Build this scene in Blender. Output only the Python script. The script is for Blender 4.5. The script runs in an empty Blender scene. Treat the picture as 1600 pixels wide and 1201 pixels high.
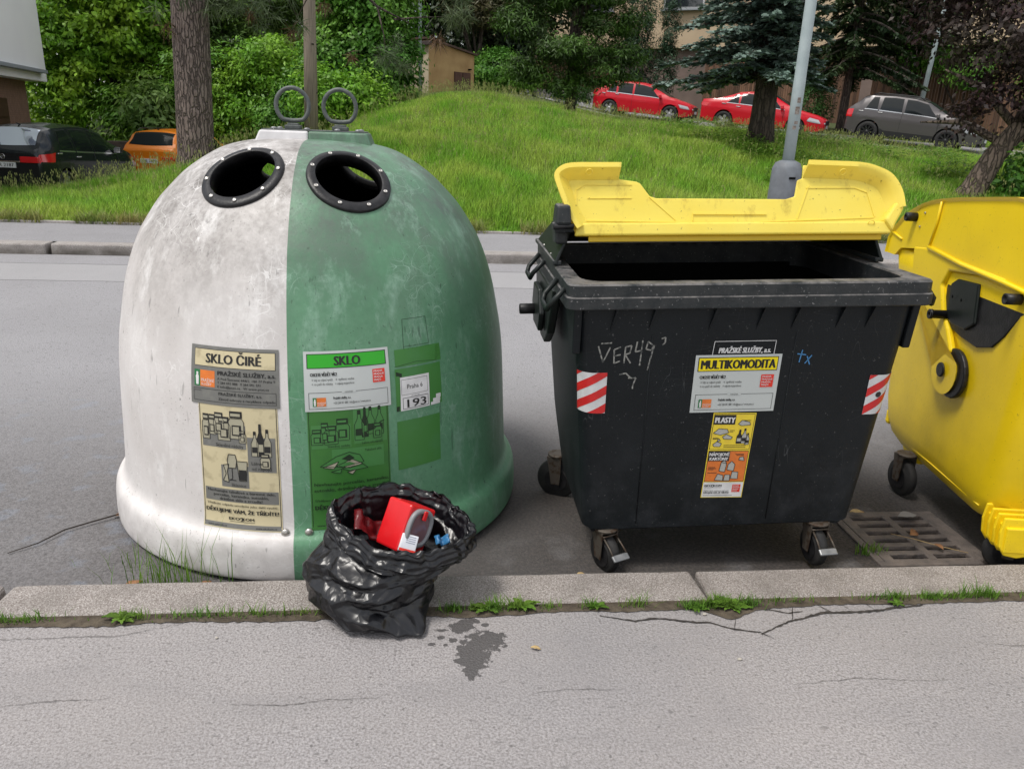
import bpy, math, random
import numpy as np
from mathutils import Vector, Matrix, noise
random.seed(7)
rng = np.random.default_rng(11)
R = math.radians
S = bpy.context.scene
COL = S.collection

# ------------------------------------------------------------------ camera
def place_camera(h=1.65, pitch=18.4, yaw=6.2, roll=2.2):
    p, y, r = R(pitch), R(yaw), R(roll)
    F = Vector((math.sin(y)*math.cos(p), math.cos(y)*math.cos(p), -math.sin(p)))
    X = Vector((math.cos(y), -math.sin(y), 0)); U = X.cross(F)
    X2 = X*math.cos(r)+U*math.sin(r); U2 = U*math.cos(r)-X*math.sin(r)
    cd = bpy.data.cameras.new('camera'); cam = bpy.data.objects.new('camera', cd); COL.objects.link(cam)
    cd.sensor_width = 36.0; cd.lens = 27.0; cd.clip_start = .05; cd.clip_end = 2000
    m = Matrix((X2, U2, -F)).transposed().to_4x4(); m.translation = (0, 0, h)
    cam.matrix_world = m; S.camera = cam
place_camera()

# ------------------------------------------------------------------ world, sun, exposure
SUN_EL, SUN_AZ = 64, 246          # degrees; azimuth clockwise from +Y
wd = bpy.data.worlds.new('World'); S.world = wd; wd.use_nodes = True
wn, wl = wd.node_tree.nodes, wd.node_tree.links; wn.clear()
def N(nodes, t, **kw):
    n = nodes.new(t)
    for k, v in kw.items(): setattr(n, k, v)
    return n
out = N(wn, 'ShaderNodeOutputWorld'); bg = N(wn, 'ShaderNodeBackground')
sky = N(wn, 'ShaderNodeTexSky', sky_type='NISHITA'); sky.sun_disc = False
sky.sun_elevation = R(SUN_EL); sky.sun_rotation = R(SUN_AZ); sky.air_density = 1.3; sky.dust_density = 2.5
tc = N(wn, 'ShaderNodeTexCoord'); cn = N(wn, 'ShaderNodeTexNoise'); cn.inputs['Scale'].default_value = 2.2
cn.inputs['Detail'].default_value = 6; cn.inputs['Roughness'].default_value = .58
cr = N(wn, 'ShaderNodeValToRGB'); cr.color_ramp.elements[0].position = .36; cr.color_ramp.elements[1].position = .56
mx = N(wn, 'ShaderNodeMix', data_type='RGBA'); mx.inputs[7].default_value = (9.6, 9.5, 9.5, 1)
mp = N(wn, 'ShaderNodeMapping'); mp.inputs['Scale'].default_value = (1, 1, 1.9)
wl.new(tc.outputs['Generated'], mp.inputs[0]); wl.new(mp.outputs[0], cn.inputs['Vector'])
wl.new(cn.outputs['Fac'], cr.inputs[0]); wl.new(cr.outputs[0], mx.inputs[0])
wl.new(sky.outputs[0], mx.inputs[6]); wl.new(mx.outputs[2], bg.inputs[0]); bg.inputs[1].default_value = .098
wl.new(bg.outputs[0], out.inputs[0])
sl = bpy.data.lights.new('sun', 'SUN'); sun = bpy.data.objects.new('sun', sl); COL.objects.link(sun)
sl.energy = 2.1; sl.angle = R(14); sl.color = (1, .96, .9)
sd = Vector((math.sin(R(SUN_AZ))*math.cos(R(SUN_EL)), math.cos(R(SUN_AZ))*math.cos(R(SUN_EL)), math.sin(R(SUN_EL))))
sun.rotation_euler = sd.to_track_quat('Z', 'Y').to_euler(); sun.location = (0, 0, 30)
S.view_settings.view_transform = 'Standard'; S.view_settings.look = 'None'
S.view_settings.exposure = 0.42; S.view_settings.gamma = 1.0; S.view_settings.use_curve_mapping = False
S.cycles.max_bounces = 6; S.cycles.transparent_max_bounces = 4

# ------------------------------------------------------------------ materials
MATS = {}
def lin(c):
    return tuple(((x/255)/12.92 if x/255 <= .04045 else ((x/255+.055)/1.055)**2.4) for x in c)
def mat(name, col, rough=.6, col2=None, nscale=8, nlo=.35, nhi=.65, metal=0, bump=0, bscale=60, spec=.5,
        island=0, trans=0, coat=0, detail=4, stretch=None, extra=None, emit=None):
    if name in MATS: return MATS[name]
    m = bpy.data.materials.new(name); m.use_nodes = True; MATS[name] = m
    n, l = m.node_tree.nodes, m.node_tree.links
    b = n['Principled BSDF']; o = n['Material Output']
    b.inputs['Roughness'].default_value = rough; b.inputs['Metallic'].default_value = metal
    b.inputs['Specular IOR Level'].default_value = spec; b.inputs['Coat Weight'].default_value = coat
    b.inputs['Base Color'].default_value = (*col, 1)
    tcn = N(n, 'ShaderNodeTexCoord'); vec = tcn.outputs['Object']
    if stretch:
        mm = N(n, 'ShaderNodeMapping'); mm.inputs['Scale'].default_value = stretch; l.new(vec, mm.inputs[0]); vec = mm.outputs[0]
    cout = None
    if col2:
        t = N(n, 'ShaderNodeTexNoise'); t.inputs['Scale'].default_value = nscale; t.inputs['Detail'].default_value = detail
        l.new(vec, t.inputs['Vector'])
        r = N(n, 'ShaderNodeMapRange'); r.inputs[1].default_value = nlo; r.inputs[2].default_value = nhi; l.new(t.outputs['Fac'], r.inputs[0])
        x = N(n, 'ShaderNodeMix', data_type='RGBA'); x.inputs[6].default_value = (*col, 1); x.inputs[7].default_value = (*col2, 1)
        l.new(r.outputs[0], x.inputs[0]); cout = x.outputs[2]
    if island:
        g = N(n, 'ShaderNodeNewGeometry'); h = N(n, 'ShaderNodeHueSaturation')
        a = N(n, 'ShaderNodeMapRange'); a.inputs[3].default_value = 1-island; a.inputs[4].default_value = 1+island
        l.new(g.outputs['Random Per Island'], a.inputs[0]); l.new(a.outputs[0], h.inputs['Value'])
        if cout: l.new(cout, h.inputs['Color'])
        else: h.inputs['Color'].default_value = (*col, 1)
        cout = h.outputs[0]
    if extra: cout = extra(n, l, vec, cout, b, tcn)
    if cout: l.new(cout, b.inputs['Base Color'])
    if bump:
        t2 = N(n, 'ShaderNodeTexNoise'); t2.inputs['Scale'].default_value = bscale; t2.inputs['Detail'].default_value = 5
        l.new(vec, t2.inputs['Vector']); bp = N(n, 'ShaderNodeBump'); bp.inputs['Strength'].default_value = bump
        bp.inputs['Distance'].default_value = .02; l.new(t2.outputs['Fac'], bp.inputs['Height']); l.new(bp.outputs[0], b.inputs['Normal'])
    if trans:
        tr = N(n, 'ShaderNodeBsdfTranslucent'); ms = N(n, 'ShaderNodeMixShader'); ms.inputs[0].default_value = trans
        if cout: l.new(cout, tr.inputs[0])
        else: tr.inputs[0].default_value = (*col, 1)
        l.new(b.outputs[0], ms.inputs[1]); l.new(tr.outputs[0], ms.inputs[2]); l.new(ms.outputs[0], o.inputs[0])
    return m

def nz(n, l, vec, scale, detail=4, lo=.4, hi=.6, rough=.5, dist=0):
    t = N(n, 'ShaderNodeTexNoise'); t.inputs['Scale'].default_value = scale; t.inputs['Detail'].default_value = detail
    t.inputs['Roughness'].default_value = rough; t.inputs['Distortion'].default_value = dist
    l.new(vec, t.inputs['Vector'])
    r = N(n, 'ShaderNodeMapRange'); r.inputs[1].default_value = lo; r.inputs[2].default_value = hi; l.new(t.outputs['Fac'], r.inputs[0])
    return r.outputs[0]
def math_(n, l, op, a, b=None, c=None):
    m = N(n, 'ShaderNodeMath', operation=op)
    for i, v in enumerate((a, b, c)):
        if v is None: continue
        if isinstance(v, (int, float)): m.inputs[i].default_value = v
        else: l.new(v, m.inputs[i])
    return m.outputs[0]
def mixc(n, l, f, a, b):
    x = N(n, 'ShaderNodeMix', data_type='RGBA')
    for i, v in ((0, f), (6, a), (7, b)):
        if isinstance(v, (int, float)): x.inputs[i].default_value = v
        elif isinstance(v, tuple): x.inputs[i].default_value = (*v, 1)
        else: l.new(v, x.inputs[i])
    return x.outputs[2]
def sep(n, l, vec):
    s = N(n, 'ShaderNodeSeparateXYZ'); l.new(vec, s.inputs[0]); return s.outputs
def scaled(n, l, vec, sc, loc=(0, 0, 0)):
    mm = N(n, 'ShaderNodeMapping'); mm.inputs['Scale'].default_value = sc; mm.inputs['Location'].default_value = loc
    l.new(vec, mm.inputs[0]); return mm.outputs[0]
def contour(n, l, vec, scale, width, at=.5, detail=1):
    t = N(n, 'ShaderNodeTexNoise'); t.inputs['Scale'].default_value = scale; t.inputs['Detail'].default_value = detail
    l.new(vec, t.inputs['Vector'])
    d = math_(n, l, 'ABSOLUTE', math_(n, l, 'SUBTRACT', t.outputs['Fac'], at))
    return math_(n, l, 'LESS_THAN', d, width)

# worn plastic of the glass bank: grime near the top, specks, scratches
def worn(dirt, light, speck, fine):
    def f(n, l, vec, cout, b, tcn):
        s = sep(n, l, vec)
        top = N(n, 'ShaderNodeMapRange'); top.inputs[1].default_value = .80; top.inputs[2].default_value = 1.50; l.new(s[2], top.inputs[0])
        blot = nz(n, l, scaled(n, l, vec, (1, 1, .5)), 5, 9, .36, .60, .72)
        g = math_(n, l, 'MULTIPLY', math_(n, l, 'MULTIPLY_ADD', blot, .72, .28), top.outputs[0])
        c = mixc(n, l, g, cout, dirt)
        # pale polished patches and chalky scribbles
        ch = nz(n, l, scaled(n, l, vec, (1, 1, .4)), 8, 9, .52, .66, .75)
        c = mixc(n, l, math_(n, l, 'MULTIPLY', ch, .6), c, light)
        msk = nz(n, l, vec, 4, 3, .5, .58)
        for sc, st, loc in ((5, (1, 1, 1), 0), (7, (1.6, 1.6, .5), 3), (9, (.5, .5, 1.6), 7), (11, (1.3, 1.3, .3), 12), (13, (.4, .4, 1.3), 17), (8, (1, .6, 1), 23)):
            k = contour(n, l, scaled(n, l, vec, st, (loc, loc, loc)), sc, .0022)
            c = mixc(n, l, math_(n, l, 'MULTIPLY', math_(n, l, 'MULTIPLY', k, msk), .55), c, light)
        # dark specks and short drips
        sp = nz(n, l, vec, 130, 2, .68, .71)
        spm = nz(n, l, vec, 6, 3, .42, .6)
        c = mixc(n, l, math_(n, l, 'MULTIPLY', math_(n, l, 'MULTIPLY', sp, spm), .75), c, speck)
        s2 = nz(n, l, scaled(n, l, vec, (1, 1, .6)), 55, 3, .70, .725)
        c = mixc(n, l, math_(n, l, 'MULTIPLY', math_(n, l, 'MULTIPLY', s2, spm), .7), c, speck)
        dr = nz(n, l, scaled(n, l, vec, (1, 1, .13)), 34, 3, .68, .72)
        c = mixc(n, l, math_(n, l, 'MULTIPLY', dr, .45), c, speck)
        fi = nz(n, l, vec, 45, 6, .4, .7)
        c = mixc(n, l, math_(n, l, 'MULTIPLY', fi, .35), c, fine)
        low = N(n, 'ShaderNodeMapRange'); low.inputs[1].default_value = .26; low.inputs[2].default_value = .0; l.new(s[2], low.inputs[0])
        lw = math_(n, l, 'MULTIPLY', math_(n, l, 'MULTIPLY', low.outputs[0], nz(n, l, vec, 12, 6, .4, .75)), .6)
        c = mixc(n, l, lw, c, dirt)
        return c
    return f
M_WHITE = mat('worn_white_plastic', (.68, .655, .645), .48, (.58, .55, .535), 3, bump=.05, bscale=90,
              extra=worn((.165, .15, .138), (.78, .77, .76), (.045, .042, .04), (.56, .54, .52)))
M_GREEN = mat('worn_green_plastic', (.090, .245, .130), .45, (.12, .285, .165), 3, bump=.05, bscale=90,
              extra=worn((.085, .105, .09), (.25, .40, .31), (.012, .02, .014), (.06, .17, .09)))
M_BLACKP = mat('black_rubber', (.006, .006, .007), .42, (.016, .0155, .017), 30, spec=.35, bump=.1, bscale=120)
M_INNER = mat('dark_inner_wall', (.004, .004, .004), .9, spec=.1)
M_STEEL = mat('galvanised_grey', (.2, .205, .21), .45, (.29, .295, .3), 25, metal=.6)
M_RINGPAINT = mat('grey_green_paint', (.055, .066, .066), .5, (.095, .105, .10), 40, bump=.1, bscale=200)
M_BOLT = mat('bolt_steel', (.5, .48, .45), .35, metal=.8)

def binplastic(n, l, vec, cout, b, tcn):
    k = contour(n, l, scaled(n, l, vec, (3, 3, .4)), 5, .0014)
    k2 = contour(n, l, scaled(n, l, vec, (.5, 1, 5), (4, 2, 1)), 4, .0016)
    m = nz(n, l, vec, 5, 3, .5, .62)
    c = mixc(n, l, math_(n, l, 'MULTIPLY', math_(n, l, 'MULTIPLY', math_(n, l, 'ADD', k, k2), m), .4), cout, (.10, .105, .11))
    sp = nz(n, l, vec, 90, 2, .70, .73)
    c = mixc(n, l, math_(n, l, 'MULTIPLY', sp, .5), c, (.12, .12, .12))
    s = sep(n, l, vec)
    low = N(n, 'ShaderNodeMapRange'); low.inputs[1].default_value = .75; low.inputs[2].default_value = .15; l.new(s[2], low.inputs[0])
    d = math_(n, l, 'MULTIPLY', math_(n, l, 'MULTIPLY', low.outputs[0], nz(n, l, vec, 7, 7, .45, .7, .7)), .5)
    return mixc(n, l, d, c, (.045, .048, .055))
M_BIN = mat('dark_bin_plastic', (.0045, .0066, .0085), .52, (.0065, .009, .0112), 4, spec=.28, bump=.06, bscale=150, extra=binplastic)
def rimplastic(n, l, vec, cout, b, tcn):
    g = N(n, 'ShaderNodeNewGeometry'); up = sep(n, l, g.outputs['True Normal'])[2]   # dust settles on the flat top
    c = mixc(n, l, math_(n, l, 'MULTIPLY', nz(n, l, vec, 14, 7, .35, .6, .7), math_(n, l, 'MULTIPLY_ADD', math_(n, l, 'GREATER_THAN', up, .6), .75, .12)), cout, (.16, .15, .145))
    return mixc(n, l, math_(n, l, 'MULTIPLY', nz(n, l, vec, 120, 2, .68, .72), .6), c, (.25, .25, .25))
M_RIM = mat('scuffed_rim_plastic', (.010, .0135, .016), .5, (.015, .019, .0215), 9, spec=.35, bump=.08, bscale=150, extra=rimplastic)
M_HOOD = mat('hood_plastic', (.008, .012, .0105), .42, (.012, .015, .015), 9, spec=.3, bump=.05, bscale=120)
def ydirt(n, l, vec, cout, b, tcn):
    c = mixc(n, l, math_(n, l, 'MULTIPLY', nz(n, l, scaled(n, l, vec, (1, 1, .6)), 9, 8, .57, .72, .7), .6), cout, (.34, .2, .03))
    return mixc(n, l, math_(n, l, 'MULTIPLY', nz(n, l, vec, 60, 3, .69, .73), .55), c, (.10, .06, .02))
M_YLID = mat('yellow_lid_plastic', (.97, .83, .16), .42, (.96, .80, .13), 5, bump=.04, bscale=60, extra=ydirt, trans=.30)
def ydirt2(n, l, vec, cout, b, tcn):
    s = sep(n, l, vec)
    low = N(n, 'ShaderNodeMapRange'); low.inputs[1].default_value = .95; low.inputs[2].default_value = .3; l.new(s[2], low.inputs[0])
    d = math_(n, l, 'MULTIPLY', math_(n, l, 'MULTIPLY', low.outputs[0], nz(n, l, vec, 4, 7, .42, .8, .65)), .22)
    c = mixc(n, l, d, cout, (.33, .25, .035))
    c = mixc(n, l, math_(n, l, 'MULTIPLY', nz(n, l, vec, 120, 2, .70, .73), .5), c, (.15, .09, .02))
    k = contour(n, l, scaled(n, l, vec, (2, 2, .6)), 4, .0012)
    return mixc(n, l, math_(n, l, 'MULTIPLY', math_(n, l, 'MULTIPLY', k, nz(n, l, vec, 3, 2, .5, .6)), .35), c, (.3, .2, .02))
M_YBIN = mat('yellow_container_plastic', (.88, .63, .008), .36, (.82, .58, .008), 4, bump=.035, bscale=50, extra=ydirt2)
M_TYRE = mat('tyre_rubber', (.008, .008, .009), .75, (.02, .019, .018), 18, bump=.1)
M_ZINC = mat('rusty_zinc', (.095, .08, .066), .6, (.06, .038, .024), 40, metal=.5, nlo=.5, nhi=.62)

# ------------------------------------------------------------------ mesh helpers
class MB:
    def __init__(s): s.v = []; s.f = []; s.mi = []; s.sm = []
    def add(s, vs, fs, mi=0, sm=False):
        b = len(s.v); s.v += [tuple(x) for x in vs]
        for f in fs: s.f.append(tuple(b+i for i in f)); s.mi.append(mi); s.sm.append(sm)
        return s
    def box(s, c, d, mi=0, rot=None, taper=(1, 1)):
        vs = []
        for z in (-1, 1):
            t = taper if z > 0 else (1, 1)
            for x, y in ((-1, -1), (1, -1), (1, 1), (-1, 1)): vs.append(Vector((x*d[0]/2*t[0], y*d[1]/2*t[1], z*d[2]/2)))
        if rot is not None: vs = [rot @ v for v in vs]
        vs = [v+Vector(c) for v in vs]
        return s.add(vs, [(3, 2, 1, 0), (4, 5, 6, 7), (0, 1, 5, 4), (1, 2, 6, 5), (2, 3, 7, 6), (3, 0, 4, 7)], mi)
    def lathe(s, prof, n=32, axis=None, mi=0, sm=True, cap=True):
        """prof: (r,z); axis: 4x4 matrix"""
        M = axis or Matrix.Identity(4); vs = []; fs = []
        for r, z in prof:
            for k in range(n):
                a = 2*math.pi*k/n; vs.append(M @ Vector((r*math.cos(a), r*math.sin(a), z)))
        for i in range(len(prof)-1):
            for k in range(n):
                fs.append((i*n+k, i*n+(k+1) % n, (i+1)*n+(k+1) % n, (i+1)*n+k))
        s.add(vs, fs, mi, sm)
        if cap:
            b = len(s.v)-len(vs)
            for i, rev in ((0, True), (len(prof)-1, False)):
                if prof[i][0] > 1e-6:
                    f = [b+i*n+k for k in range(n)]; f = f[::-1] if rev else f
                    s.f.append(tuple(f)); s.mi.append(mi); s.sm.append(False)
        return s
    def tube(s, pts, rad, n=10, mi=0, sm=True, cap=True, closed=False):
        pts = [Vector(p) for p in pts]; m = len(pts)
        rads = rad if hasattr(rad, '__len__') else [rad]*m
        vs = []; fs = []; up = None
        for i, p in enumerate(pts):
            if closed: d = pts[(i+1) % m]-pts[i-1]
            else: d = pts[min(i+1, m-1)]-pts[max(i-1, 0)]
            d.normalize()
            if up is None: up = d.orthogonal().normalized()
            else:
                up = up-d*up.dot(d)
                up = up.normalized() if up.length > 1e-6 else d.orthogonal().normalized()
            w = d.cross(up)
            for k in range(n):
                a = 2*math.pi*k/n; vs.append(p+(up*math.cos(a)+w*math.sin(a))*rads[i])
        for i in range(m if closed else m-1):
            j = (i+1) % m
            for k in range(n): fs.append((i*n+k, i*n+(k+1) % n, j*n+(k+1) % n, j*n+k))
        if cap and not closed:
            fs.append(tuple(range(n))[::-1]); fs.append(tuple((m-1)*n+k for k in range(n)))
        return s.add(vs, fs, mi, sm)
    def prism(s, poly, d, f=None, mi=0):
        """poly 2D list, extruded from 0 to d; f maps (a,b,h)->point"""
        f = f or (lambda a, b, h: (a, b, h)); n = len(poly)
        vs = [f(a, b, 0) for a, b in poly]+[f(a, b, d) for a, b in poly]
        fs = [tuple(range(n))[::-1], tuple(range(n, 2*n))]+[(i, (i+1) % n, n+(i+1) % n, n+i) for i in range(n)]
        return s.add(vs, fs, mi)
    def loft(s, loops, mi=0, sm=True, cap0=False, cap1=False):
        n = len(loops[0]); vs = [p for L in loops for p in L]; fs = []
        for i in range(len(loops)-1):
            for k in range(n): fs.append((i*n+k, i*n+(k+1) % n, (i+1)*n+(k+1) % n, (i+1)*n+k))
        if cap0: fs.append(tuple(range(n))[::-1])
        if cap1: fs.append(tuple((len(loops)-1)*n+k for k in range(n)))
        return s.add(vs, fs, mi, sm)
    def grid(s, nu, nv, f, mi=0, sm=True):
        vs = [f(i/nu, j/nv) for j in range(nv+1) for i in range(nu+1)]
        fs = [(j*(nu+1)+i, j*(nu+1)+i+1, (j+1)*(nu+1)+i+1, (j+1)*(nu+1)+i) for j in range(nv) for i in range(nu)]
        return s.add(vs, fs, mi, sm)
    def build(s, name, mats, parent=None, bevel=0, segs=2, solid=0, autosm=None):
        me = bpy.data.meshes.new(name); me.from_pydata(s.v, [], s.f); me.update()
        for m in (mats if isinstance(mats, (list, tuple)) else [mats]): me.materials.append(m)
        me.polygons.foreach_set('material_index', s.mi); me.polygons.foreach_set('use_smooth', s.sm)
        o = bpy.data.objects.new(name, me); COL.objects.link(o)
        if parent: o.parent = parent
        if solid:
            q = o.modifiers.new('thickness', 'SOLIDIFY'); q.thickness = solid; q.offset = -1
        if bevel:
            q = o.modifiers.new('bevel', 'BEVEL'); q.width = bevel; q.segments = segs; q.limit_method = 'ANGLE'; q.angle_limit = R(35)
            q.harden_normals = False
        return o
def tag(o, label=None, cat=None, group=None, kind=None):
    if label: o['label'] = label
    if cat: o['category'] = cat
    if group: o['group'] = group
    if kind: o['kind'] = kind
    return o
def thing(name, label, cat, loc=(0, 0, 0), rot=(0, 0, 0), group=None):
    o = bpy.data.objects.new(name, None); COL.objects.link(o); o.location = loc; o.rotation_euler = rot
    o.empty_display_size = .2
    return tag(o, label, cat, group)
def rrect(hu, v0, v1, w, r, seg=6):
    pts = []
    for cx, cy, a0 in ((hu-r, v1-r, 0), (-hu+r, v1-r, 90), (-hu+r, v0+r, 180), (hu-r, v0+r, 270)):
        for k in range(seg+1):
            a = R(a0+90*k/seg); pts.append(Vector((cx+r*math.cos(a), cy+r*math.sin(a), w)))
    return pts
def np_mesh(name, V, faces_per, mat_, parent=None, smooth=False):
    """V: (n,k,3) vertices of n islands, faces_per: list of index tuples per island"""
    n, k = V.shape[:2]; me = bpy.data.meshes.new(name)
    me.vertices.add(n*k); me.vertices.foreach_set('co', V.reshape(-1).astype(np.float32))
    loops = np.concatenate([np.array(f) for f in faces_per]); sizes = np.array([len(f) for f in faces_per])
    L = (np.arange(n)[:, None]*k+loops[None, :]).reshape(-1)
    sz = np.tile(sizes, n); st = np.concatenate([[0], np.cumsum(sz)[:-1]])
    me.loops.add(len(L)); me.loops.foreach_set('vertex_index', L.astype(np.int32))
    me.polygons.add(len(sz)); me.polygons.foreach_set('loop_start', st.astype(np.int32)); me.polygons.foreach_set('loop_total', sz.astype(np.int32))
    me.update(calc_edges=True)
    if smooth: me.polygons.foreach_set('use_smooth', np.ones(len(sz), dtype=bool))
    me.materials.append(mat_)
    o = bpy.data.objects.new(name, me); COL.objects.link(o)
    if parent: o.parent = parent
    return o

# text as mesh triangles in its own plane
_dg_cache = {}
def text_geo(txt, size, bold=0, align='LEFT', shear=0, spacing=1.0):
    key = (txt, size, bold, align, shear, spacing)
    if key in _dg_cache: return _dg_cache[key]
    cu = bpy.data.curves.new('lettering', 'FONT'); cu.body = txt; cu.size = size; cu.offset = bold*size; cu.align_x = align; cu.shear = shear
    cu.resolution_u = 2; cu.space_character = spacing
    ob = bpy.data.objects.new('lettering', cu); COL.objects.link(ob)
    dg = bpy.context.evaluated_depsgraph_get(); me = bpy.data.meshes.new_from_object(ob.evaluated_get(dg))
    v = [tuple(x.co)[:2] for x in me.vertices]; f = [tuple(p.vertices) for p in me.polygons]
    bpy.data.objects.remove(ob); bpy.data.curves.remove(cu); bpy.data.meshes.remove(me)
    _dg_cache[key] = (v, f); return v, f
class Decal:
    """flat graphics in (u,v) metres wrapped on a surface by fmap(u,v,offset)"""
    def __init__(s, fmap, base=.0015, step=.0006): s.f = fmap; s.base = base; s.step = step; s.mb = MB(); s.mats = []
    def mi(s, m):
        if m not in s.mats: s.mats.append(m)
        return s.mats.index(m)
    def off(s, layer): return s.base+layer*s.step
    def rect(s, u0, v0, u1, v1, m, layer=0, nu=None, shear=0):
        nu = nu or max(1, int(abs(u1-u0)/.012)); nv = max(1, int(abs(v1-v0)/.03)); o = s.off(layer)
        s.mb.grid(nu, nv, lambda a, b: s.f(u0+(u1-u0)*a+shear*(v1-v0)*b, v0+(v1-v0)*b, o), s.mi(m)); return s
    def frame(s, u0, v0, u1, v1, t, m, layer=1):
        s.rect(u0, v0, u1, v0+t, m, layer); s.rect(u0, v1-t, u1, v1, m, layer)
        s.rect(u0, v0+t, u0+t, v1-t, m, layer); s.rect(u1-t, v0+t, u1, v1-t, m, layer); return s
    def poly(s, pts, m, layer=1):
        o = s.off(layer); s.mb.add([s.f(a, b, o) for a, b in pts], [tuple(range(len(pts)))], s.mi(m)); return s
    def line(s, pts, t, m, layer=2):
        for (a, b), (c, d) in zip(pts, pts[1:]):
            L = math.hypot(c-a, d-b) or 1e-6; nx, ny = -(d-b)/L*t/2, (c-a)/L*t/2
            k = max(1, int(L/.02)); o = s.off(layer)
            for i in range(k):
                p0 = (a+(c-a)*i/k, b+(d-b)*i/k); p1 = (a+(c-a)*(i+1)/k, b+(d-b)*(i+1)/k)
                s.mb.add([s.f(p0[0]-nx, p0[1]-ny, o), s.f(p1[0]-nx, p1[1]-ny, o), s.f(p1[0]+nx, p1[1]+ny, o), s.f(p0[0]+nx, p0[1]+ny, o)], [(0, 1, 2, 3)], s.mi(m))
        return s
    def text(s, txt, u, v, size, m, layer=2, bold=0, align='LEFT', shear=0, rot=0, fit=None):
        vs, fs = text_geo(txt, size, 0, align, shear)
        if fit and vs:
            w = max(x for x, y in vs)-min(x for x, y in vs); k = fit/w; vs = [(x*k, y) for x, y in vs]
        o = s.off(layer); c, sn = math.cos(R(rot)), math.sin(R(rot))
        for i, dx in enumerate((-1, -.5, 0, .5, 1) if bold >= .02 else ((-.5, .5) if bold > 0 else (0,))):
            d = dx*size*(.046 if bold > .022 else .022)
            s.mb.add([s.f(u+(x+d)*c-y*sn, v+(x+d)*sn+y*c, o+i*.00012) for x, y in vs], fs, s.mi(m))
        return s
    def build(s, name, parent):
        return s.mb.build(name, s.mats, parent)

# ------------------------------------------------------------------ terrain
CP = [(-4.67, 16.35, 0.64), (-2.8, 18.8, 1.17), (-1.3, 22, 1.70), (.4, 24, 2.40), (-2.4, 19.85, 1.12), (-6.3, 15.8, 0.14), (-7.65, 15.2, -0.02), (-9.5, 15.5, -0.10), (2.4, 24.9, 2.32), (4.35, 24.6, 1.92), (6.75, 26.1, 1.84), (8.07, 23.7, 1.67), (9.75, 20.8, 1.50), (11, 18.5, 1.12), (11.3, 16.5, 0.77), (11.4, 15.2, 0.57),
      (-8, 20, -.2), (-8, 24, -.38), (-12, 24, -.3), (-4.9, 22.5, .35), (-6, 28, .1), (-12, 32, .0), (-20, 25, -.2), (-22, 35, .4),
      (-.2, 34.5, 2.95), (-1.5, 28, 2.0), (4.5, 37, 3.05), (8, 30.4, 1.95), (10.5, 25, 1.58), (13.0, 21.5, 1.2), (15.5, 16, .9), (22, 14, .7), (8.2, 35.2, 2.33), (12.4, 30.6, 1.88), (17, 27.4, 1.5), (23, 24, 1.15),
      (19, 36, 2.4), (27, 27, 2.0), (10, 45, 3.2), (-10, 48, 2), (-30, 50, 1.5), (30, 50, 3), (45, 20, 1), (-40, 20, 0), (0, 65, 3.5)]
CP += [(x, 12.5, .02) for x in range(-40, 46, 6)]
_P = np.array(CP, float)
def _k(r2): return np.where(r2 > 1e-9, .5*r2*np.log(np.maximum(r2, 1e-9)), 0)
_n = len(_P); _A = np.zeros((_n+3, _n+3))
_A[:_n, :_n] = _k(((_P[:, None, :2]-_P[None, :, :2])**2).sum(-1))+np.eye(_n)*.6
_A[:_n, _n] = 1; _A[:_n, _n+1:] = _P[:, :2]; _A[_n, :_n] = 1; _A[_n+1:, :_n] = _P[:, :2].T
_W = np.linalg.solve(_A, np.concatenate([_P[:, 2], np.zeros(3)]))
def tz(x, y):
    x, y = np.broadcast_arrays(np.asarray(x, float), np.asarray(y, float)); q = np.stack([x.ravel(), y.ravel()], 1); o = np.zeros(len(q))
    for i in range(0, len(q), 20000):
        c = q[i:i+20000]; o[i:i+20000] = _k(((c[:, None]-_P[None, :, :2])**2).sum(-1)) @ _W[:_n]+_W[_n]+c @ _W[_n+1:]
    o = o.reshape(x.shape)
    return np.where(y < 13.5, np.maximum(o*np.clip((y-12.5)/1.0, 0, 1)**.7, .0)+.012, np.maximum(o, -.5))
def tz1(x, y): return float(tz(x, y))

# ------------------------------------------------------------------ ground, road, pavements
def asphalt(base, dark, lightc, spk=.6, patch=None):
    def f(n, l, vec, cout, b, tcn):
        c = mixc(n, l, nz(n, l, vec, 120, 4, .42, .60, .6), cout, dark)
        c = mixc(n, l, math_(n, l, 'MULTIPLY', nz(n, l, vec, 260, 2, .60, .66), spk), c, lightc)
        c = mixc(n, l, math_(n, l, 'MULTIPLY', nz(n, l, vec, 55, 3, .64, .70), .75), c, tuple(x*.28 for x in base))
        # worn hollows: elongated dark pits and a few pale stones
        c = mixc(n, l, math_(n, l, 'MULTIPLY', nz(n, l, scaled(n, l, vec, (1, 1.7, 1)), 34, 3, .645, .675), .62), c, tuple(x*.40 for x in base))
        c = mixc(n, l, math_(n, l, 'MULTIPLY', nz(n, l, vec, 75, 2, .695, .715), .7), c, lightc)
        if patch: c = patch(n, l, vec, c, b)
        return c
    return f
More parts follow.
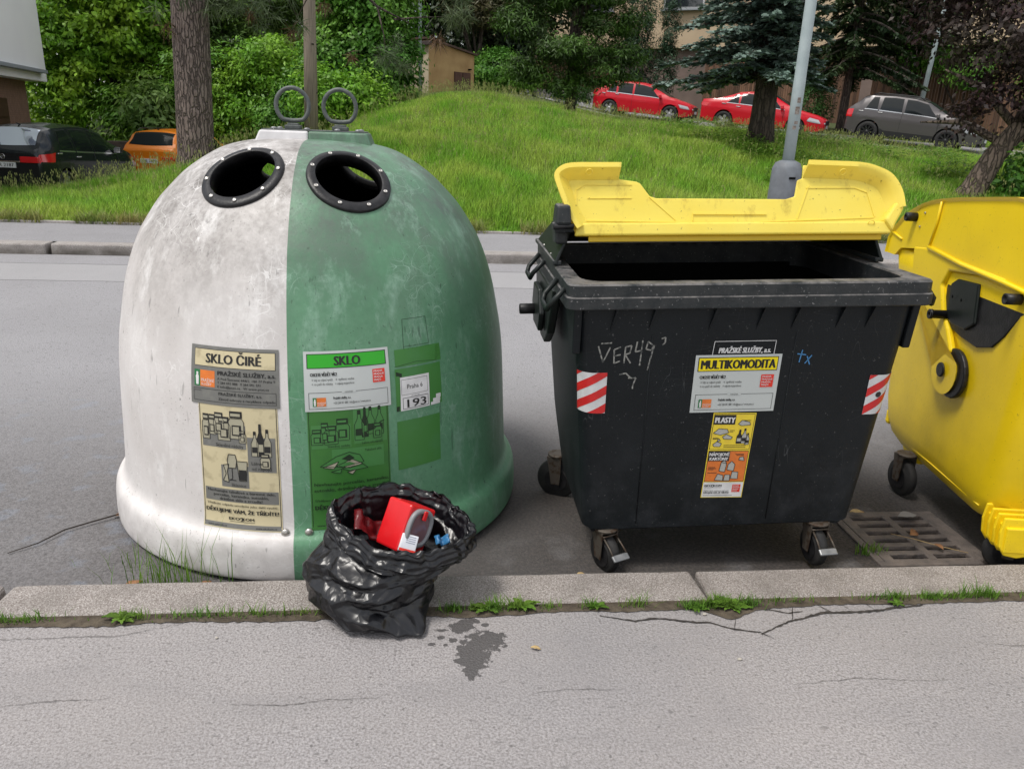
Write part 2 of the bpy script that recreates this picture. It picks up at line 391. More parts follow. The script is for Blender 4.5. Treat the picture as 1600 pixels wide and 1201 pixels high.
def road_patch(n, l, vec, c, b):
    s = sep(n, l, vec)
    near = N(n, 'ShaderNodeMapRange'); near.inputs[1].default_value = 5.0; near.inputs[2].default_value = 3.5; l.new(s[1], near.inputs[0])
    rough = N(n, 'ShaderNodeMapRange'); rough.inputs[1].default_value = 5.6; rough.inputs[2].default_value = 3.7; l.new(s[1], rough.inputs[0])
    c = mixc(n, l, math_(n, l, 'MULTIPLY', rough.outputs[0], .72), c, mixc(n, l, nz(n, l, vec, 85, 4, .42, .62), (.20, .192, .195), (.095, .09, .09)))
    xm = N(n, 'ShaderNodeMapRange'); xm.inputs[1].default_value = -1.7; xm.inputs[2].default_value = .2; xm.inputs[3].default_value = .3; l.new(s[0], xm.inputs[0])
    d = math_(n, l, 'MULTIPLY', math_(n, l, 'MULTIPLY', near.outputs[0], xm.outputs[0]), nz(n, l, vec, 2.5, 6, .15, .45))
    dirt_shade = mixc(n, l, nz(n, l, vec, 70, 4, .4, .65), (.020, .0155, .0125), (.058, .046, .039))  # gutter dirt, also darkened to paint contact shade around the bins
    c = mixc(n, l, math_(n, l, 'MULTIPLY', d, .96), c, dirt_shade)
    # a smoother, paler resurfaced strip along the far side
    st = math_(n, l, 'MULTIPLY', math_(n, l, 'GREATER_THAN', s[1], 8.75), math_(n, l, 'LESS_THAN', s[1], 9.75))
    c = mixc(n, l, math_(n, l, 'MULTIPLY', st, .6), c, (.35, .345, .35))
    for y0 in (8.73, 9.77):
        ln = math_(n, l, 'LESS_THAN', math_(n, l, 'ABSOLUTE', math_(n, l, 'SUBTRACT', math_(n, l, 'ADD', s[1], math_(n, l, 'MULTIPLY', nz(n, l, vec, 3, 2, 0, 1), .06)), y0+.03)), .018)
        c = mixc(n, l, math_(n, l, 'MULTIPLY', ln, .55), c, (.06, .058, .058))
    # bluish spilled paint marks by the glass bank
    m = math_(n, l, 'MULTIPLY', nz(n, l, vec, 7, 6, .58, .66), math_(n, l, 'MULTIPLY', math_(n, l, 'LESS_THAN', s[0], -1.2), math_(n, l, 'LESS_THAN', s[1], 4.9)))
    c = mixc(n, l, math_(n, l, 'MULTIPLY', m, .16), c, (.24, .31, .42))
    g = nz(n, l, vec, .55, 5, .35, .7)
    return mixc(n, l, math_(n, l, 'MULTIPLY', g, .3), c, (.20, .197, .20))
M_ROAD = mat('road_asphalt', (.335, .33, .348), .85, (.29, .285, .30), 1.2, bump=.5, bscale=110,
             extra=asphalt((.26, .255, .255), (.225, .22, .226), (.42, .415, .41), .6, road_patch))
def wet(n, l, vec, c, b):
    """damp spill on the pavement: its own blotted outline"""
    s = sep(n, l, vec); total = None
    w = nz(n, l, vec, 38, 6, 0, 1, .62)
    for cx, cy, rx, ry in ((.185, 2.19, .075, .06), (.135, 2.12, .06, .10), (.125, 2.04, .022, .05), (.10, 2.27, .05, .035), (.07, 2.20, .018, .014), (.03, 2.215, .013, .012),
                           (.045, 2.175, .008, .007), (.13, 2.30, .04, .02), (.0, 2.18, .014, .01), (.035, 2.255, .016, .009), (.185, 2.28, .015, .011)):
        dx = math_(n, l, 'DIVIDE', math_(n, l, 'SUBTRACT', s[0], cx), rx); dy = math_(n, l, 'DIVIDE', math_(n, l, 'SUBTRACT', s[1], cy), ry)
        d = math_(n, l, 'ADD', math_(n, l, 'MULTIPLY', dx, dx), math_(n, l, 'MULTIPLY', dy, dy))
        d = math_(n, l, 'ADD', d, math_(n, l, 'MULTIPLY', math_(n, l, 'SUBTRACT', w, .5), 3.6))
        k = math_(n, l, 'LESS_THAN', d, .85); total = k if total is None else math_(n, l, 'MAXIMUM', total, k)
    r = N(n, 'ShaderNodeMapRange'); r.inputs[3].default_value = .88; r.inputs[4].default_value = .5; l.new(total, r.inputs[0]); l.new(r.outputs[0], b.inputs['Roughness'])
    g = nz(n, l, vec, 1.3, 6, .3, .7)
    c = mixc(n, l, math_(n, l, 'MULTIPLY', g, .4), c, (.33, .30, .285))
    c = mixc(n, l, math_(n, l, 'MULTIPLY', nz(n, l, scaled(n, l, vec, (1, 1, 1), (4, 2, 0)), .8, 7, .5, .66, .65), .4), c, (.205, .198, .205))
    c = mixc(n, l, math_(n, l, 'MULTIPLY', nz(n, l, scaled(n, l, vec, (.6, 2.2, 1)), 2.2, 5, .5, .75), .3), c, (.17, .165, .17))
    c = mixc(n, l, math_(n, l, 'MULTIPLY', total, .86), c, (.055, .051, .051))
    return c
M_WALK = mat('pavement_asphalt', (.345, .330, .334), .88, (.295, .284, .288), 2, bump=.42, bscale=130,
             extra=asphalt((.25, .24, .24), (.185, .172, .172), (.46, .44, .43), .6, wet))
M_WALK2 = mat('far_pavement_asphalt', (.29, .285, .30), .88, (.25, .245, .258), 2, bump=.3, bscale=140, extra=asphalt((.2, .2, .2), (.2, .196, .203), (.34, .34, .34), .5))
def granite(n, l, vec, cout, b, tcn):
    c = mixc(n, l, nz(n, l, vec, 170, 3, .42, .6), cout, (.17, .145, .13))
    c = mixc(n, l, math_(n, l, 'MULTIPLY', nz(n, l, vec, 230, 2, .58, .64), .8), c, (.55, .52, .49))
    return mixc(n, l, math_(n, l, 'MULTIPLY', nz(n, l, vec, 5, 6, .5, .7), .4), c, (.13, .115, .10))
M_KERB = mat('granite_kerb', (.32, .29, .27), .8, (.27, .245, .23), 4, bump=.4, bscale=130, extra=granite)
def curbgrime(n, l, vec, cout, b, tcn):
    c = granite(n, l, vec, cout, b, tcn)
    s = sep(n, l, vec); g = N(n, 'ShaderNodeMapRange'); g.inputs[1].default_value = .02; g.inputs[2].default_value = -.06; l.new(s[2], g.inputs[0])
    return mixc(n, l, math_(n, l, 'MULTIPLY', g.outputs[0], nz(n, l, vec, 6, 5, .2, .7)), c, (.10, .088, .075))
M_KERB2 = mat('far_granite_kerb', (.40, .38, .36), .8, (.33, .31, .30), 4, bump=.4, bscale=90, extra=curbgrime)
M_SOIL = mat('soil', (.05, .038, .026), .95, (.10, .08, .055), 25, bump=.6, bscale=60)
M_CRACK = mat('crack_filling', (.022, .019, .017), .95, (.05, .042, .035), 60)
M_TURF = mat('turf_soil', (.045, .075, .018), .95, (.075, .085, .03), 6, bump=.4, bscale=30)

# drain opening in the road
GX0, GX1, GY0, GY1 = 1.94, 2.48, 2.74, 3.23
mb = MB()
xs = [-40, -6, -2, 0, GX0, GX1, 4, 8, 45]; ys = [2.58, GY0, GY1, 4.5, 7, 10.42]
for i in range(len(xs)-1):
    for j in range(len(ys)-1):
        if xs[i] == GX0 and ys[j] == GY0: continue
        mb.add([(xs[i], ys[j], -.1), (xs[i+1], ys[j], -.1), (xs[i+1], ys[j+1], -.1), (xs[i], ys[j+1], -.1)], [(0, 1, 2, 3)])
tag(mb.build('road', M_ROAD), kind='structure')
mb = MB(); mb.add([(-40, -6, 0), (45, -6, 0), (45, 2.352, 0), (-40, 2.352, 0)], [(0, 1, 2, 3)])
tag(mb.build('pavement', M_WALK), kind='structure')
mb = MB(); mb.add([(-40, 2.352, -.012), (45, 2.352, -.012), (45, 2.40, -.012), (-40, 2.40, -.012)], [(0, 1, 2, 3)])
tag(mb.build('joint_soil', M_SOIL), kind='structure')
mb = MB(); mb.add([(-900, -900, -1.2), (900, -900, -1.2), (900, 900, -1.2), (-900, 900, -1.2)], [(0, 1, 2, 3)])
tag(mb.build('ground', M_TURF), kind='structure')
# near kerb: long granite stones, slightly uneven
def kerb_stone(x0, x1, y0, y1, z0, z1, m, name, label, group, jag=0, seed=0, bev=.012):
    r = random.Random(seed); k = max(2, int((x1-x0)/.12)); top = []; 
    mb = MB(); loops = []
    for i in range(k+1):
        x = x0+(x1-x0)*i/k; e = jag*(r.random()-.5)
        dx = (r.random()-.5)*.02 if i in (0, k) else 0
        loops.append([Vector((x+dx, y0+e, z0)), Vector((x-dx, y1, z0)), Vector((x+dx, y1+jag*.5*(r.random()-.5), z1)), Vector((x-dx, y0+e, z1-.002*r.random()))])
    mb.loft(loops, cap0=True, cap1=True, sm=False)
    o = mb.build(name, m, bevel=bev); return tag(o, label, 'kerb stone', group)
joints = [-4.4, -2.95, -1.535, 1.035, 2.75, 4.3]
klab = ['granite kerb stone at the left edge of the picture beyond the first joint', 'granite kerb stone at the far left, left of the joint beside the roadside grass', 'long granite kerb stone under the black rubbish bag and in front of the glass bank',
        'granite kerb stone in front of the black bin, right of the broken joint', 'granite kerb stone at the right beyond the yellow container']
for i in range(len(joints)-1):
    if i == 0: continue
    kerb_stone(joints[i]+.008, joints[i+1]-.008, 2.385, 2.592, -.25, .004, M_KERB, 'kerb_stone', klab[i], 'granite kerb stones along the near pavement', .012, i, .014)
# far kerb, far pavement, edging
fj = [-9.6, -7.3, -4.93, -2.7, -.5, 1.8, 4.0, 6.3, 8.6, 10.9, 13.2, 15.5]
for i in range(len(fj)-1):
    lab = 'pale granite kerb stone on the far side of the road' if i > 1 else ('far granite kerb stone at the left edge of the photo' if i == 0 else 'far granite kerb stone left of the open dark joint')
    kerb_stone(fj[i]+.02, fj[i+1]-.02, 10.40+(.05 if i == 2 else 0), 10.68, -.3, .035, M_KERB2, 'far_kerb_stone',
               ['pale far kerb stone ending at the photo left edge', 'pale far kerb stone left of the wide dark joint', 'pale far kerb stone just left of the glass bank', 'pale far kerb stone mostly behind the left half of the glass bank',
                'pale far kerb stone mostly behind the right half of the glass bank', 'pale far kerb stone seen between the glass bank and the black bin', 'pale far kerb stone behind the left half of the black bin',
                'pale far kerb stone behind the right half of the black bin', 'pale far kerb stone behind the yellow container', 'pale far kerb stone right of the yellow container', 'farthest right pale kerb stone across the road'][i], 'granite kerb stones along the far pavement', .02, 20+i, .02)
mb = MB(); mb.add([(-40, 10.68, .03), (45, 10.68, .03), (45, 12.5, .03), (-40, 12.5, .03)], [(0, 1, 2, 3)]); mb.add([(-40, 10.41, -.2), (45, 10.41, -.2), (45, 10.6, -.2), (-40, 10.6, -.2)], [(0, 1, 2, 3)])
tag(mb.build('far_pavement', M_WALK2), kind='structure')
mb = MB(); x = -12.0; rr = random.Random(3)
while x < 16:
    L = .5+rr.random()*.5; mb.box((x+L/2, 12.52+rr.random()*.02, .03), (L-.02, .09, .07)); x += L
tag(mb.build('edging_strip', M_KERB2, bevel=.012), kind='structure')
# turf hill
nx, ny = 150, 120; gx = np.linspace(-45, 50, nx); gy = 12.5+(np.linspace(0, 1, ny)**1.5)*60
XX, YY = np.meshgrid(gx, gy); ZZ = tz(XX, YY); ZZ[0] = -.2
mb = MB(); mb.v = list(zip(XX.ravel().tolist(), YY.ravel().tolist(), ZZ.ravel().tolist()))
mb.f = [(j*nx+i, j*nx+i+1, (j+1)*nx+i+1, (j+1)*nx+i) for j in range(ny-1) for i in range(nx-1)]; mb.mi = [0]*len(mb.f); mb.sm = [True]*len(mb.f)
tag(mb.build('hill', M_TURF), kind='structure')
# upper road and parking surface as strips laid on the terrain
def strip(name, pts, w, m, dz=.03):
    mb = MB(); loops = []
    P = []
    for (x0, y0), (x1, y1) in zip(pts, pts[1:]):
        for k in range(12): P.append((x0+(x1-x0)*k/12, y0+(y1-y0)*k/12))
    P.append(pts[-1])
    vs = []
    for i, (x, y) in enumerate(P):
        a = P[max(i-1, 0)]; b = P[min(i+1, len(P)-1)]; d = Vector((b[0]-a[0], b[1]-a[1])).normalized(); nrm = Vector((-d.y, d.x))
        for s in range(7):
            q = Vector((x, y))+nrm*w*(s/6-.5); vs.append((q.x, q.y, tz1(q.x, q.y)+dz))
    fs = [(i*7+s, i*7+s+1, (i+1)*7+s+1, (i+1)*7+s) for i in range(len(P)-1) for s in range(6)]
    mb.add(vs, fs, 0, True); return tag(mb.build(name, m), kind='structure')
strip('upper_road', [(4.0, 43), (7.9, 36.0), (12.2, 31.0), (17.2, 27.4), (25, 22.5)], 4.6, M_WALK2)
strip('parking_road', [(-30, 17.8), (-10, 21.5), (-5.5, 26.5), (-4.5, 30)], 5.5, M_WALK2)

# cracks in the pavement
mb = MB()
def crack(pts, w0, seed, z=.003):
    r = random.Random(seed); P = []
    for (a, b), (c, d) in zip(pts, pts[1:]):
        L = math.hypot(c-a, d-b); k = max(2, int(L/.012))
        for i in range(k): P.append((a+(c-a)*i/k, b+(d-b)*i/k))
    P.append(pts[-1]); m = len(P); L = []; off = 0
    for i, (x, y) in enumerate(P):
        off = off*.75+(r.random()-.5)*.006; t = i/(m-1); w = w0*(.35+.65*math.sin(math.pi*min(1, max(.06, t))))*(.5+r.random()*.9)
        L.append(((x, y+off-w/2, z), (x, y+off+w/2, z)))
    vs = [p for q in L for p in q]; mb.add(vs, [(2*i, 2*i+2, 2*i+3, 2*i+1) for i in range(m-1)])
for i, (pts, w) in enumerate([([(.60, 2.31), (.72, 2.27), (.80, 2.285), (.99, 2.25), (1.07, 2.206), (1.15, 2.183), (1.185, 2.146)], .009), ([(1.15, 2.18), (1.3, 2.255), (1.44, 2.29), (1.644, 2.293), (1.84, 2.325), (1.905, 2.364)], .013),
        ([(1.30, 2.257), (1.336, 2.335)], .01), ([(1.425, 2.36), (1.469, 2.293)], .007), ([(1.614, 2.37), (1.644, 2.293)], .005), ([(1.52, 2.36), (1.55, 2.292)], .004), ([(1.71, 2.37), (1.75, 2.305)], .005), ([(1.06, 2.2), (1.10, 2.30)], .006), ([(1.2, 2.33), (1.3, 2.30), (1.36, 2.31)], .006),
        ([(-.594, 1.929), (-.443, 1.916), (-.296, 1.935), (-.144, 1.932)], .0018), ([(-1.249, 1.952), (-1.08, 1.969), (-.954, 1.97)], .0018), ([(1.149, 1.921), (1.353, 1.941), (1.497, 1.924), (1.67, 1.918)], .0016),
        ([(-1.5, 2.28), (-1.3, 2.27), (-1.05, 2.275), (-.85, 2.33)], .002), ([(1.9, 2.1), (2.05, 2.07), (2.2, 2.08)], .0015), ([(2.0, 1.98), (2.3, 2.0)], .0015), ([(.3, 1.92), (.42, 1.935), (.6, 1.93)], .0014)]):
    crack(pts, w, i)
tag(mb.build('pavement_cracks', M_CRACK), kind='structure')
# soil and moss seam by the kerb
mb = MB(); r_ = random.Random(5); pr = None
for i in range(260):
    x = -2.2+i*.0185; wy = .012+.020*noise.noise(Vector((x*3, 0, 0)))+.01*r_.random()+.055*math.exp(-((x-1.08)/.07)**2)+.008
    a = (x, 2.356-wy, .004); b = (x, 2.388, .0045)
    if pr: mb.add([pr[0], a, b, pr[1]], [(0, 1, 2, 3)])
    pr = (a, b)
tag(mb.build('soil_seam', M_SOIL), kind='structure')

# ------------------------------------------------------------------ glass bank (bell)
BELL = thing('glass_recycling_bank', 'big dome shaped glass bank, left half white and right half green, with two lifting rings', 'recycling bank', (-.54, 3.66, -.1))
PR = [(.945, .015), (.957, .03), (.957, .10), (.951, .158), (.938, .187), (.918, .207), (.906, .235), (.901, .28), (.897, .35), (.893, .42), (.884, .60), (.875, .74), (.862, .85), (.845, .94), (.82, 1.06), (.787, 1.17),
      (.745, 1.27), (.71, 1.33), (.655, 1.41), (.61, 1.46), (.55, 1.52), (.50, 1.56), (.43, 1.605), (.37, 1.635), (.30, 1.655), (.2, 1.67), (.0, 1.68)]
def catmull(P, k):
    P = [Vector((a, b)) for a, b in P]; o = []
    for i in range(len(P)-1):
        p0 = P[max(i-1, 0)]; p1 = P[i]; p2 = P[i+1]; p3 = P[min(i+2, len(P)-1)]
        for j in range(k):
            t = j/k; q = .5*((2*p1)+(p2-p0)*t+(2*p0-5*p1+4*p2-p3)*t*t+(3*p1-p0-3*p2+p3)*t**3); o.append((max(q.x, 0), q.y))
    o.append((P[-1].x, P[-1].y)); return o
PRS = catmull(PR, 4); _pr = np.array([p[0] for p in PRS]); _pz = np.array([p[1] for p in PRS])
def bell_r(z): return float(np.interp(z, _pz, _pr))
def bell_map(az0, z0, Rref=.875):
    def f(u, v, off):
        z = z0+v; r = bell_r(z)+off; a = R(az0)+u/Rref
        return (r*math.sin(a), -r*math.cos(a), z)
    return f
HOLES = [(-23, .51, 1), (23.5, .515, 1)]
def hole_frame(az, r, sgn):
    z = float(np.interp(-r, -_pr, _pz)); a = R(az); rad = Vector((math.sin(a), -math.cos(a)*sgn, 0))
    nrm = (rad*.60+Vector((0, 0, .80))).normalized(); c = rad*r+Vector((0, 0, z))
    M = nrm.to_track_quat('Z', 'Y').to_matrix().to_4x4(); M.translation = c; return M, c, nrm
def make_shell():
    n = 200; mb = MB(); ro = PRS; ri = [(max(a-.022, 0), b-.015 if b > .3 else b+.0) for a, b in PRS]
    prof = ro[:-1]; vs = []; fs = []; mi = []
    loops = [(a, b) for a, b in prof]; inn = [(a, b) for a, b in ri[:-1] if a > .02][::-1]
    for a, b in loops+inn:
        for k in range(n):
            t = 2*math.pi*(k)/n; vs.append((a*math.cos(t), a*math.sin(t), b))
    m = len(loops)+len(inn); No = len(loops)
    for i in range(m):
        j = (i+1) % m
        if i == No-1:   # outer apex to inner apex: close both with caps instead
            continue
        for k in range(n): fs.append((i*n+k, i*n+(k+1) % n, j*n+(k+1) % n, j*n+k)); mi.append(0 if i < No-1 else 1)
    fs.append(tuple((No-1)*n+k for k in range(n))); mi.append(0)
    fs.append(tuple(No*n+k for k in range(n))[::-1]); mi.append(1)
    mb.v = vs; mb.f = fs; mb.mi = mi; mb.sm = [True]*len(fs)
    o = mb.build('shell', [M_WHITE, M_INNER])
    cut = MB()
    for az, r, _ in HOLES:
        for sgn in (1, -1):
            M, c, nrm = hole_frame(az, r, sgn); cut.lathe([(.138, -.09), (.138, .12)], 48, M)
    co = cut.build('cutter', M_INNER)
    bm_ = o.modifiers.new('cut', 'BOOLEAN'); bm_.object = co; bm_.operation = 'DIFFERENCE'; bm_.solver = 'EXACT'
    dg = bpy.context.evaluated_depsgraph_get(); me = bpy.data.meshes.new_from_object(o.evaluated_get(dg))
    bpy.data.objects.remove(o); bpy.data.objects.remove(co)
    return me
me = make_shell()
V = np.zeros(len(me.vertices)*3); me.vertices.foreach_get('co', V); V = V.reshape(-1, 3)
for side, nm, lb, mt in ((-1, 'shell_half', 'scuffed white half with grey grime round the top', M_WHITE), (1, 'shell_half', 'faded green half with chalky scratches', M_GREEN)):
    mb = MB(); idx = {}
    for p in me.polygons:
        vi = list(p.vertices); cx = sum(V[i][0] for i in vi)/len(vi)
        parts = []
        if cx*side <= 0 and not (len(vi) > 40): continue
        if len(vi) > 40:      # apex caps: clip the polygon at x = 0
            pts = [V[i] for i in vi]; res = []
            for a, b in zip(pts, pts[1:]+pts[:1]):
                if a[0]*side >= 0: res.append(tuple(a))
                if a[0]*b[0] < 0: t = a[0]/(a[0]-b[0]); res.append(tuple(a+(b-a)*t))
            if len(res) < 3: continue
            b0 = len(mb.v); mb.v += res; mb.f.append(tuple(range(b0, b0+len(res)))); mb.mi.append(p.material_index); mb.sm.append(False); continue
        f = []
        for i in vi:
            if i not in idx: idx[i] = len(mb.v); mb.v.append(tuple(V[i]))
            f.append(idx[i])
        mb.f.append(tuple(f)); mb.mi.append(p.material_index); mb.sm.append(True)
    tag(mb.build(nm, [mt, M_INNER], BELL), lb)
# hole collars with screws
for az, r, _ in HOLES:
    for sgn in (1, -1):
        M, c, nrm = hole_frame(az, r, sgn); mb = MB()
        # flange follows the dome: sample ring points and project on the shell
        loops = []
        for k in range(64):
            t = 2*math.pi*k/64; L = []
            for rad, h in ((.131, -.045), (.131, .010), (.1325, .0125), (.163, .0125), (.166, .009), (.167, -.004)):
                q = M @ Vector((rad*math.cos(t), rad*math.sin(t), 0)); rq = math.hypot(q.x, q.y)
                zz = float(np.interp(-rq, -_pr, _pz)); e = Vector((q.x, q.y, zz)); L.append(e+nrm*h)
            loops.append(L)
        loops.append(loops[0]); mb.loft(loops, sm=True)
        col = mb.build('hole_collar', M_BLACKP, BELL)
        if sgn == 1:
            for k in range(8):
                t = 2*math.pi*(k+.35)/8; q = M @ Vector((.147*math.cos(t), .147*math.sin(t), 0)); rq = math.hypot(q.x, q.y)
                e = Vector((q.x, q.y, float(np.interp(-rq, -_pr, _pz))))+nrm*.0125
                A = nrm.to_track_quat('Z', 'Y').to_matrix().to_4x4(); A.translation = e
                MB().lathe([(.0085, 0), (.0085, .003), (.005, .0045), (.0035, .002)], 12, A).build('screw', M_BOLT, col)
# top plate block with two rings
for side, mt in ((-1, M_WHITE), (1, M_GREEN)):
    x0, x1 = (-.205, 0) if side < 0 else (0, .25); b0, b1 = (-.252, 0) if side < 0 else (0, .29)
    mb = MB(); y0, y1 = -.11, .11
    mb.add([(b0, y0-.02, 1.60), (b1, y0-.02, 1.60), (b1, y1+.02, 1.60), (b0, y1+.02, 1.60), (x0, y0, 1.707), (x1, y0, 1.707), (x1, y1, 1.707), (x0, y1, 1.707)],
           [(3, 2, 1, 0), (4, 5, 6, 7), (0, 1, 5, 4), (1, 2, 6, 5), (2, 3, 7, 6), (3, 0, 4, 7)])
    mb.build('top_block', M_GREEN if side > 0 else mat('clean_white_plastic', (.66, .65, .66), .5, (.55, .54, .55), 20), BELL, bevel=.008)
mb = MB().box((.022, 0, 1.7095), (.44, .2, .005)); plate = mb.build('top_plate', M_RINGPAINT, BELL, bevel=.002)
for x, y in ((-.15, -.07), (-.01, -.07), (.12, -.07), (.21, -.07), (-.15, .07), (.21, .07)):
    A = Matrix.Translation((x, y, 1.712)); MB().lathe([(.014, 0), (.013, .006), (.004, .009)], 14, A).build('bolt', M_STEEL, plate)
for cx in (-.078, .126):
    pts = []
    for k in range(48):
        a = 2*math.pi*k/48; rad = .0705; z = 1.811+rad*math.sin(a)*1.03
        pinch = max(0, -math.sin(a)-.80)*.05
        pts.append((cx+rad*math.cos(a)*(1-.35*max(0, -math.sin(a)-.8)), 0, z+pinch))
    rg = MB().tube(pts, .0092, 12, closed=True).build('lifting_ring', M_RINGPAINT, BELL)
    MB().box((cx, 0, 1.7205), (.068, .06, .018)).box((cx, 0, 1.732), (.05, .035, .012)).build('ring_foot', M_RINGPAINT, rg, bevel=.004)
# rivets at the poster feet
for az in (-2.1, 3.6):
    a = R(az); rz = bell_r(.214); nrm = Vector((math.sin(a), -math.cos(a), 0)); A = nrm.to_track_quat('Z', 'Y').to_matrix().to_4x4(); A.translation = nrm*rz+Vector((0, 0, .214))
    MB().lathe([(.0175, 0), (.016, .006), (.009, .010), (0.001, .011)], 20, A).build('rivet', M_BOLT, BELL)

# ---- stickers
def paper(name, c, c2=None, r=.5, sc=25): return mat(name, c, r, c2 or tuple(x*.8 for x in c), sc, .5, .8)
P_CREAM = paper('cream_paper', (.56, .49, .31), (.33, .28, .17)); P_GREY = paper('grey_print', (.155, .155, .145), (.21, .21, .19)); P_INK = mat('ink', (.012, .012, .012), .6)
P_LABEL = paper('pale_label', (.50, .53, .52), (.45, .48, .47), .4, 6); P_GREEN = mat('bright_green_print', (.022, .36, .012), .4); P_RED = mat('red_print', (.70, .035, .018), .4)
P_ORANGE = mat('orange_print', (.72, .19, .03), .4, (.62, .16, .03), 30); P_DKGREEN = mat('dark_green_print', (.015, .16, .05), .4); P_WHITE = mat('white_print', (.72, .72, .72), .4, (.6, .6, .6), 20)
P_POST = paper('green_poster', (.040, .165, .028), (.03, .12, .03), .45, 14); P_POST2 = paper('green_poster_panel', (.055, .20, .05), (.06, .21, .06), .45, 14); P_PATCH = paper('faded_green_patch', (.045, .19, .035), (.055, .2, .06), .5, 9)
P_YELLOW = mat('yellow_print', (.84, .68, .0), .4); P_YELL2 = paper('yellow_panel', (.78, .60, .04), (.7, .5, .05), .4, 30); P_DKINK = mat('dark_green_ink', (.006, .022, .006), .6)
P_SILV = mat('reflective_white', (.62, .63, .64), .3, (.55, .55, .56), 30); P_SRED = mat('reflective_red', (.60, .02, .02), .3, (.5, .02, .02), 30)
P_PALEG = paper('pale_jar_print', (.36, .34, .25), (.28, .26, .19))

def jar(D, u, v, w, h, ink, fill, layer=3):
    pts = [(u-w*.5, v), (u+w*.5, v), (u+w*.53, v+h*.62), (u+w*.40, v+h*.74), (u-w*.40, v+h*.74), (u-w*.53, v+h*.62)]
    D.poly(pts, fill, layer); D.line(pts+[pts[0]], .0022, ink, layer+1)
    D.rect(u-w*.43, v+h*.76, u+w*.43, v+h, ink, layer); D.rect(u-w*.36, v+h*.82, u+w*.3, v+h*.92, fill, layer+1)
    D.rect(u-w*.3, v+h*.12, u+w*.34, v+h*.5, ink, layer+1); D.rect(u-w*.22, v+h*.17, u+w*.2, v+h*.45, fill, layer+2)
def bottle(D, u, v, w, h, ink, fill, layer=3, dark=False):
    pts = [(u-w*.5, v), (u+w*.5, v), (u+w*.5, v+h*.52), (u+w*.17, v+h*.74), (u+w*.15, v+h), (u-w*.15, v+h), (u-w*.17, v+h*.74), (u-w*.5, v+h*.52)]
    D.poly(pts, ink if dark else fill, layer); D.line(pts+[pts[0]], .002, ink, layer+1)
    D.rect(u-w*.4, v+h*.15, u+w*.4, v+h*.38, fill if dark else ink, layer+1); D.rect(u-w*.17, v+h*.86, u+w*.17, v+h, ink, layer+1)
def emblem(D, u, v, s, layer=3):
    """green figure panel beside an orange lettered panel"""
    D.rect(u, v, u+s*.42, v+s, P_DKGREEN, layer); D.rect(u+s*.42, v, u+s*1.42, v+s, P_ORANGE, layer)
    D.poly([(u+s*.13, v+s*.08), (u+s*.3, v+s*.08), (u+s*.32, v+s*.6), (u+s*.28, v+s*.68), (u+s*.28, v+s*.86), (u+s*.15, v+s*.86), (u+s*.15, v+s*.68), (u+s*.10, v+s*.6)], P_WHITE, layer+1)
    D.text('PRAŽSKÉ', u+s*.48, v+s*.30, s*.26, P_WHITE, layer+1, fit=s*.88); D.text('SLUŽBY', u+s*.5, v+s*.08, s*.22, P_WHITE, layer+1, fit=s*.7)
def prague_square(D, u, v, s, layer=3):
    D.rect(u, v, u+s, v+s*1.05, P_RED, layer)
    for i, (a, b) in enumerate((('PRA', 'HA'), ('PRA', 'GUE'), ('PRA', 'GA'), ('PRA', 'G'))):
        D.text(a, u+s*.08, v+s*(.82-.23*i), s*.2, P_WHITE, layer+1, .02, fit=s*.36); D.text(b, u+s*.52, v+s*(.82-.23*i), s*.2, P_WHITE, layer+1, .02)
    D.rect(u+s*.47, v+s*.05, u+s*.49, v+s*.98, P_WHITE, layer+1)
def info_label(D, w, h, title, tcol, name, parent, slant=0):
    D.rect(0, 0, w, h, P_LABEL, 0)
    D.rect(w*.035, h*.72, w*.965, h*.96, P_INK, 1); D.rect(w*.045, h*.733, w*.955, h*.947, tcol, 2)
    D.text(title, w*.5, h*.765, h*.215, P_INK, 3, .03, 'CENTER', fit=w*(.30 if len(title) < 6 else .86))
    D.text('CHCETE VĚDĚT VÍC?', w*.07, h*.595, h*.075, P_INK, 2, .03, fit=w*.3)
    for i, (a, b) in enumerate((('→ kdy se odpad vyváží', '→ zpětná vazba'), ('→ co patří do nádoby', '→ odpady.mojepraha.eu'))):
        D.text(a, w*.08, h*(.515-.07*i), h*.055, P_INK, 2, fit=w*.24); D.text(b, w*.345, h*(.515-.07*i), h*.055, P_INK, 2, fit=w*.22)
    prague_square(D, w*.79, h*.43, w*.15, 2)
    D.frame(w*.045, h*.04, w*.965, h*.32, w*.005, P_INK, 1); D.rect(w*.42, h*.305, w*.58, h*.335, P_LABEL, 2)
    D.text('KONTAKTUJTE', w*.5, h*.303, h*.035, P_INK, 3, 0, 'CENTER', fit=w*.09)
    emblem(D, w*.09, h*.085, h*.15, 2)
    D.text('Pražské služby, a.s.', w*.32, h*.2, h*.06, P_INK, 2, .02, fit=w*.2); D.text('+420 284 091 888 / info@psas.cz / www.psas.cz', w*.32, h*.115, h*.055, P_INK, 2, fit=w*.43)
    return D.build(name, parent)
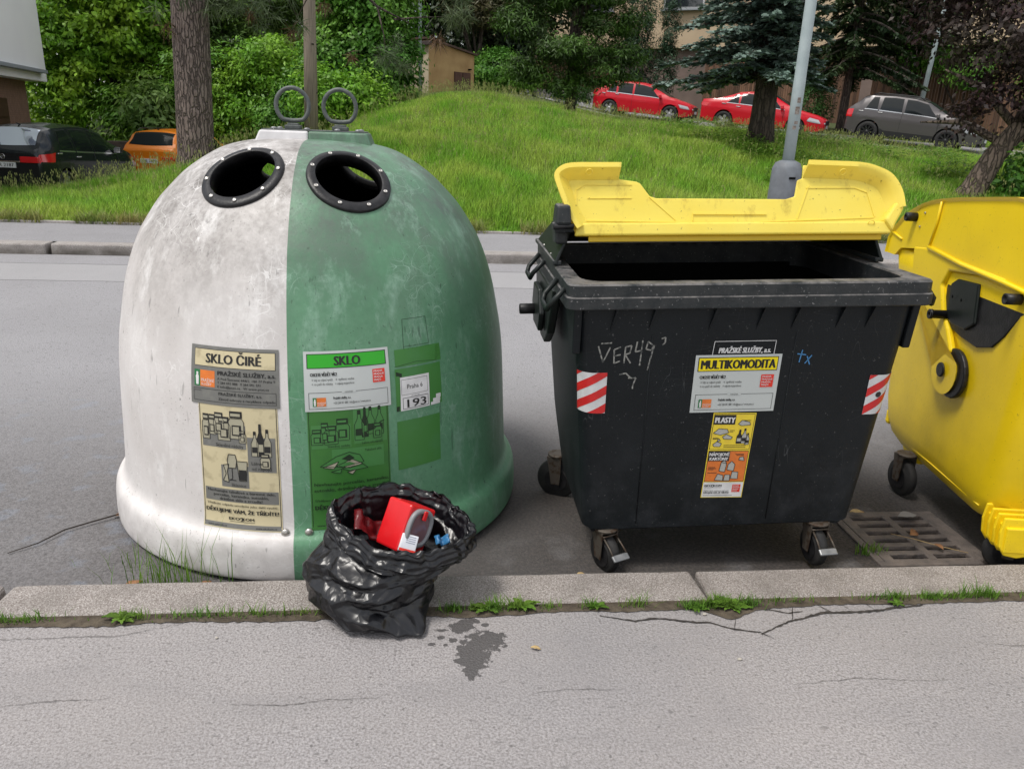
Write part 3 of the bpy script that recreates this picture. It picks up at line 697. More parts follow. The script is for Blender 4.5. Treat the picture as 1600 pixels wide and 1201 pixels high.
# cream poster on the white half
W1, H1 = .315, .505; D = Decal(bell_map(-23.4, .215))
D.rect(0, 0, W1, H1, P_CREAM, 0); D.frame(.004, .004, W1-.004, H1+.0, .0025, P_INK, 1)
D.rect(.012, .335, .19, .43, P_GREY, 1)
for (u, v, w, h) in ((.03, .365, .03, .10), (.057, .385, .03, .08), (.085, .39, .04, .085), (.105, .365, .05, .095), (.155, .375, .058, .11), (.178, .36, .026, .05)): jar(D, u, v, w, h, P_INK, P_PALEG, 2)
D.text('Skleněné nádoby', .07, .340, .019, P_INK, 6, fit=.11)
D.rect(.195, .245, .302, .385, P_GREY, 1)
for (u, v, w, h, dk) in ((.225, .31, .028, .10, False), (.246, .31, .026, .13, True), (.272, .31, .028, .11, False)): bottle(D, u, v, w, h, P_INK, P_PALEG, 2, dk)
jar(D, .262, .262, .036, .06, P_INK, P_PALEG, 5)
D.text('Láhve', .208, .275, .019, P_INK, 6); D.text('od nápojů', .208, .253, .019, P_INK, 6, fit=.075)
D.rect(.085, .175, .195, .265, P_GREY, 1)
D.poly([(.115, .255), (.145, .255), (.15, .285), (.145, .31), (.118, .31), (.112, .285)], P_PALEG, 2); D.line([(.115, .255), (.145, .255), (.15, .285), (.145, .31), (.118, .31), (.112, .285), (.115, .255)], .003, P_INK, 3); D.line([(.13, .255), (.13, .21), (.118, .205), (.145, .205)], .003, P_INK, 3)
D.poly([(.158, .205), (.185, .205), (.192, .285), (.15, .285)], P_PALEG, 2); D.rect(.157, .207, .186, .25, P_INK, 3); D.line([(.158, .205), (.185, .205), (.192, .285), (.15, .285), (.158, .205)], .0025, P_INK, 4)
D.poly([(.092, .2), (.115, .195), (.11, .24), (.118, .27), (.095, .265)], P_PALEG, 2); D.line([(.092, .2), (.115, .195), (.11, .24), (.118, .27), (.095, .265), (.105, .23), (.092, .2)], .003, P_INK, 3)
D.text('Sklenice', .125, .18, .018, P_INK, 6)
D.rect(.012, .112, .305, .165, P_GREY, 1)
for i, t in enumerate(('Nevhazujte tabulové a barevné sklo,', 'porcelán, keramiku, autosklo,', 'drátěné sklo a zrcadla!')): D.text(t, W1/2, .15-.0165*i, .0165, P_INK, 3, .008, 'CENTER', fit=(.27, .22, .17)[i])
D.text('Tříděním odpadu umožníte jeho další využití', W1/2, .095, .0125, P_INK, 3, .008, 'CENTER', fit=.28); D.text('DĚKUJEME VÁM, ŽE TŘÍDÍTE!', W1/2, .066, .022, P_INK, 3, .025, 'CENTER', fit=.29)
D.text('EKO KOM', W1/2, .038, .0165, P_INK, 3, .05, 'CENTER', fit=.1); D.line([(.15, .044), (.158, .05), (.166, .046), (.164, .037), (.154, .036)], .003, P_INK, 3); D.rect(.11, .03, .21, .0315, P_INK, 2)
D.rect(.004, .004, W1-.004, .022, P_GREY, 2); D.text('www.jaktridit.cz', .02, .008, .012, P_INK, 4); D.text('www.ekokom.cz', W1-.02, .008, .012, P_INK, 4, 0, 'RIGHT')
tag(D.build('poster', BELL), 'stained cream poster for clear glass with jars, bottles and glasses')
D = Decal(bell_map(-25.3, .718), .003); w, h = .355, .222
D.rect(0, 0, w, h, P_GREY, 0); D.rect(.016, .145, w-.012, h-.012, P_INK, 1); D.rect(.018, .147, w-.014, h-.014, P_CREAM, 2)
D.text('SKLO ČIRÉ', w/2, .160, .05, P_INK, 3, .03, 'CENTER', fit=.22)
emblem(D, .016, .068, .062, 1)
D.text('PRAŽSKÉ SLUŽBY, a.s.', .115, .117, .022, P_INK, 2, .04, fit=.225)
for i, t in enumerate(('A Pod Šancemi 444/1, 180 77 Praha 9', 'T 284 091 888   F 284 091 591', 'E info@psas.cz   W www.psas.cz')): D.text(t, .115, .099-.015*i, .0125, P_INK, 2, .01, fit=(.225, .17, .2)[i])
D.frame(.012, .012, w-.012, .06, .0015, P_INK, 1); D.text('provozce', .016, .05, .008, P_INK, 2); D.text('PRAŽSKÉ SLUŽBY, a.s.', .118, .041, .015, P_INK, 2, .02, fit=.17); D.text('Závod odvozu a recyklace odpadu', .118, .021, .0145, P_INK, 2, .01, fit=.22)
tag(D.build('header_sticker', BELL), 'grey and cream header sticker reading SKLO ČIRÉ')
# green poster and pale label on the green half
W2, H2 = .31, .50; D = Decal(bell_map(4.3, .22))
D.rect(0, 0, W2, H2, P_POST, 0); D.frame(.004, .004, W2-.004, H2, .002, P_DKINK, 1)
D.rect(.012, .335, .16, .43, P_POST2, 1)
for (u, v, w, h) in ((.033, .352, .042, .062), (.062, .36, .03, .08), (.085, .352, .05, .075), (.128, .365, .05, .088)): jar(D, u, v, w, h, P_DKINK, P_POST2, 2)
D.text('Skleněné nádoby', .07, .339, .014, P_DKINK, 6, fit=.085)
D.rect(.17, .345, .3, .49, P_POST2, 1)
for (u, v, w, h, dk) in ((.192, .36, .036, .12, False), (.214, .37, .024, .12, True), (.236, .38, .03, .11, False), (.272, .375, .03, .115, False)): bottle(D, u, v, w, h, P_DKINK, P_POST2, 2, dk)
jar(D, .262, .362, .032, .06, P_DKINK, P_POST2, 5); D.line([(.21, .39), (.25, .40), (.275, .425), (.29, .43)], .004, P_DKINK, 6)
D.text('Láhve od nápojů', .2, .343, .013, P_DKINK, 6, fit=.08)
D.rect(.085, .245, .285, .33, P_POST2, 1); D.text('Tabulové sklo', .21, .312, .014, P_DKINK, 6, fit=.065)
for sh, fl in (([(.04, .262), (.10, .30), (.15, .315), (.19, .30), (.205, .27), (.12, .255)], P_POST2), ([(.05, .258), (.11, .28), (.09, .25)], P_PALEG), ([(.10, .262), (.16, .285), (.20, .262), (.15, .25)], P_PALEG), ([(.12, .25), (.20, .26), (.22, .243), (.15, .238)], P_POST2), ([(.08, .238), (.12, .248), (.115, .23)], P_POST2), ([(.14, .232), (.175, .24), (.16, .222)], P_PALEG)):
    D.poly(sh, fl, 3); D.line(sh+[sh[0]], .0025, P_DKINK, 4)
D.poly([(.12, .29), (.15, .305), (.17, .29), (.15, .278)], P_DKINK, 5)
D.text('Nevhazujte porcelán, keramiku,', .014, .182, .019, P_DKINK, 3, .012, fit=.285); D.text('autosklo, drátěné sklo a zrcadla!', .014, .158, .019, P_DKINK, 3, .012, fit=.285)
D.text('Tříděním odpadu umožníte jeho další využití', .014, .116, .0125, P_DKINK, 3, .008, fit=.285); D.text('DĚKUJEME VÁM, ŽE TŘÍDÍTE!', .014, .083, .024, P_DKINK, 3, .025, fit=.285)
D.text('EKO KOM', W2/2, .045, .02, P_DKINK, 3, .05, 'CENTER'); D.text('www.jaktridit.cz', .02, .012, .014, P_DKINK, 3); D.text('www.ekokom.cz', W2-.02, .012, .014, P_DKINK, 3, 0, 'RIGHT')
tag(D.build('poster', BELL), 'green poster for coloured glass with jars, bottles and broken sheet glass')
D = Decal(bell_map(3.9, .706), .003); tag(info_label(D, .328, .228, 'SKLO', P_GREEN, 'label_sticker', BELL), 'pale label sticker headed SKLO on a green band')
# number sticker and old patches
D = Decal(bell_map(26.9, .672)); D.rect(0, .0, .215, .17, P_PATCH, 0); D.rect(.004, .178, .222, .245, P_PATCH, 0); D.poly([(.0, 0), (.012, 0), (.03, .15), (.004, .16)], P_DKINK, 1); D.poly([(.19, .18), (.222, .2), (.222, .243), (.2, .24)], P_POST, 1)
D.line([(0, .18), (.1, .19), (.2, .18)], .0015, P_DKINK, 1); D.build('old_sticker_patch', BELL)
D = Decal(bell_map(26.9, .425)); D.rect(0, .0, .2, .205, P_PATCH, 0); D.build('old_sticker_patch', BELL)
D = Decal(bell_map(30.0, .925)); D.line([(0, 0), (.005, .105), (.118, .105), (.122, .0), (.0, .0), (0, -.01), (.122, -.008)], .0015, P_DKINK, 0); D.build('old_sticker_outline', BELL)
D = Decal(bell_map(28.0, .672), .0035); D.rect(.0, .0, .133, .136, P_WHITE, 0, shear=.02); D.rect(.139, .0, .185, .012, P_WHITE, 0); D.rect(.150, .012, .187, .026, P_WHITE, 0); D.rect(.166, .026, .19, .042, P_WHITE, 0); D.frame(.006, .064, .126, .126, .0012, P_INK, 1); D.frame(.01, .006, .127, .052, .002, P_INK, 1)
D.text('Praha 6', .066, .087, .026, P_INK, 2, 0, 'CENTER', fit=.07); D.text('číslo stanoviště', .066, .0555, .006, P_INK, 2, 0, 'CENTER'); D.text('193', .068, .0115, .047, P_INK, 2, .02, 'CENTER', fit=.086)
tag(D.build('number_sticker', BELL), 'white number sticker reading Praha 6 and 193')

# ------------------------------------------------------------------ casters (shared by both bins)
def caster(parent, loc, yaw, pedal=True, r=.095):
    o = Vector(loc); Q = Matrix.Rotation(R(yaw), 4, 'Z'); T = Matrix.Translation(o) @ Q
    A = T @ Matrix.Translation((0, 0, r)) @ Matrix.Rotation(R(90), 4, 'Y')
    wh = MB().lathe([(.03, -.026), (.06, -.026), (.064, -.020), (r-.012, -.022), (r-.003, -.014), (r, 0), (r-.003, .014), (r-.012, .022), (.064, .020), (.06, .026), (.03, .026)], 32, A).build('wheel', M_TYRE, parent)
    MB().lathe([(.058, -.0285), (.05, -.024), (.02, -.03), (.012, -.034), (.012, .034), (.02, .03), (.05, .024), (.058, .0285)], 20, A).build('hub', M_BLACKP, wh)
    mb = MB()
    for s in (-1, 1):
        poly = [(-.022, r-.02), (.022, r-.02), (.03, r+.04), (.045, r*2+.018), (-.03, r*2+.018), (-.028, r+.04)]
        mb.prism(poly, .005, lambda a, b, h, s=s: T @ Vector((s*(.036+h), a, b)))
    mb.add([T @ Vector(q) for q in ((-.041, -.03, r*2+.014), (.041, -.03, r*2+.014), (.041, .045, r*2+.014), (-.041, .045, r*2+.014), (-.041, -.03, r*2+.022), (.041, -.03, r*2+.022), (.041, .045, r*2+.022), (-.041, .045, r*2+.022))],
           [(3, 2, 1, 0), (4, 5, 6, 7), (0, 1, 5, 4), (1, 2, 6, 5), (2, 3, 7, 6), (3, 0, 4, 7)])
    mb.lathe([(.05, r*2+.022), (.05, r*2+.03), (.035, r*2+.034)], 18, T)
    fk = mb.build('fork', M_ZINC, parent, bevel=.002)
    if pedal:
        mb = MB()
        for s in (-1, 1): mb.tube([T @ Vector((s*.03, -.02, r*2-.0)), T @ Vector((s*.032, -.075, r*2-.03)), T @ Vector((s*.034, -.10, r*2-.05))], .004, 8)
        mb.tube([T @ Vector((-.036, -.03, r*2+.002)), T @ Vector((.036, -.03, r*2+.002))], .004, 8)
        mb.build('brake_arm', M_ZINC, fk)
        mb = MB().box(T @ Vector((0, -.108, r*2-.06)), (.078, .03, .012), rot=(Q @ Matrix.Rotation(R(35), 4, 'X')).to_3x3()); mb.build('brake_pedal', M_STEEL, fk, bevel=.005)

# ------------------------------------------------------------------ dark bin with open yellow lid
BIN = thing('wheeled_waste_container', 'dark grey four wheeled waste container with its yellow lid folded open', 'waste container', (1.2, 2.635, -.1), (0, -R(1.9), -R(1.03)))
HB = 1.257
def bfront(w): return .121+(.03-.121)*(w-.2)/.97
def body_hu(w): return .573+(.648-.573)*(w-.2)/.97
def body_loop(w, inset=0, rc=.07):
    back = .80+.2*min(1, max(0, (w-.2)/.28))
    return rrect(body_hu(w)-inset, bfront(w)+inset, back-inset, w, rc)
mb = MB(); ws = [.2, .215, .3, .42, .5, .7, .9, 1.05, 1.165]
loops = [body_loop(.2, .02)]+[body_loop(w) for w in ws[1:]]+[body_loop(w, .02) for w in ws[::-1][:-1]]+[body_loop(.24, .02)]
mb.loft(loops[:len(ws)], cap0=True, sm=True); mb.loft(loops[len(ws)-1:], cap1=True, sm=True, mi=1)
body = mb.build('body', [M_BIN, M_INNER], BIN)
es = body.modifiers.new('edges', 'EDGE_SPLIT'); es.split_angle = R(40)
# corner-following map for stickers on the body front
def body_map(u0, w0, rot=0):
    c, s = math.cos(R(rot)), math.sin(R(rot))
    def f(u, v, off):
        uu = u0+u*c-v*s; w = w0+u*s+v*c; hu = body_hu(w); fy = bfront(w); rc = .07; sg = 1 if uu > 0 else -1; a = abs(uu)-(hu-rc)
        if a <= 0: return (uu, fy-off, w)
        t = min(a/rc, R(90)); return (sg*(hu-rc+(rc+off)*math.sin(t)), fy+rc-(rc+off)*math.cos(t), w)
    return f
# rim
mb = MB()
def rl(hu, v0, v1, w, r): return rrect(hu, v0, v1, w, r, 5)
mb.loft([rl(.655, .022, 1.02, HB-.092, .06), rl(.684, 0, 1.05, HB-.092, .04), rl(.688, -.003, 1.053, HB-.088, .04), rl(.688, -.003, 1.053, HB-.050, .04), rl(.682, .003, 1.049, HB-.046, .04), rl(.682, .003, 1.049, HB-.006, .04), rl(.677, .008, 1.044, HB, .04),
         rl(.622, .062, .99, HB, .09), rl(.617, .067, .985, HB-.006, .09), rl(.617, .067, .985, HB-.11, .09)], sm=True)
rim = mb.build('rim', M_RIM, BIN); es = rim.modifiers.new('edges', 'EDGE_SPLIT'); es.split_angle = R(30)
for u in (-.50, -.357, -.131, .05, .184, .356, .47):
    mb = MB(); mb.add([(u-.004, .0075, HB-.092), (u+.004, .0075, HB-.092), (u-.004, bfront(1.165)+.002, HB-.092), (u+.004, bfront(1.165)+.002, HB-.092), (u-.022, bfront(1.07)+.001, 1.07), (u-.018, bfront(1.07)+.001, 1.07)],
           [(0, 1, 5, 4), (1, 3, 5), (0, 4, 2), (0, 2, 3, 1), (2, 4, 5, 3)])
    mb.build('rim_rib', M_BIN, BIN)
for u in (-.36, .19): MB().tube([(u, bfront(1.06)-.0004, 1.06), (u, bfront(.24)-.0004, .24)], .0022, 6).build('mould_seam', M_BIN, BIN)
# lower corner skirts and caster sockets
for s in (-1, 1):
    for v in (.20, .72): MB().box((s*.475, v+.02, .215), (.13, .13, .07), taper=(1.15, 1.1)).build('caster_socket', M_BIN, BIN, bevel=.012)
caster(BIN, (-.475, .15, .003), 24, True, .088); caster(BIN, (.43, .14, .003), 4, True, .088); caster(BIN, (-.585, .84, .003), 64, False, .105); caster(BIN, (.50, .74, .003), 20, False, .10)
# side wing brackets with trunnion pins
for s in (-1, 1):
    mb = MB()
    poly = [(.34, HB-.09), (.95, HB-.09), (.93, 1.07), (.86, .95), (.74, .88), (.62, .88), (.50, .95), (.40, 1.07)]
    mb.prism(poly, .035, lambda a, b, h, s=s: (s*(.66+h), a, b))
    poly2 = [(.62, .93), (.80, .93), (.86, 1.02), (.80, 1.12), (.62, 1.12), (.56, 1.02)]
    mb.prism(poly2, .025, lambda a, b, h, s=s: (s*(.697+h), a, b))
    br = mb.build('lifting_bracket', M_HOOD, BIN, bevel=.008)
    A = Matrix.Translation((s*.70, .76, 1.0)) @ Matrix.Rotation(R(90*s), 4, 'Y'); MB().lathe([(.024, 0), (.024, .085), (.021, .09), (.017, .09), (.015, .07)], 24, A).build('trunnion_pin', M_BLACKP, br)
    # front wing under the rim corner
    mb = MB(); mb.prism([(.03, HB-.09), (.30, HB-.09), (.22, 1.08), (.10, .985), (.06, .985)], .03, lambda a, b, h, s=s: (s*(.625+h), a, b))
    mb.build('corner_wing', M_BIN, BIN, bevel=.006)
    for v in (.18, .80):
        mb = MB(); mb.tube([(s*.685, v-.10, HB-.03), (s*.735, v-.09, HB-.085), (s*.745, v-.07, HB-.11), (s*.745, v+.07, HB-.11), (s*.735, v+.09, HB-.085), (s*.685, v+.10, HB-.03)], .0105, 10)
        mb.build('grab_handle', M_HOOD, BIN)
# hood (fixed rear cover), open toward the front
mb = MB(); z0, z1 = HB+.004, HB+.125
lo = [(-.675, .385, z0), (-.675, 1.04, z0), (.675, 1.04, z0), (.675, .385, z0)]; hi = [(-.615, .425, z1), (-.60, .82, z1+.03), (.60, .82, z1+.03), (.64, .425, z1)]
mb.add(lo+hi, [(0, 1, 5, 4), (1, 2, 6, 5), (2, 3, 7, 6), (4, 5, 6, 7)])
hood = mb.build('rear_hood', M_HOOD, BIN, solid=.014, bevel=.004)
mb = MB()
for s in (-1, 1): MB().box((s*.672, .72, HB+.012), (.035, .66, .018)).build('hood_flange', M_RIM, BIN, bevel=.004)
for v in (.55, .80): MB().lathe([(.011, 0), (.010, .007), (.004, .009)], 12, Matrix.Translation((-.672, v, HB+.021))).build('bolt', M_BOLT, hood)
for s in (-1,):
    x = s*.655
    hb = MB().box((x, .40, HB+.205), (.062, .11, .075), taper=(.85, .8)).box((x-s*.004, .42, HB+.15), (.075, .12, .03)).box((x, .45, HB+.115), (.05, .10, .06)).build('hinge_block', M_RIM, BIN, bevel=.010)
    MB().tube([(x-.04, .36, HB+.16), (x+.04, .36, HB+.16)], .012, 12).build('hinge_pin', M_BLACKP, hb)
# yellow lid standing open; plane leans slightly over the opening
LV, LW, LEAN = .40, HB+.118, -R(20)
def lidp(u, q, h):   # q along lid height, h toward the camera
    u = u*(1+.022*q/.28)+.022*q/.28; q *= .985
    return (u, LV-math.sin(LEAN)*q-math.cos(LEAN)*h, LW+math.cos(LEAN)*q-math.sin(LEAN)*h)
OUT = [(-.597, 0), (-.632, .075), (-.665, .17), (-.685, .235), (-.66, .262), (-.62, .275), (-.43, .275), (-.43, .228), (-.36, .218), (-.345, .21), (-.305, .158), (-.28, .150), (.25, .144), (.285, .155), (.292, .222), (.312, .230), (.312, .285), (.53, .276), (.60, .258), (.665, .222), (.705, .165), (.722, .10), (.715, .07), (.688, 0)]
mb = MB(); mb.prism(OUT, .010, lambda a, b, h: lidp(a, b, h)); panel = mb.build('yellow_lid', M_YLID, BIN, bevel=.004)
def lid_wall(pts, inset, depth, lip, name='lid_skirt'):
    """skirt wall rising from the lid edge toward the camera with a rolled lip"""
    mb = MB(); loops = []
    for i, (a, b) in enumerate(pts):
        p = pts[max(i-1, 0)]; q = pts[min(i+1, len(pts)-1)]; d = Vector((q[0]-p[0], q[1]-p[1])).normalized(); nn = Vector((d.y, -d.x))  # inward
        P = Vector((a, b)); prof = [(inset+.004, .008), (inset*.5, depth*.7), (inset*.2, depth), (-lip, depth+.004), (-lip, depth+.012), (inset*.2+.006, depth+.011), (inset*.5+.012, depth*.75), (inset+.02, .009)]
        loops.append([Vector(lidp(P.x+nn.x*s, P.y+nn.y*s, h)) for s, h in prof])
    mb.loft(loops, cap0=True, cap1=True, sm=True); o = mb.build(name, M_YLID, panel); m = o.modifiers.new('edges', 'EDGE_SPLIT'); m.split_angle = R(50); return o
sm_ = lambda P: [tuple(x) for x in catmull2(P, 5)]
def catmull2(P, k):
    P = [Vector(p) for p in P]; o = []
    for i in range(len(P)-1):
        p0 = P[max(i-1, 0)]; p1 = P[i]; p2 = P[i+1]; p3 = P[min(i+2, len(P)-1)]
        for j in range(k):
            t = j/k; o.append(.5*((2*p1)+(p2-p0)*t+(2*p0-5*p1+4*p2-p3)*t*t+(3*p1-p0-3*p2+p3)*t**3))
    o.append(P[-1]); return o
lid_wall(sm_([(-.597, .02), (-.632, .08), (-.668, .17), (-.686, .232), (-.665, .262), (-.62, .275), (-.52, .276), (-.432, .276)]), .034, .045, .006)
lid_wall(sm_([(.314, .286), (.42, .282), (.53, .276), (.60, .258), (.66, .226), (.703, .165), (.722, .10)]), .036, .045, .006)
mb = MB(); mb.prism([(.65, .05), (.688, .0), (.70, .035), (.728, .095), (.715, .115), (.69, .12)], .05, lambda a, b, h: lidp(a, b, h)); mb.build('lid_corner', M_YLID, panel, bevel=.01)
mb = MB(); mb.prism([(-.607, -.006), (.69, -.006), (.688, .045), (-.60, .045)], .026, lambda a, b, h: lidp(a, b, h+.008)); mb.build('lid_front_edge', M_YLID, panel, bevel=.007)
mb = MB(); mb.prism([(-.55, -.028), (.66, -.028), (.66, -.006), (-.55, -.006)], .012, lambda a, b, h: lidp(a, b, h+.004)); mb.build('lid_under_strip', mat('deep_yellow_plastic', (.6, .40, .01), .5), panel, bevel=.003)
mb = MB()
def ridge(pts, t=.0045, h=.0035):
    for (a, b), (c, d) in zip(pts, pts[1:]):
        L = math.hypot(c-a, d-b); nx, ny = -(d-b)/L*t/2, (c-a)/L*t/2
        mb.prism([(a-nx, b-ny), (c-nx, d-ny), (c+nx, d+ny), (a+nx, b+ny)], h, lambda a, b, h: lidp(a, b, h+.0098))
ridge([(-.575, .06), (-.60, .12), (-.60, .185), (-.57, .205), (-.38, .205)]); ridge([(-.575, .06), (-.20, .052), (-.14, .048)]); ridge([(-.555, .15), (-.38, .15)], .003); ridge([(-.31, .155), (-.20, .06)], .003)
ridge([(.33, .19), (.53, .19), (.585, .17), (.625, .07)]); ridge([(.12, .05), (.62, .066)]); ridge([(.34, .20), (.30, .06)], .003)
ridge([(-.13, .085), (.17, .083)], .008, .006); ridge([(-.13, .085), (-.13, .055)], .003)
mb.build('lid_ridge', M_YLID, panel)
for u, q in ((-.555, .245), (-.60, .035), (.60, .035), (.46, .245)):
    M = Matrix.Translation(lidp(u, q, .046 if q > .1 else .036)) @ Matrix.Rotation(R(90)-LEAN, 4, 'X')
    mb = MB(); pts = [M @ Vector((.013*math.cos(t), .013*math.sin(t), 0)) for t in np.linspace(R(40), R(400), 14)]; mb.tube(pts, .002, 6); mb.build('moulded_ring_mark', M_YLID, panel)
# bin stickers
D = Decal(body_map(-.187, .738)); tag(info_label(D, .334, .238, 'MULTIKOMODITA', P_YELLOW, 'label_sticker', BIN), 'pale label sticker headed MULTIKOMODITA on a yellow band')
D = Decal(body_map(-.125, .975)); D.line([(0, 0), (.004, .055), (.24, .055), (.238, 0)], .0022, P_WHITE, 1); D.text('PRAŽSKÉ SLUŽBY, a.s.', .022, .008, .031, P_WHITE, 1, .03, shear=.2, fit=.2); D.build('painted_name', BIN)
D = Decal(body_map(-.10, .352, -1.5)); w, h = .172, .383
D.rect(0, 0, w, h, P_YELL2, 0)
D.rect(.004, .222, w-.004, h-.004, P_INK, 1); D.rect(.006, .224, w-.006, h-.006, P_YELL2, 2); D.rect(.006, h-.05, .092, h-.008, P_INK, 3); D.text('PLASTY', .049, h-.042, .034, P_WHITE, 4, .025, 'CENTER', fit=.078)
D.rect(.004, .075, w-.004, .216, P_INK, 1); D.rect(.006, .077, w-.006, .214, P_ORANGE, 2); D.rect(.006, .170, .092, .214, P_INK, 3); D.text('NÁPOJOVÉ', .049, .194, .020, P_WHITE, 4, .03, 'CENTER', fit=.08); D.text('KARTONY', .049, .174, .020, P_WHITE, 4, .03, 'CENTER', fit=.075)
P_LG = mat('drawing_grey', (.4, .4, .37), .5)
for sh in ([(.01, .295), (.03, .315), (.065, .312), (.072, .297), (.04, .287)], [(.105, .335), (.118, .352), (.15, .345), (.155, .332), (.12, .328)], [(.05, .28), (.065, .29), (.09, .278), (.085, .268), (.055, .27)], [(.015, .245), (.03, .258), (.05, .25), (.045, .235), (.02, .236)], [(.03, .258), (.035, .27), (.045, .262)]):
    D.poly(sh, P_LG, 3); D.line(sh+[sh[0]], .0022, P_INK, 4)
bottle(D, .118, .25, .02, .06, P_INK, P_LG, 3, True); bottle(D, .138, .25, .02, .065, P_INK, P_LG, 3); bottle(D, .152, .245, .016, .05, P_INK, P_LG, 3)
for sh in ([(.058, .125), (.082, .12), (.085, .16), (.062, .165)], [(.062, .165), (.085, .16), (.075, .175)], [(.09, .13), (.118, .125), (.12, .155), (.105, .17), (.092, .155)], [(.045, .083), (.08, .08), (.078, .105), (.055, .112)], [(.082, .08), (.108, .08), (.106, .108), (.085, .108)], [(.11, .09), (.14, .088), (.138, .12), (.113, .122)], [(.132, .175), (.155, .172), (.15, .19), (.135, .188)]):
    D.poly(sh, P_LG, 3); D.line(sh+[sh[0]], .0022, P_INK, 4)
for y, x0, x1 in ((.35, .125, .155), (.306, .075, .095), (.30, .075, .09), (.272, .012, .035), (.268, .012, .04), (.24, .06, .15), (.232, .06, .15), (.20, .115, .15), (.195, .12, .15), (.14, .012, .04), (.135, .012, .045), (.13, .012, .035), (.115, .012, .05)): D.rect(x0, y, x1, y+.0025, P_INK, 3)
D.rect(.003, .003, w-.003, .072, P_WHITE, 1); D.text('EKO KOM', .008, .052, .013, P_INK, 2, .05, fit=.07); D.line([(.036, .056), (.042, .061), (.048, .057), (.045, .051), (.039, .051)], .0022, P_INK, 2); D.rect(.008, .047, .078, .048, P_INK, 2)
D.text('Tříděním odpadu umožníte jeho další využití', .008, .030, .008, P_INK, 2, 0, fit=.105); D.text('DĚKUJEME VÁM, ŽE TŘÍDÍTE!', .008, .020, .010, P_INK, 2, .02, fit=.105); D.rect(.008, .010, .13, .0115, P_INK, 2); prague_square(D, .125, .026, .034, 2)
tag(D.build('poster', BIN), 'narrow yellow and orange poster reading PLASTY and NÁPOJOVÉ KARTONY')
def chevron(u0, w0, w, h, rise):
    D = Decal(body_map(u0, w0)); n = 18
    # diagonal stripes: clip each stripe to the rectangle in thin columns
    for k in range(24):
        a0, a1 = w*k/24, w*(k+1)/24
        D.rect(a0, 0, a1, h, P_SILV, 0, 1)
        for j in range(-3, 5):
            for q0, q1, e in ((j*.074, j*.074+.037, 0),):
                l0, l1 = a0*rise+q0, a0*rise+q1; m0, m1 = a1*rise+q0, a1*rise+q1
                c = lambda x: min(h, max(0, x))
                if c(l0) == c(l1) and c(m0) == c(m1): continue
                D.poly([(a0, c(l0)), (a1, c(m0)), (a1, c(m1)), (a0, c(l1))], P_SRED, 1)
    return D
tag(chevron(-.648, .745, .128, .168, .62).build('reflective_marker', BIN), 'red and white striped marker wrapping the left corner')
D = chevron(.512, .712, .128, .168, .62); D.poly([(.05+.012*math.cos(t), .085+.012*math.sin(t)) for t in np.linspace(0, 6.28, 16)], P_INK, 3); tag(D.build('reflective_marker', BIN), 'red and white striped marker with a black dot at the right corner')
M_GRAF = mat('grey_marker_paint', (.26, .26, .24), .6, (.05, .055, .055), 60, nlo=.45, nhi=.6); M_BLUEP = mat('blue_marker_paint', (.05, .20, .42), .5)
for words, lb in (([[(0, .10), (.02, .035), (.045, .095)], [(.085, .095), (.06, .085), (.062, .03), (.085, .04)], [(.06, .06), (.085, .065)], [(.10, .03), (.102, .095), (.125, .10), (.12, .07), (.102, .065), (.125, .03)], [(.145, .115), (.14, .075), (.165, .08)], [(.165, .12), (.16, .02)], [(.205, .10), (.185, .115), (.18, .085), (.2, .08), (.21, .10), (.19, .0)], [(.01, .11), (.05, .112)]], 'scratchy grey marker scrawl'),
        ([[(.235, .125), (.25, .13), (.25, .11), (.24, .10)]], 'small grey marker tick'), ([[(.085, -.015), (.11, -.01), (.13, -.03)], [(.12, -.03), (.15, -.03), (.14, -.06), (.14, -.075)]], 'grey marker squiggle below the scrawl')):
    D = Decal(body_map(-.56, .92))
    for st in words: D.line(st, .0055, M_GRAF, 1)
    tag(D.build('graffiti', BIN), lb)
D = Decal(body_map(.205, .93))
for st in ([(0, .045), (.035, .04)], [(.018, .06), (.012, .01)], [(.04, .035), (.055, .0)], [(.058, .038), (.035, .005)]): D.line(st, .0045, M_BLUEP, 1)
tag(D.build('graffiti', BIN), 'small blue marker scrawl')
# ------------------------------------------------------------------ yellow container at the right
YB = thing('wheeled_waste_container', 'bright yellow dome lidded waste container cut off by the right edge', 'waste container', (2.36, 2.75, -.1), (0, 0, -R(8.7)))
YW = 1.28
def yloop(u0, v0, v1, w, r): 
    return [Vector((p.x+u0+(YW-2*u0)/2, p.y, w)) for p in rrect((YW-2*u0)/2, v0, v1, 0, r, 6)]
mb = MB(); L = []
for w, u0, v0, v1, r in ((.185, .12, .08, .86, .10), (.192, .06, .03, .95, .12), (.21, .03, .0, 1.01, .13), (.25, .008, -.02, 1.08, .13), (.32, -.006, -.04, 1.125, .13), (.42, -.014, -.065, 1.145, .12), (.6, -.026, -.11, 1.155, .12), (.9, -.045, -.17, 1.17, .13), (1.12, -.06, -.21, 1.21, .11), (1.22, -.065, -.23, 1.23, .09), (1.24, -.03, -.2, 1.2, .09)): L.append(yloop(u0, v0, v1, w, r))
mb.loft(L, cap0=True, cap1=True); yb = mb.build('body', M_YBIN, YB)
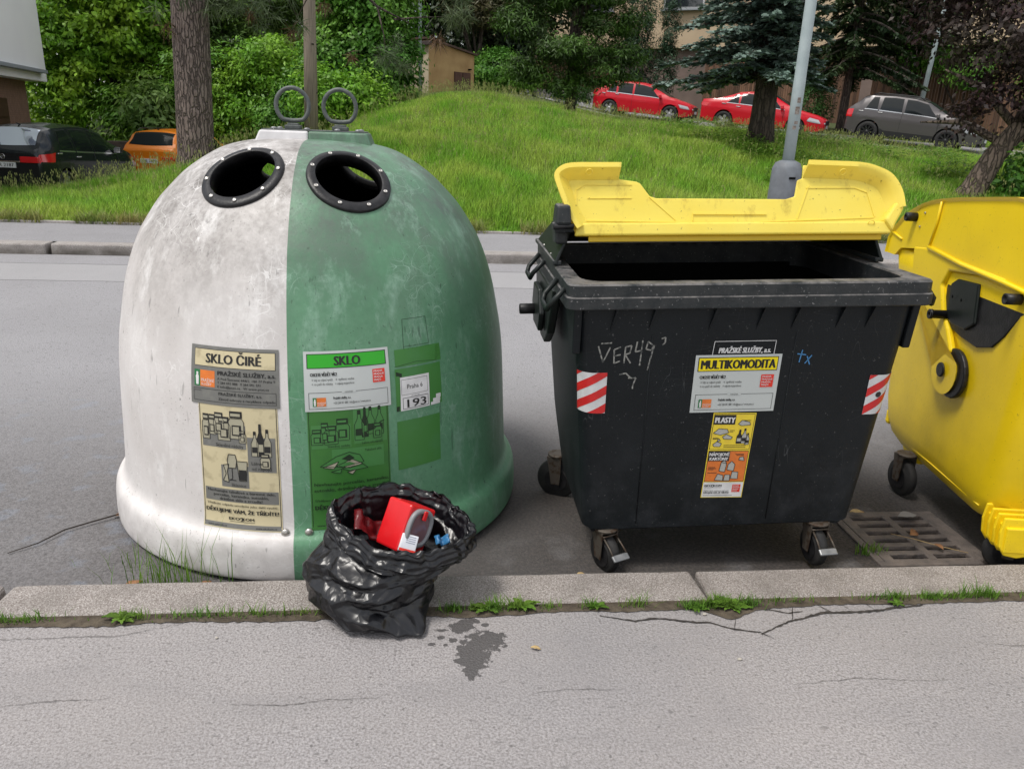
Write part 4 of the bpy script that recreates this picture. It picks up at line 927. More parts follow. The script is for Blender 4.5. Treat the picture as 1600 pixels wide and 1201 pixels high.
# dome lid: extruded side profile with rounded side edges
prof = [(1.262, 1.185), (1.25, 1.27), (1.20, 1.33), (1.12, 1.392), (1.03, 1.435), (.93, 1.472), (.84, 1.495), (.75, 1.510), (.60, 1.528), (.43, 1.543), (.28, 1.556), (.15, 1.566), (.02, 1.562), (-.08, 1.53), (-.17, 1.46), (-.23, 1.37), (-.262, 1.27), (-.265, 1.19)]
low = [(1.262, 1.185), (1.16, 1.185), (1.10, 1.23), (.79, 1.268), (.45, 1.23), (.1, 1.215), (-.265, 1.19)]
mb = MB(); LL = []
for u, ins in ((-.078, .022), (-.086, .010), (-.090, .0), (-.090+.02, 0), (YW+.07, 0), (YW+.09, 0), (YW+.086, .01), (YW+.078, .022)):
    q = [];
    for a, b in prof: q.append(Vector((u, a+(.5-a)*ins*.5, b-(ins*.8 if b > 1.3 else 0))))
    LL.append(q)
n = len(prof); vs = [p for q in LL for p in q]; fs = [(i*n+k, i*n+k+1, (i+1)*n+k+1, (i+1)*n+k) for i in range(len(LL)-1) for k in range(n-1)]
mb.add(vs, fs, 0, True)
for i, q in ((0, LL[0]), (1, LL[-1])):
    P = [(p.y, p.z) for p in q]+[(a, b) for a, b in low[1:-1]][::-1]
    x = q[0].x; mb.add([(x, a, b) for a, b in P], [tuple(range(len(P)))], 0, False)
    mb.add([(x, a, b) for a, b in low]+[(x+(.05 if i == 0 else -.05), a, b) for a, b in low], [(k, k+1, k+1+len(low), k+len(low)) for k in range(len(low)-1)], 0, False)
ylid = mb.build('dome_lid', M_YBIN, YB)
es = ylid.modifiers.new('edges', 'EDGE_SPLIT'); es.split_angle = R(50)
mb = MB(); mb.tube([(-.082, .79, 1.275), (-.084, .755, 1.40), (-.088, .742, 1.497)], .006, 8); mb.tube([(-.082, .79, 1.276), (-.083, .45, 1.247), (-.083, .1, 1.232), (-.083, -.25, 1.21)], .011, 8); mb.tube([(-.08, 1.24, 1.30), (-.08, 1.10, 1.275)], .006, 8); mb.build('lid_ridge', M_YBIN, ylid)
# pivot arm hanging from the lid
def yside(a, b, h): return (-.050-h-.012*(b-.9), a, b)
arm = [(.95, 1.26), (.90, 1.08), (.76, .95), (.60, .84)]+[(.425+.10*math.cos(R(t)), .765+.10*math.sin(R(t))) for t in range(150, 366, 18)]+[(.40, .86), (.47, .95), (.545, 1.02), (.60, 1.13), (.56, 1.20), (.30, 1.225), (.1, 1.225), (.1, 1.25), (.5, 1.262), (.75, 1.28)]
mb = MB(); mb.prism(arm, .032, lambda a, b, h: yside(a, b, h-.004)); arm_o = mb.build('lid_arm', M_YBIN, YB, bevel=.012, segs=3)
mb = MB(); mb.prism([(.42+.112*math.cos(R(t)), .765+.115*math.sin(R(t))) for t in range(0, 360, 15)], .022, lambda a, b, h: yside(a-.045, b, h-.004)); mb.build('pivot_disc', M_BLACKP, YB, bevel=.006)
A = Matrix.Translation((-.085, .43, .765)) @ Matrix.Rotation(R(-90), 4, 'Y'); MB().lathe([(.034, 0), (.033, .006), (.028, .008)], 24, A).build('pivot_cap', M_BLACKP, arm_o)
for a, b in ((.76, .955), (.795, .925), (.90, 1.43), (.93, 1.36)): MB().lathe([(.006, 0), (.005, .004)], 10, Matrix.Translation((-.0845 if b < 1.2 else -.080, a, b)) @ Matrix.Rotation(R(-90), 4, 'Y')).build('screw', M_BOLT, arm_o)
# black lifting recess with pin
rec = [(.565, .985), (.585, 1.13), (.555, 1.185), (.50, 1.2), (.28, 1.212), (-.14, 1.205), (-.12, 1.17), (-.02, 1.12), (.06, 1.02), (.13, .955), (.24, .925), (.38, .935), (.47, .95)]
mb = MB(); mb.prism(rec, .012, lambda a, b, h: yside(a, b, h-.004)); recess = mb.build('lifting_recess', M_BLACKP, YB, bevel=.004)
mb = MB(); mb.prism([(.52, 1.0), (.53, 1.15), (.48, 1.18), (.30, 1.19), (.27, 1.02), (.34, .975), (.46, .975)], .016, lambda a, b, h: yside(a, b, h+.006)); mb.build('trunnion_plate', M_HOOD, recess, bevel=.008)
for (a, b, r, ln) in ((.52, 1.005, .02, .075), ): MB().lathe([(r, 0), (r, ln), (r*1.15, ln), (r*1.15, ln+.012), (r*.5, ln+.012), (r*.4, ln-.01)], 20, Matrix.Translation((-.06, a, b)) @ Matrix.Rotation(R(-90), 4, 'Y')).build('trunnion_pin', M_BLACKP, recess)
MB().lathe([(.022, 0), (.022, .05), (.019, .055), (.012, .055), (.01, .03)], 20, Matrix.Translation((-.078, .99, 1.40)) @ Matrix.Rotation(R(-90), 4, 'Y')).build('lid_peg', M_BLACKP, ylid)
MB().lathe([(.022, 0), (.022, .06), (.014, .06), (.01, .03)], 20, Matrix.Translation((-.078, -.02, 1.19)) @ Matrix.Rotation(R(-90), 4, 'Y')).build('lid_peg', M_BLACKP, ylid)
for t in (0, 1):
    z = 1.13+t*.05
    MB().lathe([(.008, 0), (.006, .001)], 12, Matrix.Translation((-.085, .47-.08*t, 1.10)) @ Matrix.Rotation(R(-90), 4, 'Y')).build('bolt_hole', M_INNER, recess)
# lower ribs and caster sockets
mb = MB()
for v in (-.13, -.085, -.04, .005): mb.prism([(.012, .30), (.006, .23), (.016, .165), (.045, .125), (.10, .115), (.16, .13), (.16, .30)], .012, lambda a, b, h, v=v: (a, v+h, b))
mb.box((.10, -.06, .20), (.13, .15, .12), taper=(1.15, 1.1)); mb.build('caster_socket', M_YBIN, YB, bevel=.008)
for q in ((.12, .78, .20), (1.16, -.06, .18), (1.16, .78, .2)): MB().box(q, (.16, .16, .06), taper=(1.2, 1.2)).build('caster_socket', M_YBIN, YB, bevel=.01)
mb = MB(); mb.tube([(.016, .90, .245), (.004, .5, .262), (.01, .06, .262)], .0035, 6); mb.build('mould_seam', M_YBIN, YB)
mb = MB(); mb.box((.045, 1.07, .30), (.07, .05, .09)); mb.build('rear_foot', M_YBIN, YB, bevel=.02)
caster(YB, (.12, -.03, .0), 70, True); caster(YB, (-.02, .70, .0), 12, False, .10); caster(YB, (1.16, -.03, .0), 40, True); caster(YB, (1.16, .78, .0), 40, False, .10)

# ------------------------------------------------------------------ drain grate
DG = thing('drain_grate', 'rusty cast iron drain grate in the gutter between the black bin and the yellow container', 'drain grate', ((GX0+GX1)/2, (GY0+GY1)/2, -.1))
M_IRON = mat('cast_iron', (.085, .072, .066), .75, (.14, .115, .10), 14, bump=.5, bscale=50)
wx, wy = GX1-GX0, GY1-GY0; mb = MB()
for s in (-1, 1):
    mb.box((0, s*(wy/2-.018), -.004), (wx, .036, .03)); mb.box((s*(wx/2-.018), 0, -.004), (.036, wy-.072, .03))
mb.build('frame', M_IRON, DG, bevel=.004)
mb = MB(); nb = 7
for k in range(nb):
    y = -wy/2+.036+(wy-.072)*k/(nb-1)*.999; mb.box((0, y, 0), (wx-.074, .036, .024))
mb.box((0, 0, .0025), (.04, wy-.08, .024)); mb.box((-wx/2+.062, 0, .0015), (.05, wy-.08, .024)); mb.box((wx/2-.062, 0, .0015), (.05, wy-.08, .024))
mb.build('bars', M_IRON, DG, bevel=.005)
mb = MB(); mb.box((0, 0, -.33), (wx, wy, .01))
for s in (-1, 1): mb.box((s*(wx/2+.004), 0, -.17), (.008, wy, .31)); mb.box((0, s*(wy/2+.004), -.17), (wx, .008, .31))
mb.build('pit', M_INNER, DG)
# ------------------------------------------------------------------ rubbish bag and what lies in it
def creases(n, l, vec, cout, b, tcn):
    nn = N(n, 'ShaderNodeTexNoise'); nn.inputs['Scale'].default_value = 6; l.new(vec, nn.inputs['Vector'])
    hs = None
    for sc, st, k in ((9, (1, 1, .45), 1.0), (17, (.5, 1, 1.2), .6), (34, (1, .7, .6), .3)):
        mv = N(n, 'ShaderNodeMix', data_type='RGBA'); mv.inputs[0].default_value = .14; l.new(scaled(n, l, vec, st, (sc, 1, 2)), mv.inputs[6]); l.new(nn.outputs['Color'], mv.inputs[7])
        v = N(n, 'ShaderNodeTexVoronoi'); v.feature = 'F1'; v.inputs['Scale'].default_value = sc; l.new(mv.outputs[2], v.inputs['Vector'])
        h = math_(n, l, 'MULTIPLY', v.outputs['Distance'], k); hs = h if hs is None else math_(n, l, 'ADD', hs, h)
    bp = N(n, 'ShaderNodeBump'); bp.inputs['Strength'].default_value = .8; bp.inputs['Distance'].default_value = .016; l.new(hs, bp.inputs['Height']); l.new(bp.outputs[0], b.inputs['Normal'])
    return cout
M_BAG = mat('black_bag_film', (.0035, .0038, .0055), .31, (.005, .0052, .007), 6, spec=.5, extra=creases)
def tri(x): return 1-4*abs(x-math.floor(x)-.5)        # -1 .. 1, sharp creases
def bag_mesh():
    NA, NT = 264, 190
    ctrl = [  # t, centre, rx, ry, mouth tilt amount
        (0.00, (-.195, 2.425, .004), .05, .05, 0), (.03, (-.195, 2.425, .004), .135, .13, 0), (.08, (-.20, 2.43, .02), .178, .165, 0), (.18, (-.222, 2.445, .07), .208, .185, .05), (.30, (-.215, 2.455, .125), .214, .185, .2),
        (.42, (-.18, 2.462, .185), .216, .178, .5), (.52, (-.145, 2.47, .232), .228, .17, .8), (.565, (-.122, 2.478, .256), .226, .160, 1), (.60, (-.112, 2.482, .266), .246, .176, 1), (.65, (-.108, 2.486, .285), .254, .180, 1), (.71, (-.106, 2.488, .315), .248, .170, 1), (.745, (-.105, 2.49, .330), .238, .162, 1),
        (.765, (-.105, 2.49, .330), .230, .155, 1), (.84, (-.108, 2.487, .28), .21, .145, 1), (.92, (-.12, 2.48, .19), .185, .135, .8), (1.0, (-.14, 2.47, .14), .05, .04, .6)]
    T = np.array([c[0] for c in ctrl]); G = np.array([(*c[1], c[2], c[3], c[4]) for c in ctrl])
    nv = noise.noise; vs = []
    for j in range(NT+1):
        t = j/NT; cx, cy, cz, rx, ry, tl = [float(np.interp(t, T, G[:, k])) for k in range(6)]
        inside = t > .755
        for i in range(NA):
            f = i/NA; a = 2*math.pi*f; ca, sa = math.cos(a), math.sin(a)
            sq = 1+.05*math.cos(4*a+.6)
            p = Vector((cx+rx*ca*sq, cy+ry*sa*sq, cz)); p.z += tl*(.30*(ry*sa)-.15*(rx*ca))
            k = max(0, math.cos(a-R(-50)))**12*max(0, 1-abs(t-.06)/.17); p += Vector((.060, -.085, -.0))*k
            kb = max(0, math.cos(a-R(190)))**2*max(0, 1-abs(t-.30)/.28); p.x -= .015*kb
            n = Vector((ca/rx, sa/ry, .35*((t-.35) if not inside else -.3))).normalized()
            q = Vector((ca*1.5, sa*1.5, t*3)); w1 = nv(q*1.3); w2 = nv(q*1.3+Vector((7, 3, 1))); w3 = nv(q*2.7+Vector((1, 9, 4))); w4 = nv(q*5+Vector((3, 3, 8)))
            m1 = min(1, max(0, .55+1.3*nv(q*.9+Vector((2, 2, 2))))); m2 = min(1, max(0, .5+1.5*nv(q*1.2+Vector((5, 1, 7))))); m3 = min(1, max(0, .4+1.6*nv(q*1.5+Vector((8, 6, 2)))))
            if t < .56:      # taut film: long creases fanning out between the cuff and the lower corner
                d = .015*m1*tri(3*f+3.0*t+.42*w1)+.012*m2*tri(4*f-5.0*t+.45*w2+.3)+.007*m3*tri(2*f+8*t+.5*w3)+.0035*m1*tri(8*f+5*t+.7*w3)+.0016*m2*tri(13*f-14*t+.9*w4)
                d *= min(1, t/.05)*(1-.35*max(0, (t-.46)/.1))
            else:            # cuff: bunched horizontal folds with short cross creases
                d = .008*m1*tri(1*f+10*t+.7*w1)+.008*m2*tri(8*f+2*t+.8*w2)+.005*m3*tri(14*f-5*t+1.0*w3)+.0022*tri(5*f+26*t+.9*w3)
                if inside: d *= -.9 if t < .9 else -.3
            if .60 < t < .79: p.z += .016*nv(Vector((ca*2.2, sa*2.2, 4)))+.009*tri(7*f+.8*w2)*m2+.004*tri(19*f+w3)
            p += n*d
            if t < .5: p.z = max(p.z, .003+.004*t)
            dx, dy = p.x+.54, p.y-3.66; rr_ = math.hypot(dx, dy)     # keep clear of the glass bank behind
            if rr_ < .966 and p.z < .14: p.x = -.54+dx*.966/rr_; p.y = 3.66+dy*.966/rr_
            vs.append(p)
    fs = [(j*NA+i, j*NA+(i+1) % NA, (j+1)*NA+(i+1) % NA, (j+1)*NA+i) for j in range(NT) for i in range(NA)]
    fs.append(tuple(range(NA))[::-1]); fs.append(tuple(NT*NA+i for i in range(NA)))
    return vs, fs
BAG = thing('rubbish_bag', 'open crumpled black plastic rubbish bag slumped on the kerb against the glass bank', 'rubbish bag', (-.18, 2.40, 0))
v, f = bag_mesh(); o = Vector((-.18, 2.43, 0)); k = len(f)
mb = MB(); mb.add([x-o for x in v], f, 0, True); film = mb.build('film', M_BAG, BAG)
# red box with a round grey framed lid
M_REDBOX = mat('glossy_red_card', (.62, .008, .012), .33, (.58, .006, .01), 20); M_GREYRING = mat('grey_ring_plastic', (.21, .215, .225), .4); M_CLEAR = mat('smoky_window', (.16, .09, .10), .15, spec=.8); M_CARD = mat('white_carton', (.72, .73, .76), .5, (.6, .62, .68), 25)
M_BLUEC = mat('blue_wrapper', (.03, .15, .32), .35)
rot = (Matrix.Rotation(R(20), 4, 'Y') @ Matrix.Rotation(R(-22), 4, 'X') @ Matrix.Rotation(R(-52), 4, 'Z')).to_euler()
RB = thing('red_box', 'shiny red box with a round grey framed lid lying in the rubbish bag', 'box', (-.095, 2.48, .283), rot)
mb = MB().box((0, 0, 0), (.12, .13, .17)); mb.build('carton', M_REDBOX, RB, bevel=.008)
A = Matrix.Translation((.061, 0, .01)) @ Matrix.Rotation(R(90), 4, 'Y')
sq = lambda k, hz: [A @ Vector((.069*math.copysign(abs(math.cos(t))**.75, math.cos(t))*k, .058*math.copysign(abs(math.sin(t))**.75, math.sin(t))*k, hz)) for t in np.linspace(0, 2*math.pi, 40, endpoint=False)]
mb = MB(); mb.loft([sq(1, -.002), sq(1.02, .008), sq(.97, .014), sq(.80, .014), sq(.78, .004)], sm=True); ringo = mb.build('lid_ring', M_GREYRING, RB)
mb = MB(); mb.add(sq(.80, .005), [tuple(range(40))]); mb.build('lid_window', M_CLEAR, ringo)
MB().box(A @ Vector((-.048, .0, .015)), (.008, .018, .034)).build('lid_latch', M_REDBOX, ringo, bevel=.003)
rot2 = (Matrix.Rotation(R(18), 4, 'Z') @ Matrix.Rotation(R(-30), 4, 'X') @ Matrix.Rotation(R(24), 4, 'Y')).to_euler()
WC = thing('small_carton', 'small white carton with grey print leaning on the red box inside the bag', 'carton', (-.085, 2.392, .262), rot2)
MB().box((0, 0, 0), (.06, .03, .062)).build('carton', M_CARD, WC, bevel=.003)
D = Decal(lambda u, v, off: (u, -.015-off, v), .0006, .0004); D.rect(-.03, -.029, .03, -.020, P_RED, 0)
for i in range(4): D.rect(-.012, .022-.007*i, .022, .0243-.007*i, mat('grey_ink', (.2, .22, .3), .5), 0)
D.build('print', WC)
mb = MB(); mb.grid(10, 6, lambda a, b: Vector(((a-.5)*.09, (b-.5)*.05, .012*noise.noise(Vector((a*4, b*4, 1)))+.012*math.sin(a*9))), sm=True)
bw = mb.build('blue_wrapper', M_BLUEC, solid=.002); bw.scale = (.6, .7, 1); bw.location = (.035, 2.43, .252); bw.rotation_euler = (R(35), R(10), R(20)); tag(bw, 'crumpled blue wrapper at the right side inside the bag', 'wrapper')
mb = MB(); mb.grid(12, 8, lambda a, b: Vector(((a-.5)*.13, (b-.5)*.09, .02*noise.noise(Vector((a*4, b*4, 5)))+.01*math.sin(a*7)))); dr = mb.build('red_wrapper', mat('dark_red_film', (.10, .004, .006), .3), solid=.002)
dr.location = (-.225, 2.48, .285); dr.rotation_euler = (R(25), R(35), R(20)); tag(dr, 'dark red glossy wrapper deep in the left of the bag', 'wrapper')

# ------------------------------------------------------------------ litter
def leafcard(name, loc, rz, L, W_, m, label, cat, tilt=0):
    mb = MB(); rr = random.Random(int(abs(loc[0]*1000)))
    mb.grid(8, 4, lambda a, b: Vector(((a-.5)*L, (b-.5)*W_*math.sin(math.pi*min(.97, max(.05, a))), .006*math.sin(a*3.1)+.10*W_*abs(b-.5)*2+.003*rr.random())))
    o = mb.build(name, m, solid=.001); o.location = loc; o.rotation_euler = (tilt, .1, rz); return tag(o, label, cat)
M_DRY = mat('dry_leaf', (.30, .15, .065), .7, (.2, .09, .04), 40); M_DRY2 = mat('pale_dry_leaf', (.45, .33, .15), .7, (.3, .2, .1), 40); M_PEBBLE = mat('pale_pebble', (.40, .37, .32), .8)
leafcard('dry_leaf', (2.23, 2.98, -.072), .6, .07, .04, M_DRY, 'curled brown dry leaf upright on the drain grate near its middle', 'leaf', .5)
leafcard('dry_leaf', (2.28, 2.86, -.074), 1.6, .06, .03, M_DRY, 'brown dry leaf on the drain grate nearest the kerb', 'leaf')
leafcard('dry_leaf', (2.07, 3.19, -.072), .1, .08, .04, M_DRY2, 'pale dry leaf at the far left corner of the drain grate', 'leaf')
leafcard('paper_scrap', (2.30, 3.14, -.07), .3, .12, .06, mat('grey_scrap', (.22, .21, .2), .8), 'grey paper scrap lying across the far bars of the drain grate', 'scrap')
leafcard('dry_leaf', (.345, 2.135, .004), -.3, .035, .016, M_DRY2, 'small tan dry leaf on the pavement right of the damp patch', 'leaf')
leafcard('dry_leaf', (.61, 2.72, -.09), .4, .045, .02, M_DRY2, 'small tan leaf on the road left of the front caster of the black bin', 'leaf')
leafcard('dry_leaf', (-1.40, 3.3, -.095), .3, .10, .045, M_DRY, 'brown leaf tucked at the left foot of the glass bank beside the twig', 'leaf')
leafcard('dry_leaf', (-1.16, 2.72, -.09), .8, .07, .04, M_DRY, 'brown leaf in the gutter grass left of the glass bank', 'leaf')
leafcard('dry_leaf', (-.88, 2.70, -.085), 1.1, .06, .04, M_DRY, 'brown leaf in the gutter under the white half of the glass bank', 'leaf')
def pebble(loc, s, label):
    bmv = MB(); bmv.grid(10, 6, lambda a, b: Vector((math.cos(2*math.pi*a)*math.sin(math.pi*b), math.sin(2*math.pi*a)*math.sin(math.pi*b)*.7, math.cos(math.pi*b)*.5))*s*(1+.25*noise.noise(Vector((math.cos(6.28*a)*2, b*3, s*99)))))
    o = bmv.build('pebble', M_PEBBLE); o.location = loc; tag(o, label, 'pebble')
pebble((-.715, 2.245, .004), .0055, 'pale pebble on the pavement below the white half of the glass bank'); pebble((.985, 2.30, .005), .008, 'pale pebble in the weedy joint below the black bin')
pebble((1.02, 2.05, .004), .008, 'cream pebble alone on the pavement under the right end of the cracks'); pebble((.82, 3.6, -.095), .015, 'white pebble on the road between glass bank and black bin')
mb = MB(); P = [(-1.75, 2.98, -.092), (-1.66, 3.05, -.086), (-1.60, 3.16, -.085), (-1.5, 3.24, -.085), (-1.38, 3.32, -.08), (-1.30, 3.36, -.075)]
tag(mb.tube(P, [.0018, .0028, .0034, .0036, .0036, .003], 7).build('twig', mat('dark_twig', (.03, .022, .018), .8)), 'thin dark bent twig on the road running under the left of the glass bank', 'twig')
mb = MB(); tag(mb.tube([(2.12, 2.98, -.07), (2.2, 2.92, -.066), (2.28, 2.86, -.068), (2.38, 2.80, -.07)], .002, 6).build('grass_stalk', M_DRY2), 'long dry grass stalk lying on the drain grate', 'stalk')
M_FOIL = mat('silver_foil', (.6, .62, .66), .25, metal=.8)
leafcard('foil_scrap', (-.80, 2.67, -.08), .4, .05, .04, M_FOIL, 'small silver foil scrap in the gutter under the glass bank', 'scrap')

# ------------------------------------------------------------------ grass and weeds
M_GRASS = mat('grass_blade', (.19, .40, .035), .5, (.37, .49, .085), 1.1, .36, .64, island=.6, trans=.45, spec=.3)
M_SEED = mat('seed_head', (.36, .36, .15), .7, (.26, .32, .09), 1.5, island=.35, trans=.3, spec=.2)
M_WEED = mat('weed_leaf', (.085, .20, .022), .5, (.15, .25, .035), 8, island=.35, trans=.35, spec=.3)
def blades(P, h, w, lean, m, name, head=None):
    n = len(P); a = rng.uniform(0, 2*np.pi, n); d = np.stack([np.cos(a), np.sin(a), np.zeros(n)], 1); s = np.stack([-np.sin(a), np.cos(a), np.zeros(n)], 1)
    up = np.array([0, 0, 1.]); V = np.zeros((n, 5, 3)); H = h[:, None]; W = w[:, None]; Ln = (lean*h)[:, None]
    mid = P+up*H*.55+d*Ln*.35; tip = P+up*H*.97+d*Ln
    V[:, 0] = P-s*W/2; V[:, 1] = P+s*W/2; V[:, 2] = mid+s*W*.4; V[:, 3] = mid-s*W*.4; V[:, 4] = tip
    return np_mesh(name, V, [(0, 1, 2, 3), (3, 2, 4)], m), tip
CAMX = np.array([0, 0])
def in_view(x, y, pad=3):
    az = np.degrees(np.arctan2(x, y)); return (az > -30-pad) & (az < 41+pad)
LINE = np.array([(4.0, 43), (7.9, 36.0), (12.2, 31.0), (17.2, 27.4), (25, 22.5)]); PLINE = np.array([(-30, 17.8), (-10, 21.5), (-5.5, 26.5), (-4.5, 30)])
def dist_line(x, y, L):
    d = np.full(x.shape, 1e9)
    for (x0, y0), (x1, y1) in zip(L[:-1], L[1:]):
        t = np.clip(((x-x0)*(x1-x0)+(y-y0)*(y1-y0))/((x1-x0)**2+(y1-y0)**2), 0, 1); d = np.minimum(d, np.hypot(x-x0-t*(x1-x0), y-y0-t*(y1-y0)))
    return d
def scatter(n, x0, x1, y0, y1):
    x = rng.uniform(x0, x1, n); y = y0+(y1-y0)*rng.uniform(0, 1, n)**1.35
    k = in_view(x, y) & (dist_line(x, y, LINE) > 2.45) & (dist_line(x, y, PLINE) > 2.9); x, y = x[k], y[k]
    return x, y
x, y = scatter(1000000, -15, 22, 12.56, 30)
z = tz(x, y); dens = np.array([noise.noise(Vector((a*.8, b*.8, 0))) for a, b in zip(x[::1], y[::1])])
edge = np.clip((y-12.5)/.6, .35, 1)
h = (.19+.16*dens+rng.uniform(-.07, .09, len(x)))*edge
g, tip = blades(np.stack([x, y, z-.01], 1), h, rng.uniform(.007, .014, len(x)), rng.uniform(.1, .9, len(x)), M_GRASS, 'meadow_grass'); tag(g, 'lush uncut green grass covering the slope across the road', 'grass', kind='stuff')
xe = rng.uniform(-14, 20, 26000); ye = 12.47+np.abs(rng.normal(0, .16, len(xe))); k = np.array([noise.noise(Vector((a*1.3, 4, 0))) for a in xe]) > -.15; xe, ye = xe[k], ye[k]
g, _ = blades(np.stack([xe, ye, tz(xe, ye)+.02], 1), rng.uniform(.05, .24, len(xe)), rng.uniform(.006, .012, len(xe)), rng.uniform(.4, 1.3, len(xe)), mat('dry_blade', (.30, .27, .09), .6, (.16, .22, .04), 3, island=.4, trans=.3), 'dry_grass_edge'); tag(g, 'dry straggling grass along the far pavement edge', 'grass', kind='stuff')
# tall flowering stalks, thickest toward the crest
x, y = scatter(30000, -15, 22, 12.9, 29); z = tz(x, y); cl = np.array([noise.noise(Vector((a*.35, b*.35, 7))) for a, b in zip(x, y)])
far = np.where(x < -3, (y-13)/3.2, (y-13)/9); k = rng.uniform(0, 1, len(x)) < np.clip(.10+far*.75, 0, 1)*np.clip(.55+cl*1.3, .08, 1); x, y, z = x[k], y[k], z[k]
h = rng.uniform(.30, .62, len(x)); st, tip = blades(np.stack([x, y, z], 1), h, np.full(len(x), .004), rng.uniform(.05, .35, len(x)), M_SEED, 'flowering_grass'); tag(st, 'tall seeding grass stalks scattered over the slope', 'grass', kind='stuff')
n = len(tip); V = np.zeros((n*5, 4, 3)); 
for j in range(5):
    c = tip+np.stack([rng.normal(0, .012, n), rng.normal(0, .012, n), -rng.uniform(0, .11, n)], 1); a = rng.uniform(0, 6.28, n); d = np.stack([np.cos(a)*.007, np.sin(a)*.007, np.zeros(n)], 1); u = np.array([0, 0, .026])
    V[j*n:(j+1)*n] = np.stack([c-u, c+d, c+u, c-d], 1)
tag(np_mesh('grass_seed_heads', V, [(0, 1, 2, 3)], M_SEED), 'pale seed heads of the tall grass', 'grass', kind='stuff')
# taller leafy undergrowth between the crest and the cars on the right
x, y = scatter(60000, 3, 16, 15.5, 25); k = (np.array([noise.noise(Vector((a*.6, b*.6, 3))) for a, b in zip(x, y)]) > .12) & (x > 6.5); x, y = x[k], y[k]; z = tz(x, y)
n = len(x); c = np.stack([x, y, z+rng.uniform(.05, .42, n)], 1); a = rng.uniform(0, 6.28, n); d = np.stack([np.cos(a), np.sin(a), rng.uniform(-.2, .5, n)], 1)*.05; s = np.stack([-np.sin(a), np.cos(a), np.zeros(n)], 1)*.028
tag(np_mesh('undergrowth', np.stack([c-d, c+s, c+d, c-s], 1), [(0, 1, 2, 3)], M_WEED), 'low leafy undergrowth in the grass below the parked cars', 'undergrowth', kind='stuff')
# tufts along the kerb joint
pts = []
for cx, wd, nn in ((-1.55, .22, 260), (-1.40, .12, 120), (-1.02, .07, 60), (-.85, .12, 90), (-.62, .2, 120), (-.45, .1, 60), (.07, .05, 110), (.15, .06, 60), (.22, .05, 90), (.31, .06, 110), (.42, .05, 60), (.58, .04, 70), (.75, .06, 60), (.95, .05, 150), (1.02, .05, 160), (1.08, .04, 200), (1.17, .05, 120), (1.35, .15, 60), (1.75, .12, 130), (1.9, .05, 150), (2.0, .1, 160), (2.14, .05, 170), (2.35, .12, 150), (2.55, .15, 120)):
    for i in range(nn): pts.append((cx+rng.normal(0, wd*.5), 2.366+rng.normal(0, .010)-(.03*rng.uniform() if .9 < cx < 1.2 else 0), .002))
P = np.array(pts); big = np.array([noise.noise(Vector((p[0]*6, 2, 0))) for p in P])
g, _ = blades(P, np.clip(rng.uniform(.012, .045, len(P))*(1+.8*big), .008, .07), rng.uniform(.002, .0045, len(P)), rng.uniform(.2, 1.1, len(P)), M_WEED, 'kerb_weeds'); tag(g, 'short grass tufts growing in the joint along the kerb', 'weeds', kind='stuff')
def tuft(name, c, n, hmin, hmax, label, spread=.03, w=.004, lean=(.1, .6)):
    P = np.array(c)+np.stack([rng.normal(0, spread, n), rng.normal(0, spread*.5, n), np.zeros(n)], 1)
    g, _ = blades(P, rng.uniform(hmin, hmax, n), np.full(n, w), rng.uniform(*lean, n), M_WEED, name); tag(g, label, 'grass tuft')
tuft('grass_tuft', (-1.03, 2.70, -.1), 70, .06, .24, 'grass tuft in the gutter at the left foot of the glass bank', .07)
tuft('grass_tuft', (-.86, 2.66, -.1), 22, .10, .36, 'sparse long grass blades in front of the white half of the glass bank', .05, .004)
tuft('grass_tuft', (-1.22, 2.85, -.1), 30, .05, .15, 'thin grass sprigs on the road left of the glass bank', .1, .003)
tuft('grass_tuft', (1.955, 2.86, -.1), 60, .02, .07, 'small weeds at the left edge of the drain grate', .03, .005)
tuft('grass_tuft', (2.10, 3.36, -.1), 25, .03, .08, 'tiny weed on the road behind the drain grate', .02, .006)
def dandelion(c, s, n, label):
    mb = MB(); rr = random.Random(int(c[0]*977))
    for i in range(n):
        a = 2*math.pi*i/n+rr.uniform(-.3, .3); L = s*rr.uniform(.6, 1.1); wv = L*.17; el = rr.uniform(.15, .7)
        def f(u, v, a=a, L=L, wv=wv, el=el):
            r = u*L; ww = wv*(v-.5)*2*math.sin(math.pi*min(.96, u*.9+.08))*(1+.35*math.sin(u*22)); z = r*el-(r*r/L)*.45*el*1.6+abs(v-.5)*.01
            return Vector((c[0]+math.cos(a)*r-math.sin(a)*ww, c[1]+math.sin(a)*r*.7+math.cos(a)*ww, c[2]+max(0, z)+.004))
        mb.grid(9, 2, f)
    o = mb.build('weed_plant', M_WEED, solid=.0006); tag(o, label, 'weed')
dandelion((-1.06, 2.365, .0), .062, 12, 'broad leaved weed in the kerb joint left below the glass bank'); dandelion((.33, 2.375, .0), .066, 11, 'leafy dandelion in the kerb joint right of the rubbish bag')
dandelion((.20, 2.36, .0), .06, 9, 'small leafy weed in the kerb joint beside the rubbish bag'); dandelion((1.10, 2.34, .0), .075, 12, 'leafy weed at the broken kerb joint under the black bin'); dandelion((.96, 2.335, 0), .05, 10, 'low weed left of the broken kerb joint'); dandelion((.60, 2.36, 0), .045, 8, 'tiny weed in the kerb joint midway under the black bin'); dandelion((1.74, 2.33, 0), .04, 8, 'tiny weed among the pavement cracks on the right')

